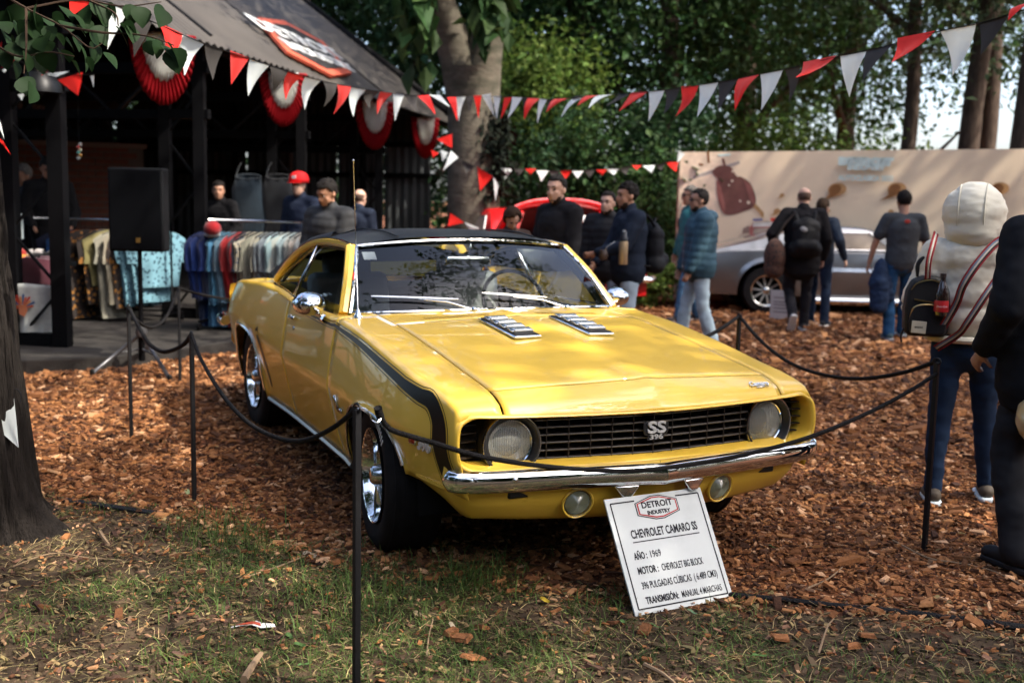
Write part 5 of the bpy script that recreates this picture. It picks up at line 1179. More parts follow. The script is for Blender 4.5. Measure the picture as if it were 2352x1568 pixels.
    def pile(u, v, d, w_, dp, h, c, label, rz=0.0, sd=0):
        p = at(u, v, d); r = np.random.default_rng(sd); G = []
        for i, zz in enumerate(np.linspace(0, 1, 7)):
            n = 28; row = []
            for k in range(n):
                a_ = 2*math.pi*k/n; sq = (abs(math.cos(a_))**4+abs(math.sin(a_))**4)**-.25
                kk = (1-.12*zz**3)*(1+.03*math.sin(5*a_+zz*4+sd)); row.append((w_/2*sq*math.cos(a_)*kk, dp/2*sq*math.sin(a_)*kk, -h/2+h*zz+.012*math.sin(3*a_+sd+zz)))
            G.append(row)
        G.append([(0.3*x, .3*y, z+.008) for x, y, z in G[-1]])
        o = MB().grid(np.array(G), wv=True, flip=True).build("folded_garment", c, None); o.location = tuple(p); o.rotation_euler = (0, 0, yw+rz); tag(o, label, "folded clothes", "folded clothes on the display table")
    pile(28, 580, 10.55, .30, .34, .05, cloth("red1", (.42, .03, .02)), "folded red garment near the left tree trunk on the table", .1, 1)
    pile(40, 592, 10.5, .28, .32, .04, flower("yellowred", (.42, .20, .03), (.40, .05, .03), 30), "folded yellow and red printed garment under the red one", .0, 2)
    pile(112, 586, 10.6, .26, .3, .06, cloth("blk", (.012, .012, .014)), "folded black garment at the right end of the table", .0, 3)
    pile(82, 582, 10.6, .16, .25, .05, cloth("wht", (.55, .52, .5)), "folded white garment in the middle of the table", .3, 4)
    pile(78, 622, 10.4, .44, .30, .24, cloth("maroon", (.110, .030, .045)), "maroon garment spilling over the front of the table", -.05, 5)
    pile(18, 635, 10.4, .22, .26, .22, cloth("greyblue", (.07, .10, .115)), "grey blue garment on the table beside the left trunk", .0, 6)
    # hanging white T-shirt with a printed motif
    p = at(62, 650, 10.15); t = thing("white_tshirt", "white T-shirt with a red and blue feathered print hanging from the table", "T-shirt", p, yw)
    G = []
    zb = -(p[2]-.17)
    for i in range(23):
        q = i/22*2-1; row = []
        for z in np.linspace(0, 1, 12):
            hw = .265 if z < .35 else .225; y = -.02*math.sin(q*9+z*2)*z-.045*(1-q*q); row.append((hw*q*(1+.03*math.sin(z*5)), y, zb*z-(.02*abs(q) if z == 0 else 0)))
        G.append(row)
    MB().grid(np.array(G), flip=True).build("cloth", cloth("tee_white", (.62, .65, .63)), t, solid=.004)
    cl = [((.40, .06, .02), 0), ((.03, .07, .18), 1), ((.45, .16, .03), 2), ((.30, .03, .02), 3)]
    for i in range(13):
        an = .2+math.pi*i/12*.95; mc = cl[i % 4][0]; r0, r1 = .035, .12 if i % 2 else .10; o = (-.02, -.085, -.22)
        mb = MB(); mb.prism([(o[0]+r0*math.cos(an-.1), o[2]+r0*math.sin(an-.1)), (o[0]+r1*math.cos(an-.09), o[2]+r1*math.sin(an-.09)), (o[0]+(r1+.01)*math.cos(an), o[2]+(r1+.01)*math.sin(an)), (o[0]+r1*math.cos(an+.09), o[2]+r1*math.sin(an+.09)), (o[0]+r0*math.cos(an+.1), o[2]+r0*math.sin(an+.1))], 0, .002, lambda x, z, h: (x, -.075+h+.02*abs(x), z)); mb.build("print", pm("print%d" % (i % 4), mc, rough=.9), t, smooth=False)
    MB().prism([(-.05, -.27), (.0, -.30), (.03, -.24), (.02, -.19), (-.05, -.19)], 0, .002, lambda x, z, h: (x, -.078+h, z)).build("print", pm("print_face", (.35, .12, .06), rough=.9), t, smooth=False)
    # pale box / card standing on the counter at the left edge
    o = MB().box((0, 0, 0), (.20, .04, .24)).build("pale_card", pm("pale_card", (.25, .30, .31), rough=.7), None, smooth=False, bevel=.004); o.location = tuple(at(28, 520, 10.7)); o.rotation_euler = (0, 0, yw); tag(o, "pale grey card standing behind the folded clothes at far left", "card")
    # bright white panel seen through the stall far left
    o = MB().box((0, 0, 0), (.35, .03, .5)).build("white_board", pm("white_panel", (.75, .78, .78), rough=.7), None, smooth=False, bevel=.004); o.location = tuple(at(34, 450, 15.5)); o.rotation_euler = (0, 0, yw); tag(o, "white panel glimpsed beyond the stall at far left", "panel")
stall()
def speaker():
    p = gnd(322, 772, 0); d = 9.3; b = P(318, d); yw = math.atan2(R2[1], R2[0])
    t = thing("speaker_stand", "black tripod stand under the loudspeaker at the shed's corner", "tripod stand", (b[0], b[1], 0))
    gm = pm("stand_grey", (.10, .10, .105), rough=.35, metal=.6)
    zt = at(318, 578, d)[2]; zc_ = at(318, 770, d)[2]
    MB().tube([(0, 0, .1), (0, 0, zc_)], .028, 10).build("lower_pole", ST, t); MB().tube([(0, 0, zc_), (0, 0, zt)], .019, 10).build("pole", ST, t)
    MB().lathe([(.04, zc_-.03), (.05, zc_), (.04, zc_+.06), (.02, zc_+.07)], (0, 0, 0), 'z', 14).build("collar", gm, t)
    for u, v in ((212, 857), (390, 870), (345, 822)):
        f = gnd(u, v, .02)-np.array([b[0], b[1], 0]); q = MB().tube([(0, 0, zc_), f], .016, 8).build("leg", gm, t); MB().capsule(f, f+np.array([0, 0, .02]), .02, .02, 8).build("rubber_foot", ST2, q); MB().tube([(0, 0, .2), f*.5+np.array([0, 0, zc_*.5])], .008, 6).build("brace", gm, t)
    c = at(314, 482, d); t2 = thing("loudspeaker", "tall black loudspeaker on a tripod stand in front of the shed", "loudspeaker", (c[0], c[1], c[2]), yw+.05)
    MB().prism([(-.225, -.03), (.225, -.03), (.225, .16), (.16, .27), (-.16, .27), (-.225, .16)], -.345, .345).build("cabinet", pm("speaker_black", (.004, .0045, .0055), rough=.8), t2, bevel=.015)
    MB().box((.0, -.036, 0), (.42, .02, .66)).build("grille", pm("speaker_grille", (.0025, .003, .0042), rough=.8, spec=.05, bump=.6, bscale=400), t2, bevel=.006)
    MB().box((.02, -.05, -.25), (.035, .006, .04)).build("badge", pm("brass_badge", (.45, .28, .08), rough=.3, metal=.8), t2, bevel=.001)
    for z in (.05, -.15): MB().box((-.232, .09, z), (.02, .10, .03)).build("side_handle", ST2, t2, bevel=.004)
speaker()
# ================================================================ barrier posts, ropes, info boards
ROPE = pm("rope_black", (.013, .012, .012), rough=.8, bump=.8, bscale=220); POST = pm("post_black", (.011, .011, .012), rough=.5)
def barrier_post(p, label, h=None):
    t = thing("barrier_post", label, "post", (p[0], p[1], 0), .2, "black barrier posts round the coupe"); h = h or p[2]
    MB().box((0, 0, (h-.1)/2+.0), (.020, .020, h+.10)).build("post", POST, t, smooth=False, bevel=.002)
    MB().tube([(.018*math.cos(a), 0, h+.004+.014*math.sin(a)) for a in np.linspace(0, 2*math.pi, 13)], .004, 6).build("eyelet", POST, t)
pA = at(820, 940, 3.30); p2 = at(440, 770, 5.45); p3 = at(295, 705, 6.78); p4 = at(410, 662, 8.87); pR = at(2152, 832, 4.89); pB = at(1698, 728, 6.75)
barrier_post(pA, "nearest black barrier post, in front of the coupe's front wheel"); barrier_post(p2, "black barrier post on the bark left of the coupe's door"); barrier_post(p3, "thin black barrier post in front of the speaker tripod"); barrier_post(p4, "black barrier post between tripod and the blue shirts"); barrier_post(pR, "black barrier post in front of the person in blue jeans"); barrier_post(pB, "black barrier post behind the coupe's hood")
def rope(px, d0, d1, label, r=.0085, n=40, cap_=True):
    px = np.array(px, float); s = np.concatenate([[0], np.cumsum(np.hypot(*np.diff(px, axis=0).T))]); s /= s[-1]
    q = np.array([at(u, v, 1/(1/d0+(1/d1-1/d0)*t)) for (u, v), t in zip(px, s)]); q = cat(q, n)
    o = MB().tube(q, r, 8).build("barrier_rope", ROPE, None, sharp=180); tag(o, label, "rope", "black ropes between the barrier posts"); return q
rope([(440, 766), (462, 825), (510, 905), (570, 970), (640, 1006), (700, 1011), (760, 985), (800, 955), (818, 938)], 5.45, 3.30, "black rope sagging in front of the coupe's door")
rope([(870, 938), (874, 955), (888, 978), (912, 992), (1000, 1018), (1100, 1047), (1230, 1068), (1380, 1080), (1480, 1079), (1640, 1058), (1760, 1032), (1880, 996), (2000, 945), (2090, 897), (2152, 858)], 3.32, 4.89, "black rope running across the coupe's grille and bumper", .0085, 70)
rope([(868, 936), (870, 946), (874, 958)], 3.31, 3.33, "thick black knotted rope end beside the front wheel arch", .013, 8)
rope([(1560, 800), (1640, 764), (1697, 727)], 6.2, 6.75, "black rope climbing from behind the hood to the back post", .011)
rope([(1699, 727), (1740, 775), (1790, 818), (1850, 849), (1930, 867), (2000, 868), (2080, 854), (2152, 830)], 6.75, 4.89, "long black rope sagging over the bark right of the coupe", .0095)
rope([(297, 708), (330, 770), (349, 795), (379, 808), (419, 793), (440, 768)], 6.78, 5.45, "black rope sagging beside the tripod's right leg", .011)
rope([(297, 706), (316, 738), (349, 752), (379, 732), (400, 690), (412, 662)], 6.78, 8.87, "thin black rope below the loudspeaker", .011)
rope([(412, 662), (470, 678), (560, 694)], 8.87, 9.6, "black rope running to the coupe's tail", .011)
o = MB().tube(cat([at(822, 938, 3.30), at(836, 937, 3.30), at(846, 945, 3.30), at(853, 962, 3.31), at(866, 970, 3.31), at(874, 962, 3.32)], 20), .0022, 6).build("wire_hook", pm("hook_wire", (.6, .62, .62), rough=.25, metal=1), None); tag(o, "bright wire hook joining the nearest post to its rope", "hook")
# rubber strip, edging cable
e = cat([gnd(u, v, .012) for u, v in ((1640, 1355), (1690, 1366), (1800, 1376), (1930, 1391), (2060, 1404), (2200, 1421), (2400, 1447))], 30)
o = MB().tube(e, np.interp(np.linspace(0, 1, 30), [0, .4, 1], [.020, .016, .024]), 10, sq=.55).build("edging_strip", pm("edging_black", (.014, .014, .015), rough=.7, bump=.8, bscale=150), None, sharp=180); tag(o, "long black mesh edging strip on the ground right of the board", "edging")
a, b = gnd(150, 1148, .012), gnd(352, 1177, .012)
o = MB().bar(a, b, .045, .012).build("rubber_strip", pm("strip_rubber", (.016, .017, .020), rough=.85, bump=.6, bscale=120), None, smooth=False, bevel=.003); tag(o, "flat black rubber strip lying by the left trunk", "strip")

WHITE = pm("board_white", (.56, .60, .585), rough=.45, var=.05, vscale=3, grime=((.46, .50, .49), 4, .55, .75)); INK = pm("ink_black", (.018, .018, .022), rough=.6); REDI = pm("ink_red", (.42, .03, .03), rough=.6)
def quadM(bl, br, tl):
    """matrix of a board: x right, y up, origin at its lower left corner, plus its width and height"""
    x = br-bl; y = tl-bl; return frame(bl, x, y), np.linalg.norm(x), abs(Vector(y).dot(Vector(x).normalized().cross(Vector(np.cross(x, y)).normalized())))
def hexa(cx, cy, w_, h_): return [(cx-w_/2, cy-h_*.26), (cx-w_*.10, cy-h_/2), (cx+w_*.10, cy-h_/2), (cx+w_/2, cy-h_*.26), (cx+w_/2, cy+h_*.26), (cx+w_*.10, cy+h_/2), (cx-w_*.10, cy+h_/2), (cx-w_/2, cy+h_*.26)]
def print_poly(poly, z, mat, t, Mx, name="print"):
    o = MB().prism(poly, z, z+.0006).build(name, mat, t, smooth=False); o.data.transform(Mx); return o
def line(x0, y0, x1, y1, wd, z, mat, t, Mx, name="border_line"):
    d = np.array([x1-x0, y1-y0]); d = d/np.linalg.norm(d)*wd/2; n = np.array([-d[1], d[0]]); return print_poly([tuple(np.array([x0, y0])-n), tuple(np.array([x1, y1])-n), tuple(np.array([x1, y1])+n), tuple(np.array([x0, y0])+n)], z, mat, t, Mx, name)
def logo(t, Mx, cx, cy, k, z):
    w_, h_ = .155*k, .074*k
    print_poly(hexa(cx, cy, w_, h_), z, INK, t, Mx, "emblem"); print_poly(hexa(cx, cy, w_*.955, h_*.92), z+.0008, WHITE, t, Mx, "emblem"); print_poly(hexa(cx, cy, w_*.925, h_*.87), z+.0016, REDI, t, Mx, "emblem"); print_poly(hexa(cx, cy, w_*.865, h_*.76), z+.0024, WHITE, t, Mx, "emblem")
    for s, y, sz, sx in (("DETROIT", .009, .026, 1.0), ("INDUSTRY", -.0155, .0165, 1.08)):
        o = text(s, sz*k, INK, t, .0003, None, "lettering", sx=sx, bold=.0008*k); fit(o, (.112 if s == "DETROIT" else .084)*k); o.data.transform(Mx@Matrix.Translation((cx, cy+y*k, z+.0034)))
def fit(o, wid, left=None):
    xs = [v.co.x for v in o.data.vertices]; k = wid/(max(xs)-min(xs)); c = (max(xs)+min(xs))/2
    for v in o.data.vertices: v.co.x = (v.co.x-c)*k
    return o
def info_board():
    bl, br, tl = at(1460, 1415, 4.130), at(1685, 1372, 4.345), at(1402, 1145, 4.30); bl[2] = max(bl[2], .0); Mx, w_, h_ = quadM(bl, br, tl)
    base = (bl+br)/2; t = thing("info_board", "white board with the coupe's data in black lettering, leaning under the bumper", "sign")
    o = MB().box((w_/2, h_/2, -.004), (w_, h_, .008)).build("board", WHITE, t, smooth=False, bevel=.001); o.data.transform(Mx)
    k = w_/.46; m = .021*k; Z = .0005
    cx = w_/2
    for a in ((m, m, w_-m, m), (m, h_-m, cx-.098*k, h_-m), (cx+.098*k, h_-m, w_-m, h_-m), (m, m, m, h_-m), (w_-m, m, w_-m, h_-m)): line(*a, .0055*k, Z, INK, t, Mx)
    logo(t, Mx, cx, h_-.056*k, 1.30*k, Z)
    fy = lambda q: h_*(1-q)
    def put(s, x0, x1, q, sz, bold=.0):
        o = text(s, sz*k, INK, t, .0003, None, "lettering", bold=bold*k); fit(o, (x1-x0)*w_); o.data.transform(Mx@Matrix.Translation(((x0+x1)/2*w_, fy(q), Z+.0008)))
    put("CHEVROLET CAMARO SS", .165, .845, .335, .046, .0010); line(.165*w_, fy(.400), .85*w_, fy(.400), .004*k, Z, INK, t, Mx, "underline")
    put("AÑO :", .135, .265, .520, .038, .0009); put("1969", .30, .405, .520, .038, .0002)
    put("MOTOR :", .135, .34, .645, .038, .0009); put("CHEVROLET BIG BLOCK", .375, .80, .645, .038, .0002)
    put("396 PULGADAS CÚBICAS  ( 6.489 CM3)", .135, .905, .770, .038, .0002)
    put("TRANSMISIÓN:", .135, .46, .895, .036, .0009); put("MANUAL 4 MARCHAS", .495, .91, .895, .036, .0002)
info_board()
def back_plate():
    p0, p1 = at(1420, 1180, 4.42), at(1600, 1150, 4.55); tl = at(1436, 1118, 4.425); Mx, w_, h_ = quadM(p0, p1, tl); t = thing("back_board", "second white board with a red hexagon edge, half hidden behind the data board", "sign")
    o = MB().box((w_/2, h_/2, -.003), (w_, h_+.02, .006)).build("board", WHITE, t, smooth=False); o.data.transform(Mx)
    for k_, m_, z in ((1.0, INK, 0), (.95, WHITE, .0008), (.92, REDI, .0016), (.80, WHITE, .0024)): print_poly(hexa(w_*.5, h_*.08, w_*.80*k_, h_*1.35*k_), z, m_, t, Mx, "emblem")
back_plate()

# ================================================================ bunting
FR = pm("flag_red", (.78, .020, .014), rough=.7, translucent=.35, sheen=.2); FW = pm("flag_white", (.72, .78, .76), rough=.7, translucent=.35); FB = pm("flag_grey", (.048, .044, .041), rough=.7, translucent=.15)
FM = {'r': FR, 'w': FW, 'k': FB}; TAPE = pm("bunting_tape", (.012, .012, .013), rough=.7)
def flag(t, a, b, c, mat, sd=0, n=7):
    """cloth pennant from its two upper corners and its tip, slightly bellied"""
    a, b, c = map(np.array, (a, b, c)); mid = (a+b)/2; nn = np.cross(b-a, c-mid); nn /= np.linalg.norm(nn)+1e-9; L = np.linalg.norm(b-a); r = np.random.default_rng(sd); am = r.uniform(-.14, .14)*L; G = []
    for i in range(n+1):
        q = i/n; sh = q**1.25; row = []
        for k in range(5):
            s = k/4; top_ = a+(b-a)*s; p = top_+(c-top_)*q+(mid-a)*0
            p = p+nn*(am*math.sin(q*math.pi)*(1-.5*q)+.05*L*math.sin(s*math.pi*2+sd)*(1-q)*q*2); row.append(p)
        G.append(row)
    MB().grid(np.array(G)).build("flag", FM[mat], t)
def bunting(name, label, tape, flags, dfun, r=.007, grp=None):
    t = thing("bunting", label, "bunting", (0, 0, 0), 0, grp)
    if len(tape) > 1: MB().tube(cat([at(u, v, dfun(u)) for u, v in tape], 90), r, 5, sq=.4).build("tape", TAPE, t)
    for i, (m, (u0, v0), (u1, v1), (u2, v2)) in enumerate(flags):
        dm = dfun((u0+u1)/2); tip = dm+((i*37 % 11)/11-.5)*.06; flag(t, at(u0, v0, dfun(u0)), at(u1, v1, dfun(u1)), at(u2, v2, tip), m, i)
du = pchip([100, 250, 420, 590, 715, 820, 910, 1000, 1100, 1250, 1400, 1500, 1620, 1770, 1960, 2210, 2400], [5.1, 5.4, 6.1, 7.0, 8.0, 8.9, 9.8, 10.6, 11.2, 10.6, 9.2, 8.5, 7.7, 6.9, 6.1, 5.4, 5.0])
main = [('r', (160, -12), (222, -2), (162, 41)), ('w', (254, 8), (293, 30), (247, 115)), ('k', (293, 30), (349, 50), (308, 132)), ('r', (364, 52), (419, 78), (378, 148)), ('w', (422, 79), (471, 100), (424, 175)), ('k', (470, 102), (514, 115), (489, 185)), ('r', (529, 116), (573, 134), (531, 195)), ('w', (574, 136), (618, 152), (570, 222)), ('k', (620, 153), (662, 165), (628, 214)), ('r', (663, 164), (699, 175), (656, 231)), ('w', (701, 176), (739, 185), (700, 253)), ('k', (741, 187), (772, 194), (743, 247)), ('r', (775, 194), (807, 199), (766, 263)), ('w', (808, 200), (841, 206), (812, 269)), ('k', (841, 207), (873, 211), (850, 250)), ('r', (874, 211), (903, 214), (866, 264)), ('w', (903, 214), (929, 217), (907, 279)), ('k', (929, 217), (957, 220), (960, 260)), ('r', (957, 220), (985, 219), (1000, 264)), ('w', (985, 218), (1011, 219), (1034, 247)), ('r', (1027, 224), (1048, 223), (1051, 279)), ('w', (1048, 223), (1070, 222), (1054, 279)), ('k', (1070, 222), (1088, 221), (1078, 262)), ('r', (1088, 220), (1106, 220), (1099, 273)), ('w', (1107, 219), (1127, 215), (1136, 269)), ('w', (1133, 221), (1151, 221), (1141, 274)), ('r', (1158, 225), (1176, 224), (1150, 274)), ('w', (1176, 223), (1199, 225), (1166, 272)), ('k', (1199, 226), (1214, 226), (1203, 270)), ('r', (1212, 226), (1240, 227), (1204, 276)), ('w', (1239, 228), (1257, 229), (1234, 285)), ('k', (1257, 228), (1276, 227), (1252, 252)), ('r', (1276, 227), (1310, 226), (1254, 259)), ('k', (1310, 226), (1344, 218), (1318, 228)), ('w', (1318, 226), (1340, 225), (1288, 271)), ('r', (1348, 220), (1381, 219), (1326, 243)), ('w', (1381, 219), (1420, 217), (1351, 250)), ('k', (1421, 217), (1450, 214), (1391, 244)), ('r', (1450, 213), (1490, 210), (1421, 256)), ('w', (1490, 210), (1527, 207), (1489, 280)), ('k', (1527, 207), (1562, 202), (1523, 264)), ('r', (1564, 200), (1605, 196), (1552, 268)), ('w', (1606, 195), (1650, 189), (1601, 270)), ('k', (1651, 189), (1694, 181), (1648, 257)), ('r', (1697, 180), (1746, 170), (1688, 255)), ('w', (1746, 170), (1799, 160), (1748, 254)), ('k', (1802, 159), (1837, 152), (1812, 237)), ('r', (1845, 143), (1922, 128), (1827, 179)), ('w', (1930, 130), (1990, 119), (1951, 224)), ('k', (1990, 118), (2053, 102), (1982, 186)), ('r', (2061, 88), (2148, 71), (2048, 144)), ('w', (2160, 73), (2242, 54), (2188, 175)), ('k', (2249, 54), (2316, 36), (2252, 128)), ('r', (2328, 18), (2392, -4), (2315, 48))]
bunting("bunting", "long string of red, white and dark grey pennants across the whole clearing", [(60, -60), (160, -12), (254, 8), (349, 50), (471, 101), (573, 135), (662, 165), (739, 186), (841, 206), (957, 220), (1050, 224), (1150, 222), (1257, 228), (1340, 223), (1420, 217), (1527, 207), (1650, 189), (1746, 171), (1837, 152), (1926, 130), (2053, 102), (2155, 73), (2249, 54), (2330, 30), (2420, 0)], main, du)
far = [('w', (1152, 386), (1180, 387), (1159, 412)), ('k', (1180, 387), (1206, 388), (1190, 405)), ('r', (1206, 388), (1232, 388), (1218, 401)), ('w', (1232, 392), (1260, 392), (1243, 418)), ('k', (1260, 392), (1286, 392), (1272, 412)), ('r', (1286, 392), (1313, 392), (1300, 411)), ('w', (1313, 392), (1341, 392), (1327, 410)), ('k', (1341, 391), (1368, 390), (1355, 408)), ('r', (1368, 390), (1394, 390), (1383, 403)), ('w', (1394, 389), (1422, 388), (1410, 402)), ('k', (1422, 387), (1450, 382), (1438, 402)), ('r', (1450, 380), (1474, 380), (1462, 391)), ('w', (1475, 381), (1504, 380), (1497, 398)), ('k', (1504, 379), (1530, 374), (1520, 392)), ('r', (1530, 373), (1558, 373), (1553, 395)), ('w', (1558, 346), (1574, 354), (1556, 375))]
bunting("bunting", "short string of small pennants between the forked trunk and the banner", [(1130, 384), (1230, 391), (1340, 392), (1450, 381), (1530, 374), (1562, 350)], far, pchip([1100, 1570], [16.2, 16.9]), .006)
tr_ = [('r', (1003, 320), (1038, 308), (1038, 340)), ('r', (990, 344), (1008, 352), (994, 362)), ('w', (1012, 346), (1030, 350), (1016, 372)), ('w', (1036, 346), (1053, 362), (1018, 392)), ('k', (1060, 368), (1090, 382), (1070, 400)), ('r', (1096, 383), (1132, 405), (1103, 438)), ('w', (1133, 405), (1145, 425), (1138, 462)), ('r', (1034, 489), (1066, 511), (1029, 520)), ('w', (1068, 511), (1102, 524), (1080, 530))]
bunting("bunting", "pennants looped from the shed's end down the forked trunk", [(985, 318), (1038, 338), (1060, 366), (1132, 405), (1146, 430)], tr_, pchip([980, 1150], [15.6, 15.5]), .006)
lf = [('r', (-10, 130), (4, 96), (0, 122)), ('w', (0, 118), (25, 112), (4, 130)), ('r', (0, 158), (55, 124), (34, 132)), ('w', (4, 162), (32, 150), (10, 168)), ('w', (84, 164), (110, 148), (92, 160)), ('r', (94, 176), (112, 160), (100, 172)), ('w', (100, 170), (160, 164), (130, 177)), ('r', (132, 184), (190, 166), (179, 220)), ('w', (207, 174), (216, 174), (215, 202)), ('w', (40, 218), (56, 214), (50, 232))]
bunting("bunting", "tangled pennants under the eave at the shed's near corner", [(-20, 150), (40, 140), (100, 168), (150, 172), (215, 172)], lf, pchip([-20, 220], [9.3, 9.2]), .006)
l2 = [('w', (-14, 262), (0, 276), (11, 322)), ('r', (-12, 312), (6, 322), (25, 356)), ('r', (0, 622), (14, 630), (37, 713)), ]
bunting("bunting", "pennants hanging behind the left trunk", [(-40, 240), (0, 276), (6, 322)], l2, pchip([-20, 40], [5.6, 5.6]), .005)
l3 = [('w', (-30, 965), (30, 897), (43, 1028))]
bunting("bunting", "single white pennant tied round the left trunk", [(-60, 990), (-20, 942), (30, 895), (48, 905), (47, 925)], l3, pchip([-60, 60], [4.86, 4.92]), .006)

# ================================================================ printed banner wall
def banner():
    bl, br = P(1565, 17.04, 0), P(2480, 16.3, 0); zl, zr = 2.264, 2.40; dx = br-bl; Lb = np.linalg.norm(dx); xh = dx/Lb; nn = np.cross(xh, [0, 0, 1]);
    if nn@(CAM-bl) < 0: nn = -nn
    t = thing("printed_banner", "sand coloured printed banner wall with a helicopter, behind the grey car", "banner", bl)
    MBd = MB(); MBd.prism([(0, -.02), (Lb, -.02), (Lb, zr), (0, zl)], 0, .05, lambda x, z, h: tuple(xh*x+np.array([0, 0, z])-nn*h)); MBd.build("sheet", pm("banner_sand", (.68, .545, .385), rough=.55, var=.08, vscale=1.2, stretch=(1, 1, 1)), t, smooth=False)
    MB().bar(np.array([0, 0, 0])-nn*.02-xh*.03, np.array([0, 0, zl])-nn*.02-xh*.03, .05).build("edge_post", pm("pale_timber", (.45, .36, .27), rough=.8), t, smooth=False)
    def hit(u, v):
        d = ray(u, v); p = CAM+d*(((bl+nn*.004-CAM)@nn)/(d@nn))-bl; return (p@xh, p[2])
    Z = lambda x, y: (1493+x/3.0334, 344.5+y/3.0334)
    cnt = [0]
    def poly(pts, mat, name="print", raw=False, smooth=0):
        q = np.array([hit(*(p if raw else Z(*p))) for p in pts])
        if smooth: q = cat(np.vstack([q, q[:1]])[:, [0, 1]], smooth)[:-1]
        off = .002+.0012*cnt[0]; cnt[0] += 1
        MB().prism([tuple(p) for p in q], off, off+.0008, lambda x, z, h: tuple(xh*x+np.array([0, 0, z])+nn*h)).build(name, mat, t, smooth=False)
    I = lambda n, c: pm("print_"+n, c, rough=.6, var=.25, vscale=6)
    mar, mar2, gry, brn, brl, pale, cyan = I("maroon", (.145, .060, .048)), I("dull_red", (.26, .10, .08)), I("grey", (.33, .29, .26)), I("brown", (.20, .085, .028)), I("tan", (.40, .22, .09)), I("pale", (.68, .54, .40)), I("cyan", (.50, .60, .56))
    poly([(215, 20), (520, 30), (470, 460), (215, 700)], pale); 
    poly([(298, 186), (440, 136), (622, 76), (626, 96), (452, 156), (302, 204)], gry, "rotor_print"); poly([(395, 10), (412, 8), (416, 90), (402, 92)], brn); poly([(340, 92), (372, 98), (370, 112), (342, 108)], brn); poly([(470, 30), (560, 25), (560, 42), (475, 46)], cyan)
    poly([(500, 60), (516, 60), (530, 110), (512, 112)], mar)
    poly([(430, 150), (480, 112), (560, 118), (600, 178), (640, 190), (700, 235), (736, 330), (724, 396), (650, 428), (560, 452), (505, 432), (470, 330), (470, 210), (450, 180)], mar, "helicopter_print", smooth=60)
    poly([(462, 215), (488, 235), (510, 330), (525, 410), (505, 432), (468, 320)], mar2, smooth=30); poly([(650, 205), (700, 245), (728, 330), (722, 380), (690, 330), (670, 260)], mar2, smooth=30)
    for x, y, r in ((575, 150, 8), (572, 216, 9), (628, 356, 8), (686, 366, 12), (550, 246, 7), (610, 180, 8)): poly([(x+r*math.cos(a), y+r*math.sin(a)) for a in np.linspace(0, 5.8, 10)], pale, "highlight_print")
    poly([(722, 380), (738, 376), (792, 436), (790, 470), (778, 470), (776, 440)], brl); poly([(716, 392), (728, 390), (780, 448), (778, 460)], brl)
    # patrol vehicle print
    poly([(690, 540), (720, 505), (930, 500), (930, 680), (690, 690)], I("car_red", (.33, .10, .085)), "vehicle_print"); poly([(720, 505), (930, 498), (930, 530), (712, 535)], I("car_white", (.62, .58, .52)), "vehicle_print"); poly([(722, 545), (920, 540), (920, 600), (712, 604)], I("car_window", (.30, .24, .19)), "vehicle_print")
    poly([(610, 600), (640, 580), (690, 580), (690, 690), (612, 690)], I("car_dust", (.52, .40, .29)), "vehicle_print"); poly([(648, 545), (690, 525), (692, 580), (640, 582)], I("car_window2", (.22, .14, .11)), "vehicle_print")
    poly([(715, 478), (782, 476), (782, 494), (715, 496)], I("lamp_blue", (.20, .20, .33)), "lamp_print"); poly([(838, 474), (905, 472), (905, 496), (842, 498)], I("lamp_red", (.55, .05, .03)), "lamp_print"); poly([(782, 480), (838, 478), (838, 494), (782, 495)], pale, "lamp_print")
    poly([(718, 630), (760, 626), (760, 652), (720, 655)], I("lamp_red2", (.60, .10, .05)), "lamp_print")
    # dust blobs
    for bx, by, k in ((1180, 355, 1.0), (1592, 354, 1.02), (2310, 350, 1.0)):
        B_ = lambda q: [(bx+x*k, by-y*k) for x, y in q]
        poly(B_([(0, 0), (62, 40), (58, 80), (80, 112), (120, 124), (162, 118), (186, 92), (178, 62), (140, 40), (92, 28), (50, 12)]), brl, "dust_print", smooth=40); poly(B_([(14, 6), (64, 38), (66, 78), (90, 108), (128, 112), (150, 90), (130, 50), (90, 30)]), brn, "dust_print", smooth=40)
    for bx, by, k in ((880, 340, .32), (830, 460, .45), (1195, 450, .35), (1630, 460, .38), (2330, 470, .4)):
        poly([(bx+x*k, by-y*k) for x, y in ((0, 0), (62, 40), (70, 90), (120, 120), (170, 90), (150, 45), (80, 15))], brl, "dust_print", smooth=24)
    def put(s, x0, x1, y0, y1, bold):
        a, b, c = (np.array(hit(*Z(*q))) for q in ((x0, y1), (x1, y1), (x0, y0))); o = text(s, abs(c[1]-a[1])*1.36, cyan, t, .0004, None, "lettering", bold=bold); fit(o, b[0]-a[0]); o.data.transform(frame(tuple(xh*(a[0]+b[0])/2+np.array([0, 0, (a[1]+c[1])/2])+nn*.07), xh, (0, 0, 1)))
    put("DETROIT", 1305, 1690, 60, 104, .02); put("INDUSTRY", 1368, 1638, 112, 140, .008); put("x", 1488, 1502, 150, 164, .0); put("AUTOCLASICA 2022", 1302, 1690, 178, 214, .006)
    return bl, xh, nn
banner()
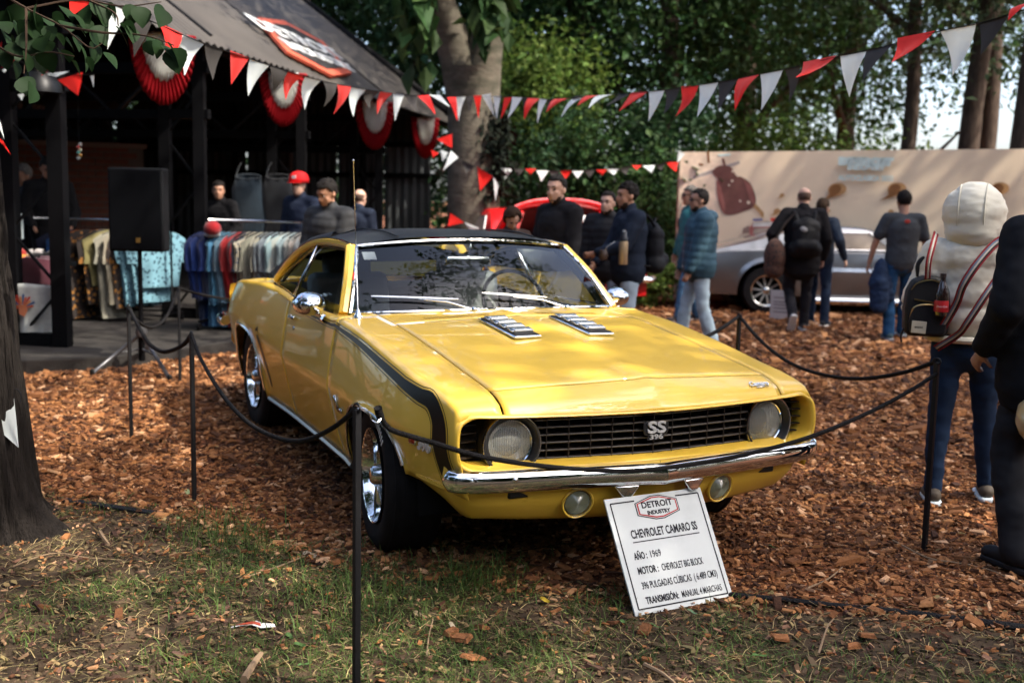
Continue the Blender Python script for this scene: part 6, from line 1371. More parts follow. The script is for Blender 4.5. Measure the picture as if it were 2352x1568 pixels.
# ================================================================ other cars
def simple_car(t, L, x_r, wb_, W, prof_top, belt, gh, paint, wheel_r, arch_r, glass, zb=.26, W2=None, flare=.02, front=True):
    """t thing; local x forward from the rear axle. prof_top: deck height over x; gh: greenhouse outline (x,z); belt z"""
    zt = pchip(*zip(*prof_top)); x0, x1 = prof_top[0][0], prof_top[-1][0]
    wf = lambda x: W*(1-.10*max(0, (x-(x1-.6))/.6)**2-.09*max(0, ((x0+.6)-x)/.6)**2)
    AR = [(0, arch_r), (wb_, arch_r)]
    xs = sorted(set(np.round(np.linspace(x0, x1, 60), 3)) | {round(c+s*(arch_r-e), 4) for c, _ in AR for s in (-1, 1) for e in (-.001, .001, .02, .05, .1)})
    for sg in (-1, 1):
        G = []
        for x in xs:
            zl = zb
            for c, r in AR:
                d = abs(x-c)
                if d < r: zl = max(zl, wheel_r+math.sqrt(r*r-d*d)*.98)
            zz = float(zt(x)); row = []
            for q in np.linspace(0, 1, 12):
                z = zl+(zz-zl)*q; h = (z-zb)/(.9-zb); y = wf(x)*(1-.05*(1-min(1, h*1.6))**2-.10*max(0, h-.45)**1.6)
                for c, r in AR:
                    dd = math.hypot(x-c, max(0, z-wheel_r))/r
                    y += flare*math.exp(-((dd-1)/.1)**2)
                row.append((x, sg*y, z))
            yt = row[-1][1]
            for q in (.97, .9, .6, .3, 0): row.append((x, yt*q, zz+.04*(1-q*q)**.5*(1 if q < .97 else .6)))
            G.append(row)
        MB().grid(np.array(G), flip=sg > 0).build("body_side", paint, t, weld=True)
        for c, r in AR:
            MB().lathe([(arch_r*1.02, -.05), (arch_r*1.02, .25), (.001, .25)], (c, sg*(W-.22), wheel_r), 'y', 28, None).build("wheel_well", pm("well_black", (.006, .006, .006), rough=.95), t)
            w_ = MB().lathe([(.001, -.11), (wheel_r-.02, -.11), (wheel_r, -.08), (wheel_r, .08), (wheel_r-.02, .11), (wheel_r*.66, .118), (wheel_r*.64, .10)], (0, 0, 0), 'y', 36).build("wheel", pm("tyre_rubber", (.013, .012, .012)), t); w_.location = (c, sg*(W-.12), wheel_r); w_.rotation_euler = (0, .2, 0 if sg > 0 else math.pi)
            ch = pm("alloy", (.62, .62, .60), rough=.22, metal=1.0)
            MB().lathe([(wheel_r*.655, .112), (wheel_r*.67, .122), (wheel_r*.60, .11), (wheel_r*.57, .05), (wheel_r*.5, .0)], (0, 0, 0), 'y', 36).build("rim", ch, w_)
            mb = MB()
            for k in range(10):
                R_ = roty(k*2*math.pi/10); mb.prism([(-.012, .03), (.012, .03), (.017, wheel_r*.6), (-.017, wheel_r*.6)], .07, .095, lambda a, b, h: tuple(R_@np.array([a, h, b])))
            q = mb.build("spokes", ch, w_, smooth=False)
            MB().lathe([(.045, .06), (.045, .115), (.03, .125), (.001, .127)], (0, 0, 0), 'y', 16).build("hub", ch, w_)
    for x, nm in ((x0, "tail_panel"), (x1, "nose_panel")):
        w_ = wf(x)*.98; zz = float(zt(x)); s = -1 if x == x0 else 1
        G = [[(x+s*.03*(1-(y/w_)**2), y, z) for z in np.linspace(zb+.02, zz+.02, 6)] for y in np.linspace(-w_, w_, 11)]
        MB().grid(np.array(G), flip=s < 0).build(nm, paint, t, weld=True)
    MB().box(((x0+x1)/2, 0, zb+.12), (x1-x0-.3, W*1.5, .2)).build("underbody", pm("underbody_black", (.008, .008, .008)), t, smooth=False)
    if gh:
        gx = np.array([p[0] for p in gh]); gz = pchip(gx, [p[1] for p in gh]); G = []
        for x in np.linspace(gx[0], gx[-1], 40):
            z1 = float(gz(x)); zbelt = belt-.03; row = []
            for sg, qs in ((-1, (0, .5, 1)), (1, (1, .5, 0))):
                for q in qs:
                    z = zbelt+(z1-zbelt)*q*.93; row.append((x, sg*(W*.86-(W*.24)*(z-zbelt)/.42), z))
                if sg == -1:
                    yt = row[-1][1]
                    for q in (.93, .7, .35, 0, -.35, -.7, -.93): row.append((x, yt*q*.97, z1+.02*(1-q*q)))
            G.append(row)
        MB().grid(np.array(G)).build("roof", paint, t, weld=True)
        for sg in (-1, 1):
            poly = glass; 
            mb = MB(); n = len(poly); yy = lambda z: W*.86-(W*.24)*(z-(belt-.03))/.42
            mb.prism(poly, .002, .010, lambda x, z, h: (x, sg*(yy(z)+h), z)); mb.build("side_window", pm("side_glass", (.30, .24, .18), rough=.08, spec=.6), t, smooth=False)
            pts = [(x, sg*(yy(z)+.012), z) for x, z in poly]; MB().tube(pts+[pts[0]], .011, 6).build("window_trim", pm("trim_bright", (.6, .6, .6), rough=.2, metal=1), t)
    return zt, wf
def grey_car():
    c = gnd(1757, 721); a = math.atan2(R2[1], R2[0])-.03; c = c+rotz(a)@np.array([0, .86, 0])
    t = thing("parked_car", "silver grey fastback car parked in front of the banner", "car", (c[0], c[1], 0), a)
    k = .93
    paint = pm("grey_paint", (.22, .225, .23), rough=.30, metal=.8, coat=1.0)
    top = [(-.98, .74), (-.85, .80), (-.4, .86), (.2, .88), (.9, .86), (1.8, .86), (2.4, .84), (3.2, .78), (3.55, .70)]
    gh = [(-.75, .86), (-.2, 1.0), (.5, 1.17), (1.0, 1.215), (1.35, 1.205), (1.6, 1.13), (2.05, .90)]
    simple_car(t, 0, 0, 2.70, .88, top, .86, gh, paint, .325, .40, [(.62, .90), (1.75, .90), (1.42, 1.14), (.80, 1.13)])
    sil = pm("silver_trim_reflection", (.60, .62, .63), rough=.22, metal=.7, coat=1)
    MB().prism([(.42, .60), (2.35, .60), (2.35, .80), (.42, .82)], 0, .012, lambda x, z, h: (x, -(.872-.06*max(0, z-.62)*3+h), z)).build("door_reflection", sil, t, bevel=.01)  # silver strip stands in for the reflection on the upper flank
    MB().tube([(.50, -.87, .20), (2.25, -.87, .20)], .055, 10).build("side_pipe", pm("chrome", (.86, .88, .88)), t)
    MB().box((-.97, 0, .42), (.10, 1.6, .10)).build("rear_bumper", sil, t, bevel=.03)
    MB().ell((1.72, -.93, .93), (.07, .05, .045)).build("door_mirror", sil, t); MB().box((.70, -.885, .74), (.14, .02, .03)).build("door_handle", sil, t, bevel=.005)
    for sg in (-1, 1): MB().box((-.985, sg*.5, .66), (.04, .5, .09)).build("tail_light", pm("tail_red", (.25, .015, .01), rough=.2), t, bevel=.01)
    # its data board
    bl, br, tl = gnd(1768, 731), gnd(1816, 735), at(1777, 666, 14.9); Mx, w_, h_ = quadM(bl, br, tl); s = thing("info_board", "white data board leaning on the grey car's rear wheel", "sign"); o = MB().box((w_/2, h_/2, 0), (w_, h_, .01)).build("board", WHITE, s, smooth=False); o.data.transform(Mx)
    for i, q in enumerate((.75, .6, .5, .38, .25)): line(w_*.15, h_*q, w_*(.85-.1*(i % 2)), h_*q, .014, .007, pm("ink_grey", (.2, .2, .21)), s, Mx, "text_line")
grey_car()
def red_car():
    c = P(1292, 15.2, 0); yaw = math.atan2(-F2[1], -F2[0])+.42
    t = thing("parked_car", "red car with its front panel raised, behind the coupe's roof", "car", (c[0], c[1], 0), yaw)
    red = pm("red_paint", (.50, .010, .012), rough=.25, coat=1.0); chm = pm("chrome", (.86, .88, .88)); dk = pm("bay_dark", (.020, .010, .008), rough=.7)
    Lf = .95
    top = [(-3.4, .74), (-3.2, .84), (-2.6, .92), (-1.0, .94), (0, .95), (.6, .93), (Lf-.1, .88), (Lf, .82)]
    # reuse the simple body with the front axle at 0: shift
    t2 = t
    simple_car(t2, 0, 0, 0.0001, .90, top, .92, [(-2.9, .92), (-2.5, 1.18), (-1.9, 1.36), (-1.4, 1.37), (-1.1, 1.28), (-.72, .95)], red, .34, .42, [(-2.4, .98), (-1.0, .98), (-1.25, 1.26), (-1.9, 1.28)])
    MB().box((.1, 0, .80), (1.1, 1.3, .12)).build("engine", dk, t, smooth=False)
    # raised hood: curved shell hinged at the cowl, underside towards the viewer
    G = []; G2 = []
    for i, y in enumerate(np.linspace(-1, 1, 25)):
        row = []; r2 = []
        for q in np.linspace(0, 1, 10):
            yy = y*.80*(1-.06*q**4); s = 1.18*q*(1-.10*(abs(y)**3)); bow = .16*(1-abs(y)**2.6)
            x = -.55+s*math.cos(RAD(58))-bow*.6; z = .93+s*math.sin(RAD(58))*.50+bow*.5
            row.append((x, yy, z)); r2.append((x+.03, yy*.9, z-.03))
        G.append(row); G2.append(r2)
    MB().grid(np.array(G)).build("raised_hood", red, t, weld=True, solid=.03); MB().grid(np.array(G2)[:, :9]).build("hood_lining", dk, t, weld=True)
    edge = [r[-1] for r in G]; MB().tube([G[0][k] for k in range(9)]+edge+[G[-1][k] for k in range(8, -1, -1)], .03, 8).build("hood_lip", red, t)
    MB().box((-.04, .35, 1.26), (.01, .42, .10), roty(-.5)).build("hood_label", pm("label_white", (.6, .6, .6), rough=.5), t, smooth=False)
    for sg in (-1, 1): MB().bar((-.25, sg*.62, .95), (.0, sg*.60, 1.35), .05).build("hood_stay", red, t, smooth=False)
    MB().tube(cat([(Lf-.02, -.88, .50), (Lf+.08, -.7, .50), (Lf+.12, 0, .50), (Lf+.08, .7, .50), (Lf-.02, .88, .50)], 20), .07, 10, sq=.7).build("bumper", chm, t)
    for z in (.60, .68, .76): MB().box((Lf+.04, 0, z), (.04, 1.25, .035)).build("grille_bar", chm, t, bevel=.008)
    for sg in (-1, 1):
        o = MB().lathe([(.001, .05), (.07, .045), (.10, .02), (.115, .03), (.12, .0)], (Lf+.02, sg*.74, .70), 'x', 20).build("headlight", chm, t); MB().lathe([(.001, .052), (.08, .048)], (Lf+.022, sg*.74, .70), 'x', 16).build("lens", pm("frosted_lens", (.55, .55, .42)), o)
red_car()
# ================================================================ small things on the ground
def ground_bits():
    r = np.random.default_rng(17)
    lfm = {}
    def leaf(u, v, L, rz, c, name, label, curl=.3, asp=.45, cat_="leaf", grp="fallen leaves on the grass"):
        p = gnd(u, v, .018); G = []
        for q in np.linspace(0, 1, 9):
            w_ = asp*.5*math.sin(math.pi*min(1, q**.8+.001))**.8; G.append([((q-.5)*L, s*w_*L, L*(curl*.35*(q-.5)**2*2+curl*abs(s)*w_*.8+.05*math.sin(7*q+s))) for s in (-1, -.5, 0, .5, 1)])
        o = MB().grid(np.array(G)).build(name, pm("fallen_%02x%02x%02x" % tuple(int(255*k) for k in c), c, rough=.7, var=.25, vscale=30, translucent=.2), None); o.location = tuple(p); o.rotation_euler = (r.normal(0, .12), r.normal(0, .12), rz); tag(o, label, cat_, grp)
    gr, ye, br, pl = (.10, .19, .06), (.42, .30, .035), (.26, .11, .045), (.40, .33, .23)
    for a in ((1252, 1378, .055, .3, ye, "fallen_leaf", "yellow lobed leaf on the grass right of the nearest post"), (930, 1374, .03, .1, ye, "fallen_leaf", "small yellow leaf close to the nearest post's right side"), (1505, 1437, .05, .4, gr, "fallen_leaf", "pale green leaf lying flat left of the board's lower corner"), (1430, 1427, .045, -.2, gr, "fallen_leaf", "curled green leaf at the left of the flat pale green one"), (1745, 1505, .05, 1.1, gr, "fallen_leaf", "pale green leaf standing up in the right-hand grass"), (1775, 1256, .045, .4, gr, "fallen_leaf", "green leaf on the bark right of the board"), (430, 1130, .06, -.1, (.30, .38, .20), "fallen_leaf", "pale green leaf at the foot of the post by the door"), (410, 1190, .04, .2, (.22, .30, .14), "fallen_leaf", "small pale leaf beside the dark grass tuft"), (712, 1275, .085, .5, pl, "fallen_leaf", "large pale brown oak-like leaf left of the nearest post"), (690, 1480, .05, .8, gr, "fallen_leaf", "dark green leaf left of the nearest post's foot"), (665, 1460, .045, .3, gr, "fallen_leaf", "dark green leaf beside its twin left of the nearest post"), (700, 1525, .045, 1.5, gr, "fallen_leaf", "green leaf low down left of the nearest post"), (960, 1410, .06, .2, (.22, .17, .10), "fallen_leaf", "dull brown leaf in the grass right of the nearest post"), (1040, 1440, .06, .1, pl, "fallen_leaf", "pale dry leaf in the middle of the grass"), (1300, 1408, .05, .0, (.30, .33, .10), "fallen_leaf", "yellowish leaf under the yellow lobed one"), (1590, 1405, .05, .2, (.16, .26, .14), "fallen_leaf", "green leaf at the board's lower edge")): leaf(*a)
    for i, (u, v, L, c, lab) in enumerate(((1090, 1505, .075, br, "large reddish bark piece in the grass centre front"), (1060, 1462, .06, br, "bark piece just above the large reddish one"), (1035, 1448, .05, br, "small bark piece left of its neighbours in the grass"), (1175, 1352, .045, br, "bark piece in the shaded grass under the bumper"), (1240, 1345, .045, (.30, .16, .08), "light bark piece in the shaded grass under the bumper"), (1480, 1440, .05, (.16, .07, .03), "dark bark piece left of the board's corner"), (1905, 1375, .05, br, "bark chunk at the edging strip right of the board"), (2010, 1400, .05, br, "bark chunk on the edging strip"), (1790, 1460, .05, br, "rounded bark chunk in the right grass"), (1990, 1455, .055, br, "flat bark chunk at lower right"), (1960, 1480, .05, (.36, .15, .06), "light orange bark chunk at lower right"))):
        p = gnd(u, v, .02); V, F = plates(np.array([[p[0], p[1]]]), np.array([L*1.2]), np.array([L*.7]), np.array([.012]), np.array([.010]), .15); o = raw_mesh("bark_piece", V-np.array([p[0], p[1], 0]), F, pm("piece%d" % i, c, rough=.85, var=.35, vscale=40, bump=.5, bscale=60)); o.location = (p[0], p[1], 0); tag(o, lab, "bark piece", "large bark pieces")
    tw = pm("dry_twig", (.26, .18, .11), rough=.85)
    for pts, rr, lab in (([(2050, 1240), (2130, 1280), (2200, 1292), (2280, 1310), (2360, 1350)], .004, "long thin brown twig on the bark right of the board"), ([(1855, 1350), (1900, 1330), (1935, 1302)], .004, "short pale twig standing out on the bark"), ([(230, 1222), (238, 1235), (250, 1250)], .011, "short thick broken stick by the left trunk"), ([(980, 1505), (985, 1460), (995, 1420)], .003, "thin upright dry stalk in the grass"), ([(550, 1330), (640, 1300), (720, 1270), (780, 1262)], .004, "thin dark twig across the grass left of the nearest post"), ([(1880, 1500), (1900, 1440), (1915, 1420)], .004, "forked pale twig at lower right"), ([(560, 1560), (585, 1520), (600, 1500)], .014, "pale stub of wood at the lower left"), ([(30, 1300), (120, 1270), (200, 1280), (280, 1285)], .003, "very thin root-like twig by the left trunk"), ([(1480, 1525), (1520, 1545), (1550, 1568)], .008, "dark twig at the bottom edge")):
        o = MB().tube(cat([gnd(u, v, .016+rr) for u, v in pts], 14), np.linspace(rr, rr*.6, 14), 6).build("twig", tw, None); tag(o, lab, "twig", "twigs on the ground")
    # torn sticker
    p = gnd(548, 1436, .02); o = thing("sticker", "small red and white die-cut sticker lying on the grass", "sticker", p, .35)
    sh = [(-.085, -.02), (-.05, -.035), (-.03, -.01), (.0, -.03), (.02, -.005), (.05, .02), (.085, .035), (.10, .085), (.085, .09), (.06, .055), (.02, .06), (-.02, .045), (-.03, .02), (-.07, .015)]
    lift = lambda x, y, h: (x, y, .012*math.sin(x*30)+h)
    MB().prism(sh, 0, .0015, lift).build("backing", pm("sticker_white", (.7, .7, .68), rough=.4), o, smooth=False); MB().prism([(-.02, -.0), (.015, .0), (.05, .028), (.078, .042), (.055, .05), (.015, .048), (-.012, .035)], .0022, .003, lift).build("red_print", pm("sticker_red", (.45, .06, .025), rough=.4), o, smooth=False)
    MB().prism([(-.05, -.022), (-.035, -.012), (-.032, .005), (-.055, .0)], .0022, .003, lift).build("tan_print", pm("sticker_tan", (.5, .25, .14), rough=.4), o, smooth=False)
ground_bits()
# ================================================================ people
SKINS = {'tan': (.36, .185, .115), 'light': (.50, .30, .215), 'brown': (.27, .130, .075)}
def skin(k): return pm("skin_"+k, SKINS[k], rough=.5, spec=.4, var=.08, vscale=20)
def fuse(parts, name, mat, parent, vox=.012, smooth=2, disp=None):
    """one continuous surface from overlapping volumes; disp(p, n) -> offset along the normal"""
    mb = MB()
    for p in parts: p(mb)
    o = mb.build(name, mat, None); bm = bmesh.new(); bm.from_mesh(o.data); bmesh.ops.recalc_face_normals(bm, faces=bm.faces); bm.to_mesh(o.data); bm.free()
    m = o.modifiers.new("r", 'REMESH'); m.mode = 'VOXEL'; m.voxel_size = vox; m.use_smooth_shade = True
    if smooth: s = o.modifiers.new("s", 'SMOOTH'); s.iterations = smooth; s.factor = .5
    baked(o)
    if disp:
        n = len(o.data.vertices); co = np.empty(n*3); no = np.empty(n*3); o.data.vertices.foreach_get("co", co); o.data.vertices.foreach_get("normal", no); co = co.reshape(-1, 3); no = no.reshape(-1, 3)
        co += no*disp(co, no)[:, None]; o.data.vertices.foreach_set("co", co.ravel()); o.data.update()
    o.data.materials.clear(); o.data.materials.append(mat); o.parent = parent
    return o
def npn(p, s, sd=0.0): return np.array([mnoise.noise(Vector((a*s[0]+sd, b*s[1], c*s[2]))) for a, b, c in p])
def wrinkle(a=.006, sd=0.): return lambda p, n: a*npn(p, (9, 9, 16), sd)+a*.6*npn(p, (22, 22, 34), sd+3)
def puffer(a=.013, pitch=.085, sd=0.): return lambda p, n: a*(np.abs(np.sin(math.pi*(p[:, 2]+.02*npn(p, (5, 5, 2), sd))/pitch))**.6-.5)*(1-np.abs(n[:, 2])*.8)+.004*npn(p, (20, 20, 12), sd)
C3 = lambda a, b, ra, rb, fl=1.0, up=(1, 0, 0): (lambda mb: mb.capsule(a, b, ra, rb, 26, fl, up))
E3 = lambda c, r, R=None: (lambda mb: mb.ell(c, r, 24, 14, R))
def ik(root, tgt, l1, l2, hint):
    root = np.array(root, float); tgt = np.array(tgt, float); d = tgt-root; L = np.linalg.norm(d); Lm = (l1+l2)*.998
    if L > Lm: tgt = root+d/L*Lm; d = tgt-root; L = Lm
    u = d/L; a = (l1*l1-l2*l2+L*L)/(2*L); h = math.sqrt(max(1e-9, l1*l1-a*a)); hint = np.array(hint, float); hv = hint-u*(hint@u); hv /= np.linalg.norm(hv)
    return root+u*a+hv*h, tgt
def person(label, loc, face, H=1.74, pose=None, top=None, legs=None, shoe=None, hair=None, sk='tan', group=None, head=(0, 0), beard=None, glasses=False, hood=None, lean=0.0, vox=.013, build_=1.0, bare_arms=False, hidden_legs=False, sd=0, fingers=True, coat=False, gz=0.0):
    """face: direction the chest points, in degrees in the ground plane. local +x = forward, +y = the person's left"""
    pose = pose or {}; t = thing("person", label, "person", (loc[0], loc[1], gz), RAD(face), group)
    k = H/1.74; b = build_
    V3 = lambda x, y, z: np.array([x+lean*max(0, z-.9), y, z])*k
    hip = {s: V3(0, s*.092, .93) for s in (-1, 1)}; sho = {s: V3(-.01, s*.185*b, 1.43) for s in (-1, 1)}
    feet = {1: pose.get('fl', (0.03, .11, .07)), -1: pose.get('fr', (-.02, -.11, .07))}
    hand = {1: pose.get('hl', (.06, .26, .80)), -1: pose.get('hr', (.06, -.26, .80))}
    knee, ank, elb, wri = {}, {}, {}, {}
    for s in (-1, 1):
        f = np.array(feet[s])*k; knee[s], ank[s] = ik(hip[s], f, .43*k, .43*k, pose.get('kn', (1, s*.12, 0)))
        h = V3(*hand[s]); elb[s], wri[s] = ik(sho[s], h, .30*k, .265*k, pose.get('eh%s' % ('l' if s > 0 else 'r'), (-.8, s*.5, -.3)))
    neck0, hc = V3(-.005, 0, 1.47), V3(.03, 0, 1.625)
    hy, hp = RAD(head[0]), RAD(head[1]); HR = rotz(hy)@roty(hp); Hd = lambda x, y, z: hc+HR@(np.array([x, y, z])*k)
    # ---- body: one surface with head, torso, limbs, hands
    P_ = [C3(V3(0, 0, .93), V3(0, 0, 1.08), .125*k*b, .118*k*b, 1.30, (0, 1, 0)), C3(V3(0, 0, 1.12), V3(-.01, 0, 1.34), .112*k*b, .125*k*b, 1.40, (0, 1, 0)), C3(sho[-1], sho[1], .062*k, .062*k), C3(neck0, hc, .056*k, .056*k)]
    P_ += [E3(Hd(-.008, 0, .035), np.array([.098, .078, .092])*k, HR), E3(Hd(.028, 0, -.035), np.array([.066, .062, .085])*k, HR), E3(Hd(.055, 0, -.088), np.array([.034, .034, .026])*k, HR), E3(Hd(.098, 0, -.018), np.array([.020, .014, .026])*k, HR), E3(Hd(.088, 0, .012), np.array([.012, .010, .030])*k, HR), E3(Hd(.080, 0, .040), np.array([.016, .052, .012])*k, HR), E3(Hd(.084, 0, -.058), np.array([.012, .024, .011])*k, HR)]
    for s in (-1, 1):
        P_ += [E3(Hd(-.008, s*.078, -.004), np.array([.020, .010, .032])*k, HR), E3(Hd(.058, s*.042, -.022), np.array([.022, .02, .022])*k, HR)]
        P_ += [C3(hip[s], knee[s], .085*k, .054*k), C3(knee[s], ank[s], .054*k, .036*k), C3(ank[s], ank[s]+np.array([.13, s*.01, -.03])*k, .036*k, .028*k)]
        P_ += [C3(sho[s], elb[s], .052*k, .040*k), C3(elb[s], wri[s], .041*k, .027*k)]
        dv = wri[s]-elb[s]; dv /= np.linalg.norm(dv); fw = np.array(pose.get('hd%s' % ('l' if s > 0 else 'r'), tuple(dv)), float); fw /= np.linalg.norm(fw)
        sdv = np.cross(fw, np.array([0, s, 0.])) if abs(fw[1]) < .9 else np.cross(fw, np.array([1., 0, 0])); sdv /= np.linalg.norm(sdv); pn = np.cross(fw, sdv); pn = pn if pn[1]*s < 0 else -pn
        pc = wri[s]+fw*.045*k; P_.append(C3(wri[s], wri[s]+fw*.08*k, .024*k, .030*k, .60, tuple(pn)))
        if fingers:
            for i, (o_, L_) in enumerate(((-.027, .062), (-.009, .075), (.009, .070), (.027, .052))):
                r0 = wri[s]+fw*.088*k+sdv*o_*k; m = r0+(fw*.75+pn*.35)*L_*.5*k; e = m+(fw*.35+pn*.85)*L_*.5*k; P_ += [C3(r0, m, .0095*k, .009*k), C3(m, e, .009*k, .0075*k)]
            th = wri[s]+fw*.025*k-sdv*.028*k; P_ += [C3(th, th+(fw*.6-sdv*.5+pn*.45)*.042*k, .011*k, .010*k), C3(th+(fw*.6-sdv*.5+pn*.45)*.042*k, th+(fw*.9-sdv*.25+pn*.8)*.066*k, .010*k, .008*k)]
    fuse(P_, "body", skin(sk), t, vox if not fingers else min(vox, .011), 2)
    # ---- face
    ey = pm("eye_dark", (.02, .014, .01), rough=.2)
    for s in (-1, 1):
        MB().ell(Hd(.079, s*.031, .012), np.array([.010, .014, .0075])*k, 10, 6, HR).build("eye", ey, t)
        if hair: MB().ell(Hd(.090, s*.032, .036), np.array([.007, .022, .006])*k, 8, 6, HR).build("eyebrow", pm("hair_"+hair[0], hair[1], rough=.75), t)
    if glasses:
        for s in (-1, 1): MB().ell(Hd(.094, s*.033, .010), np.array([.008, .028, .022])*k, 12, 8, HR).build("glasses_lens", pm("dark_lens", (.008, .008, .009), rough=.08, spec=.8), t); MB().tube([Hd(.09, s*.055, .016), Hd(-.01, s*.086, .02)], .003*k, 5).build("glasses_arm", pm("dark_lens2", (.01, .01, .01)), t)
    def shell(name, c, r, keep, mat, R=HR, amp=.004, n=36):
        mb = MB(); a = np.arange(n)*2*math.pi/n; G = []
        for i in range(19):
            th = -math.pi/2+math.pi*i/18; G.append(np.stack([np.cos(a)*math.cos(th), np.sin(a)*math.cos(th), np.full(n, math.sin(th))], 1))
        G = np.array(G); F = []; V = G.reshape(-1, 3)
        kp = np.array([keep(*q) for q in V])
        for i in range(18):
            for j in range(n):
                q = (i*n+j, i*n+(j+1) % n, (i+1)*n+(j+1) % n, (i+1)*n+j)
                if sum(kp[list(q)]) >= 3: F.append(q)
        W_ = V*np.array(r)*k; W_ += V*(amp*k*np.array([mnoise.noise(Vector(tuple(q*6+sd))) for q in V]))[:, None]; W_ = W_@R.T+Hd(*c)
        mb.add(W_, F); return mb.build(name, mat, t, solid=.006)
    if hair:
        hm = pm("hair_"+hair[0], hair[1], rough=.75, bump=.6, bscale=120); st = hair[2]
        if st == 'short': shell("hair", (-.012, 0, .042), (.106, .086, .102), lambda x, y, z: (z > .30 if x > .45 else z > -.88+1.35*max(0, x+.30)), hm, amp=.020)
        elif st == 'crew': shell("hair", (-.010, 0, .040), (.103, .083, .100), lambda x, y, z: (z > .40 if x > .45 else z > -.86+1.35*max(0, x+.30)), hm, amp=.014)
        elif st == 'bald': shell("hair", (-.010, 0, .034), (.101, .0815, .092), lambda x, y, z: (-.85 < z < .18 and x < .1), hm, amp=.003)
        elif st == 'curly':
            r = np.random.default_rng(sd+5); q = r.normal(0, 1, (90, 3)); q /= np.linalg.norm(q, axis=1)[:, None]; q = q[~((q[:, 0] > .35) & (q[:, 2] < .45))]; fuse([E3(Hd(*(np.array([-.012, 0, .03])+v*np.array([.10, .092, .105]))), np.array([.026]*3)*k) for v in q], "hair", hm, t, .012, 1)
    if beard: shell("beard", (.028, 0, -.040), (.071, .0655, .088), lambda x, y, z: (z < -.05 and x > -.2 and (x < .5 or z < -.38) and z > -1.01), pm("beard_"+hair[0], tuple(np.array(beard)), rough=.85), amp=.004)
    # ---- clothes
    if top:
        kind, c = top[0], top[1]; g = {'jacket': .026, 'puffer': .042, 'tee': .014, 'hoodie': .030, 'coat': .034}[kind]*k
        Q = [C3(V3(0, 0, .92 if kind != 'coat' else .80), V3(0, 0, 1.08), .130*k*b+g, .122*k*b+g, 1.30, (0, 1, 0)), C3(V3(0, 0, 1.12), V3(-.01, 0, 1.33), .114*k*b+g, .124*k*b+g, 1.40, (0, 1, 0)), C3(sho[-1]*1.0, sho[1]*1.0, .060*k+g*.8, .060*k+g*.8)]
        if kind != 'tee': Q.append(C3(V3(-.01, 0, 1.45), V3(.0, 0, 1.515), .070*k, .066*k+g*.25))
        if hood == 'down': Q += [E3(V3(-.10, 0, 1.47), np.array([.085, .135, .065])*k), C3(V3(-.03, -.11, 1.49), V3(-.03, .11, 1.49), .04*k, .04*k), C3(V3(.04, -.09, 1.47), V3(-.06, -.11, 1.49), .035*k, .045*k), C3(V3(.04, .09, 1.47), V3(-.06, .11, 1.49), .035*k, .045*k)]
        for s in (-1, 1):
            if kind == 'tee': Q.append(C3(sho[s], sho[s]+(elb[s]-sho[s])*.72, .056*k+g, .054*k+g*1.2))
            else: Q += [C3(sho[s], elb[s], .052*k+g, .045*k+g*.9), C3(elb[s], wri[s]-(wri[s]-elb[s])*.06, .045*k+g*.9, .034*k+g*.55)]
        fn = puffer(.0085*k, .078*k, sd) if kind == 'puffer' else wrinkle(.007*k if kind != 'tee' else .006*k, sd)
        m = c if not isinstance(c, tuple) else pm("wear_%s_%d" % (kind, sd), c, rough=.6 if kind == 'puffer' else .9, spec=.10, var=.15, vscale=9)
        fuse(Q, {'tee': "tshirt", 'puffer': "puffer_jacket", 'hoodie': "hooded_jacket", 'coat': "coat"}.get(kind, "jacket"), m, t, .014, 6, fn)
    if legs:
        Q = [C3(V3(0, 0, .90), V3(0, 0, 1.00), .132*k*b, .126*k*b, 1.30, (0, 1, 0))]
        for s in (-1, 1): Q += [C3(hip[s], knee[s], .098*k, .068*k), C3(knee[s], ank[s]+np.array([0, 0, .01]), .068*k, legs[1]*k)]
        m = pm("trousers_%d" % sd, legs[0], rough=.9, spec=.1, var=.22, vscale=5); fuse(Q, "trousers", m, t, .014, 6, wrinkle(.009*k, sd+2.))
    if shoe:
        for s in (-1, 1):
            pit = pose.get('toe%s' % ('l' if s > 0 else 'r'), 0.0); Rf = roty(pit); f = lambda x, y, z: ank[s]+Rf@(np.array([x, y, z])*k)
            o = fuse([C3(f(-.045, 0, -.015), f(.15, s*.012, -.035), .042*k, .034*k, 1.05, (0, 1, 0)), C3(f(0, 0, .02), f(.05, 0, -.01), .044*k, .042*k)], "shoe", pm("shoe_%d" % sd, shoe[0], rough=.6, var=.2), t, .011, 2)
            MB().prism([(-.095, -.030), (-.06, -.046), (.06, -.046), (.165, -.040), (.195, -.005), (.165, .046), (.06, .044), (-.06, .040), (-.095, .026)], -.072, -.044, lambda x, y, h: tuple(f(x, y*s, h))).build("sole", pm("sole_%d" % sd, shoe[1], rough=.6), o, bevel=.008)
    t["_k"] = k
    return dict(t=t, V=V3, k=k, sho=sho, wri=wri, elb=elb, Hd=Hd, loc=np.array([loc[0], loc[1], gz]), a=RAD(face), hip=hip)
def world(p, q): return p['loc']+rotz(p['a'])@np.asarray(q)
def face_to(deg_right): 
    """direction in the ground plane: 0 = away from the viewer, 90 = to the viewer's right"""
    a = math.atan2(F2[1], F2[0]); return math.degrees(a)-deg_right
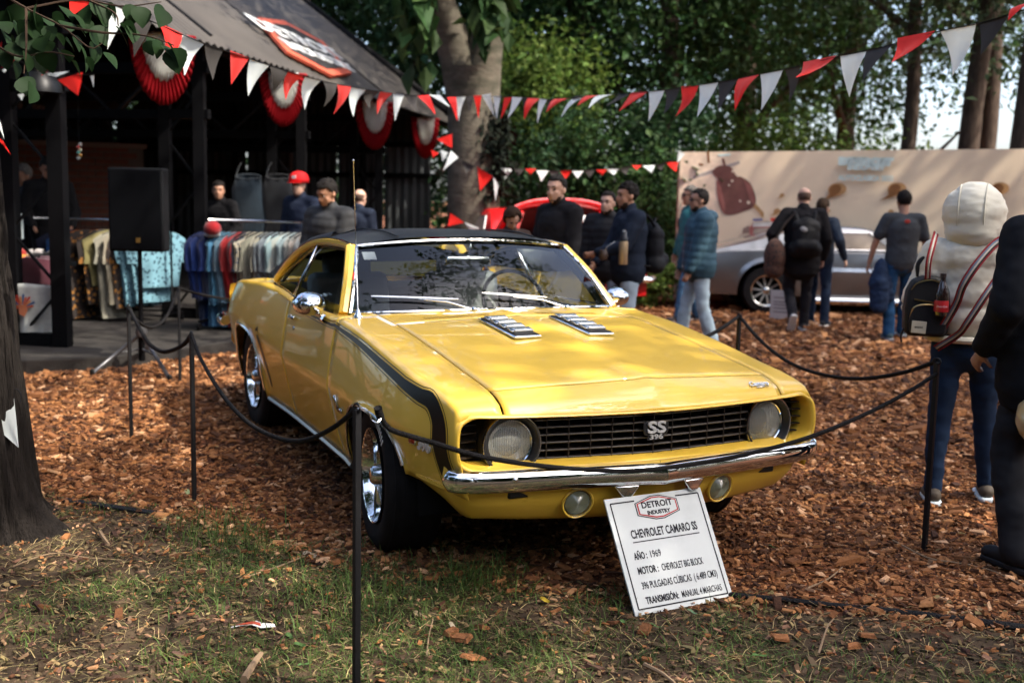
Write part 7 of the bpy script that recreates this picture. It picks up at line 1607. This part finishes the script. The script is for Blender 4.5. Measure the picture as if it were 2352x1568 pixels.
def backpack(p, name, label, c, w_=.30, h_=.44, dp=.16, z=1.20, y=0., off=-.20, extra=None):
    R_ = rotz(p['a']); k = p['k']; o = world(p, np.array([off, y, z])*k); t = thing(name, label, "backpack", o, p['a']); m = pm("bag_"+name+str(int(abs(o[0])*100)), c, rough=.7, var=.15, vscale=12)
    fuse([E3((0, 0, 0), (dp*.55, w_*.52, h_*.5)), C3((0, -w_*.3, -h_*.3), (0, w_*.3, -h_*.3), dp*.52, dp*.52), C3((0, -w_*.26, h_*.25), (0, w_*.26, h_*.25), dp*.42, dp*.42), C3((-dp*.4, -w_*.22, -h_*.22), (-dp*.4, w_*.22, -h_*.22), dp*.36, dp*.36)], "bag", m, t, .013, 2, wrinkle(.005, o[0]))
    for s in (-1, 1): MB().tube(cat([np.array([.02, s*w_*.30, h_*.40]), np.array([.13, s*w_*.40, h_*.50+.06]), np.array([.24, s*w_*.46, h_*.42]), np.array([.30, s*w_*.45, .10]), np.array([.22, s*w_*.50, -.12]), np.array([.04, s*w_*.42, -h_*.36])], 16), .020, 7, sq=.5).build("strap", m, t)
    MB().tube(cat([(0, -.04, h_*.46), (-.02, 0, h_*.56), (0, .04, h_*.46)], 8), .008, 6).build("top_handle", m, t)
    return t, m
HB = ('black', (.012, .010, .009)); HBR = ('brown', (.030, .017, .010))
VG = "visitors standing round the cars"
def people():
    # men behind the coupe
    p = person("bearded man in a grey black padded jacket looking down beside the shirts rack", P(757, 9.6), face_to(-150), 1.63, dict(hl=(.30, .12, 1.05), hr=(.28, -.10, 1.05)), ('puffer', (.035, .036, .038)), ((.03, .03, .035), .07), ((.03, .03, .03), (.3, .3, .3)), (*HB, 'short'), 'tan', VG, (-12, 22), beard=(.030, .018, .012), sd=1)
    person("bald man in a navy jacket seen from behind, deeper in beside the shed", P(824, 13.6), face_to(25), 1.58, None, ('jacket', (.018, .024, .040)), ((.02, .02, .025), .07), ((.03, .03, .03), (.3, .3, .3)), ('shaven', (.10, .062, .045), 'bald'), 'light', VG, (0, 10), sd=2)
    person("man with brown curly hair bending low behind the coupe's roof", P(1170, 10.6), face_to(160), 1.42, None, ('jacket', (.05, .035, .03)), ((.03, .03, .04), .07), ((.04, .04, .04), (.3, .3, .3)), (*HBR, 'curly'), 'light', VG, (0, 45), lean=.10, sd=3)
    p = person("bearded man in a black hooded jacket standing right behind the coupe's roof", P(1284, 9.8), face_to(-128), 1.71, dict(hl=(.10, .24, .82), hr=(.10, -.24, .82)), ('hoodie', (.012, .012, .014)), ((.02, .02, .025), .07), ((.03, .03, .03), (.3, .3, .3)), (*HB, 'crew'), 'light', VG, (16, 4), beard=(.05, .03, .02), hood='down', sd=4, build_=1.08)
    p = person("man in a black quilted jacket half hidden behind the man with the gourd", P(1398, 11.2), face_to(-160), 1.59, dict(hl=(.12, .22, .86), hr=(.06, -.27, .82)), ('puffer', (.014, .014, .016)), ((.18, .22, .27), .07), ((.04, .04, .04), (.4, .4, .4)), (*HB, 'crew'), 'light', VG, (-10, 0), beard=(.04, .025, .018), sd=5)
    p = person("man in a dark navy jacket holding a drinking gourd, with a flask under his arm", P(1447, 10.1), face_to(-104), 1.665, dict(hl=(.36, .12, 1.10), hr=(.30, -.05, 1.00), ehl=(-.5, .6, -.6)), ('jacket', (.014, .020, .034)), ((.30, .38, .46), .072), ((.05, .05, .05), (.5, .5, .5)), (*HB, 'short'), 'tan', VG, (6, 2), beard=(.05, .03, .02), sd=6, build_=1.10)
    bk, _ = backpack(p, "backpack", "black backpack worn by the man with the drinking gourd", (.012, .013, .016), .32, .48, .18, 1.15, 0, -.24)
    c = at(1386, 585, 9.75); t = thing("drinking_gourd", "small dark drinking gourd with a metal straw in the man's hand", "gourd", c); MB().lathe([(.001, -.05), (.03, -.045), (.042, -.015), (.036, .02), (.03, .04), (.026, .042), (.02, .03)], (0, 0, 0), 'z', 16).build("cup", pm("gourd_brown", (.05, .03, .02), rough=.4), t); MB().tube([(0, 0, .0), np.array([0, 0, .07])+R2*.03, np.array([0, 0, .10])+R2*.075, np.array([0, 0, .115])+R2*.10], .005, 6).build("straw", pm("straw_metal", (.6, .55, .45), rough=.2, metal=1), t)
    c = at(1432, 573, 9.7); t = thing("vacuum_flask", "tan steel flask with a black cap held under the man's arm", "flask", c); MB().lathe([(.001, -.13), (.036, -.13), (.038, -.12), (.038, .06), (.034, .072)], (0, 0, 0), 'z', 18).build("bottle", pm("flask_tan", (.42, .30, .17), rough=.3, metal=.6), t); MB().lathe([(.035, .070), (.035, .10), (.027, .115), (.026, .15), (.022, .155), (.001, .155)], (0, 0, 0), 'z', 18).build("cap", pm("flask_cap", (.012, .012, .014), rough=.3), t); MB().lathe([(.012, .155), (.014, .165), (.001, .167)], (0, 0, 0), 'z', 10).build("button", pm("pale_button", (.6, .65, .66), rough=.3), t)
    # blue puffer man and the one behind him
    p = person("man in sunglasses, blue padded jacket and light jeans walking left", P(1612, 11.3), face_to(-92), 1.635, dict(hl=(.16, .20, .86), hr=(.17, -.19, .86), fl=(-.16, .10, .09), fr=(.16, -.10, .07), ehl=(-.9, .5, 0), ehr=(-.9, -.4, 0)), ('puffer', (.038, .080, .110)), ((.33, .42, .48), .078), ((.09, .06, .05), (.3, .3, .3)), (*HB, 'crew'), 'tan', VG, (4, 0), glasses=True, hood='down', sd=7, build_=1.12, beard=(.07, .04, .03))
    p = person("man in a teal sweater and dark vest behind the blue padded jacket", P(1590, 14.0), face_to(-100), 1.70, dict(hl=(.05, .28, .84), hr=(.10, -.30, .84), fl=(.16, .12, .07), fr=(-.18, -.12, .08)), ('jacket', (.035, .140, .150)), ((.05, .11, .19), .07), ((.03, .02, .02), (.35, .28, .25)), ('grey', (.10, .09, .08), 'short'), 'tan', VG, (0, 0), glasses=True, sd=8, build_=1.1)
    backpack(p, "backpack", "brown black backpack on the man in the teal sweater", (.03, .02, .018), .34, .46, .2, 1.18, -.05, -.20)
    # walkers in front of the grey car
    p = person("bald man in a long black coat walking away towards the grey car", gnd(1832, 762), face_to(6), 1.70, dict(hl=(.08, .30, .98), hr=(.06, -.27, .90), fl=(-.20, .10, .20), fr=(.12, -.08, .07), toel=.9, ehl=(-.7, .8, 0)), ('coat', (.012, .011, .012)), ((.016, .015, .018), .062), ((.02, .02, .022), (.62, .62, .60)), ('shaven', (.10, .062, .045), 'bald'), 'light', VG, (0, 14), sd=9, build_=1.10)
    bt, bm_ = backpack(p, "backpack", "black backpack with a small oval emblem on the man in the long coat", (.010, .010, .011), .31, .47, .20, 1.17, 0, -.24); MB().ell((-.165, .05, .09), (.008, .045, .028), 14, 8, rotx(.4)).build("emblem", pm("emblem_grey", (.25, .25, .25), rough=.4), bt)
    p = person("person in a dark jacket and jeans half hidden behind the man in the long coat", gnd(1874, 748), face_to(40), 1.58, dict(hl=(.05, .26, .9), hr=(.0, -.36, .95), fl=(.0, .10, .07), fr=(-.06, -.14, .07)), ('jacket', (.022, .030, .045)), ((.016, .026, .050), .066), ((.02, .022, .026), (.60, .60, .58)), (*HBR, 'short'), 'light', VG, (0, 0), sd=10)
    # patterned shoulder bag
    c = at(1779, 590, 13.2); t = thing("shoulder_bag", "brown patterned shoulder bag at the coat wearer's left side", "bag", c); fuse([E3((0, 0, 0), (.14, .12, .22)), C3((0, 0, -.14), (0, 0, .1), .12, .09)], "bag", flower("bag_pattern", (.07, .030, .018), (.015, .010, .01), 30), t, .013, 2); MB().tube(cat([(0, 0, .2), R2*.10+np.array([0, 0, .38]), R2*.22+np.array([0, 0, .52])], 8), .014, 6).build("strap", pm("bag_strap", (.03, .02, .015)), t)
    # man in the grey T-shirt
    p = person("man in a dark grey T-shirt and blue jeans seen from behind, jacket in his hand", gnd(2058, 781), face_to(2), 1.68, dict(hl=(.10, .34, .90), hr=(.02, -.32, .86), fl=(-.06, .11, .08), fr=(.22, -.13, .07), ehl=(-.2, 1, -.2), ehr=(-.2, -1, -.3)), ('tee', (.045, .050, .056)), ((.018, .060, .135), .074), ((.05, .09, .11), (.30, .32, .33)), (*HB, 'crew'), 'tan', VG, (0, 4), sd=11, build_=1.02)
    MB().ell(p['V'](-.175, .01, 1.40), (.006, .035, .022), 10, 6).build("shirt_emblem", pm("shirt_red", (.35, .04, .03), rough=.7), p['t'])
    c = at(2022, 640, 12.7); t = thing("carried_jacket", "dark blue jacket hanging from the T-shirt wearer's left hand", "jacket", c); fuse([C3((0, 0, .18), (0, -.02, -.05), .06, .11), C3((0, .0, -.05), (.02, -.02, -.30), .11, .10), C3((.02, .06, .0), (.04, .10, -.22), .07, .06)], "cloth", pm("carried_blue", (.016, .030, .065), rough=.8), t, .013, 2, wrinkle(.014, 3.))
    # hooded woman near right
    p = person("woman in a cream padded coat with its hood up and rolled jeans", gnd(2194, 1158), face_to(12), 1.56, dict(hl=(.22, .20, 1.05), hr=(.26, -.16, 1.05), fl=(-.02, .13, .075), fr=(.12, -.18, .075)), None, ((.014, .028, .060), .050), ((.075, .060, .045), (.62, .70, .74)), (*HBR, 'short'), 'light', VG, (-14, 6), sd=12, build_=1.0, vox=.012)
    V, k = p['V'], p['k']; cream = pm("cream_quilt", (.60, .57, .47), rough=.55, sheen=.2, var=.05, vscale=6)
    bands = lambda q, n: .026*(np.abs(np.sin(math.pi*(q[:, 2]/k-.985+.012*npn(q, (4, 4, 2), 2))/.16))**.5-.62)*(1-np.abs(n[:, 2])*.7)*np.clip((1.30-q[:, 2]/k)/.08, 0, 1)+.006*npn(q, (13, 13, 22), 4)+.004*npn(q, (34, 34, 60), 9)
    Q = [C3(V(0, 0, 1.07), V(0, 0, 1.14), .165*k, .172*k, 1.22, (0, 1, 0)), C3(V(0, 0, 1.14), V(-.01, 0, 1.34), .170*k, .150*k, 1.25, (0, 1, 0)), C3(p['sho'][-1]*.97, p['sho'][1]*.97, .105*k, .105*k), C3(V(-.03, -.06, 1.42), V(-.03, .06, 1.42), .13*k, .13*k)]
    for s in (-1, 1): Q += [C3(p['sho'][s], p['elb'][s], .098*k, .088*k), C3(p['elb'][s], p['wri'][s], .082*k, .060*k)]
    fuse(Q, "padded_coat", cream, p['t'], .011, 2, bands)
    Hd = p['Hd']
    hood_n = lambda q, n: .006*npn(q, (6, 6, 26), 7)+.004*npn(q, (16, 16, 60), 1)
    fuse([E3(Hd(-.045, 0, .030), np.array([.176, .172, .176])*k, rotz(RAD(-14))), E3(Hd(.06, 0, .02), np.array([.135, .155, .165])*k, rotz(RAD(-14))), E3(Hd(-.06, 0, -.06), np.array([.150, .150, .13])*k), C3(Hd(-.03, -.04, -.17), Hd(-.03, .04, -.17), .095*k, .095*k), C3(Hd(.13, -.06, -.08), Hd(.145, -.07, .06), .03*k, .03*k)], "hood", cream, p['t'], .011, 14, hood_n)
    for y in (-.06, .075):
        kk = math.sqrt(1-(y/.172)**2); MB().tube([Hd(-.045+.177*kk*math.cos(q), y, .030+.177*kk*math.sin(q)) for q in np.linspace(.5, 3.9, 30)], .0035, 5).build("hood_seam", pm("cream_seam", (.52, .49, .40), rough=.7), p['t'])
    MB().tube(cat([V(-.155*math.cos(a), .215*math.sin(a), .965) for a in np.linspace(-2.2, 2.2, 14)], 24), .018, 8).build("coat_hem", cream, p['t'])
    # mini backpack hanging off her left shoulder with a striped strap and a cola bottle
    d = 5.62; c = at(2128, 700, d); yw = math.atan2(R2[1], R2[0])-.18
    t = thing("mini_backpack", "small black backpack with brass zips hanging from the hooded woman's shoulder", "backpack", c, yw); bk = pm("mini_black", (.012, .012, .014), rough=.5, var=.15)
    G = []
    out = [(-.085, -.155), (.085, -.155), (.105, -.13), (.11, -.02), (.10, .07), (.075, .125), (.03, .148), (-.03, .148), (-.075, .125), (-.10, .07), (-.11, -.02), (-.105, -.13)]
    MB().prism(out, -.055, .055, lambda x, z, h: (x, h, z)).build("bag", bk, t, bevel=.025); MB().prism([(x*.82, -.145+(z+.155)*.52) for x, z in out], -.085, -.05, lambda x, z, h: (x, h, z)).build("front_pocket", bk, t, bevel=.018)
    br = pm("brass_zip", (.50, .36, .15), rough=.3, metal=1)
    for pth in ([(-.085, -.05, .075), (-.06, -.056, .11), (0, -.058, .128), (.06, -.056, .11), (.088, -.05, .06)], [(-.07, -.059, .030), (.055, -.059, .012)], [(-.085, -.062, -.06), (-.07, -.088, -.005), (0, -.090, .008), (.06, -.088, -.01), (.085, -.066, -.07)]): MB().tube(cat(pth, 18), .0035, 5).build("zip", br, t)
    MB().box((-.045, -.088, -.105), (.070, .006, .060), roty(.06)).build("label_patch", pm("cream_patch", (.52, .48, .36), rough=.6), t, bevel=.002); 
    for x in (-.062, -.054, -.046, -.038, -.030): MB().box((x, -.092, -.105), (.005, .001, .006)).build("patch_mark", bk, t, smooth=False)
    MB().tube(cat([(-.045, .02, .14), (-.05, .02, .20), (-.02, .02, .235), (.03, .02, .235), (.055, .02, .19), (.05, .02, .13)], 20), .011, 7).build("top_handle", bk, t)
    MB().tube(cat([(-.095, -.02, -.10), (-.115, -.02, -.15), (-.112, -.02, -.19)], 6), .005, 5).build("tassel", bk, t)
    # straps from the woman's shoulders to the bag
    def ribbon(pts, nn, wd, cols, name):
        q = cat(pts, 24); T = np.gradient(q, axis=0); T /= np.linalg.norm(T, axis=1)[:, None]; s_ = np.cross(T, nn); s_ /= np.linalg.norm(s_, axis=1)[:, None]; b0 = np.array(c); mr_ = rotz(-yw); tot = len(cols)
        o0 = None
        for i, cc in enumerate(cols):
            lo, hi = (i/tot-.5)*wd, ((i+1)/tot-.5)*wd; g_ = np.array([[(mr_@(q[j]+s_[j]*w_-b0)) for w_ in (lo, hi)] for j in range(24)])
            MB().grid(g_).build(name, cc, t, solid=.003)
    mr, wt_, bl_, bk2 = pm("strap_maroon", (.20, .02, .025), rough=.8), pm("strap_white", (.42, .40, .35), rough=.8), pm("strap_blue", (.10, .16, .23), rough=.8), pm("strap_black", (.02, .018, .018), rough=.8)
    nn = -F2
    ribbon([at(2160, 760, 5.56), at(2195, 700, 5.47), at(2212, 655, 5.39), at(2245, 605, 5.37), at(2285, 560, 5.43), at(2315, 545, 5.53)], nn, .042, [mr, bl_, wt_, bk2, mr], "striped_strap")
    ribbon([at(2150, 800, 5.58), at(2200, 768, 5.49), at(2222, 740, 5.42), at(2262, 680, 5.37), at(2300, 625, 5.39)], nn, .038, [mr, bl_, wt_, bk2, mr], "striped_strap")
    ribbon([at(2130, 640, 5.55), at(2133, 600, 5.49), at(2143, 560, 5.49), at(2150, 535, 5.55)], nn, .03, [mr, wt_, mr], "striped_strap")
    o = MB().box(mb_c(c, yw, at(2206, 762, 5.58)), (.05, .02, .022), roty(.8)).build("strap_buckle", pm("rose_brass", (.6, .42, .3), rough=.25, metal=1), t, bevel=.004)
    c2 = at(2163, 690, 5.50); b_ = thing("cola_bottle", "cola bottle with a red label in the side pocket of the small backpack", "bottle", c2, yw)
    MB().lathe([(.001, -.075), (.030, -.075), (.033, -.06), (.033, .02), (.030, .045), (.018, .085), (.013, .10), (.013, .115)], (0, 0, 0), 'z', 20).build("bottle", pm("cola_dark", (.02, .010, .008), rough=.08, coat=1), b_); MB().lathe([(.0335, -.055), (.0345, -.05), (.0345, -.005), (.0335, 0)], (0, 0, 0), 'z', 20).build("label", pm("cola_label", (.42, .012, .018), rough=.35), b_); MB().lathe([(.015, .112), (.015, .132), (.001, .133)], (0, 0, 0), 'z', 14).build("cap", pm("cola_cap", (.03, .02, .02), rough=.4), b_)
    text("Coca-Cola", .012, pm("label_white2", (.7, .7, .7), rough=.5), b_, .0006, frame((-.004, -.0356, -.028), (1, 0, 0), (0, 0, 1)), "label_print", shear=.2)
    # person in black cut by the right edge
    p = person("person in a black jacket and dark trousers cut off by the right edge", gnd(2372, 1308), face_to(-20), 1.72, dict(hl=(.10, .26, .95), hr=(.2, -.2, 1.0), fl=(-.03, .12, .09), fr=(.15, -.16, .08)), ('coat', (.010, .011, .014)), ((.022, .023, .026), .075), ((.012, .012, .014), (.02, .02, .022)), (*HB, 'short'), 'tan', VG, (0, 0), hood='down', sd=13, build_=1.12)
    c = at(2388, 955, 4.55); t = thing("shiny_bag", "cream glossy bag held at the right edge", "bag", c); fuse([E3((0, 0, 0), (.09, .10, .12)), E3((0, .02, -.05), (.08, .09, .09))], "bag", pm("gold_cream", (.55, .44, .25), rough=.25, metal=.2, coat=.5), t, .011, 2, wrinkle(.008, 2.)); MB().tube(cat([(0, -.04, .11), (0, 0, .22), (0, .04, .11)], 8), .006, 6).build("handle", pm("gold_cream"  , (.55, .44, .25)), t)
    # inside the shed
    person("person in black standing among the racks inside the shed", P(505, 13.2), face_to(-160), 1.52, dict(hl=(.2, .2, 1.0)), ('hoodie', (.010, .010, .011)), ((.012, .012, .014), .07), ((.02, .02, .02), (.1, .1, .1)), (*HB, 'short'), 'tan', "stall keepers inside the shed", (30, 0), hood='down', sd=14, fingers=False, gz=.115)
    person("stooping person in a dark cap behind the folded clothes at far left", P(62, 13.0), face_to(-140), 1.66, dict(hl=(.3, .2, 1.0), hr=(.3, -.2, 1.0)), ('jacket', (.014, .016, .022)), ((.012, .012, .014), .07), ((.02, .02, .02), (.1, .1, .1)), ('grey', (.10, .09, .08), 'short'), 'tan', "stall keepers inside the shed", (0, 20), sd=15, fingers=False, gz=.115)
    person("tall person in black behind the table, left of the front posts", P(112, 12.4), face_to(150), 1.74, dict(hl=(.2, .2, 1.0), hr=(.25, -.2, 1.0)), ('hoodie', (.010, .010, .011)), ((.012, .012, .014), .07), ((.02, .02, .02), (.1, .1, .1)), (*HB, 'short'), 'tan', "stall keepers inside the shed", (0, 25), sd=16, fingers=False, gz=.115)
    # mannequin with a red cap
    mk = person("pale shop dummy in a navy shirt and red cap beside the jeans", P(690, 12.6), face_to(-150), 1.60, None, ('jacket', (.016, .022, .040)), ((.02, .02, .03), .07), None, None, 'light', None, (10, 0), sd=17, fingers=False, vox=.014, gz=.115); mk['t'].name = "shop_dummy"; mk['t']["category"] = "dummy"
    c = mk['Hd'](-.005, 0, .06); cp = world(mk, c); t = thing("red_cap", "red baseball cap on the shop dummy", "cap", cp, mk['a']+RAD(10)); rc = pm("cap_red", (.50, .014, .016), rough=.8)
    MB().lathe([(.112, -.02), (.112, .02), (.10, .065), (.07, .095), (.03, .108), (.001, .110)], (0, 0, 0), 'z', 24).build("crown", rc, t, solid=.004); MB().prism([(.08, -.085), (.14, -.075), (.18, -.03), (.185, 0), (.18, .03), (.14, .075), (.08, .085)], -.024, -.016).build("peak", rc, t, bevel=.003); MB().box((.105, 0, .04), (.012, .05, .035)).build("cap_patch", pm("patch_pale", (.5, .5, .5), rough=.6), t, bevel=.002); MB().ell((.02, 0, .112), (.008, .008, .006)).build("button", rc, t)
def mb_c(c, yw, p): return rotz(-yw)@(np.array(p)-np.array(c))
people()
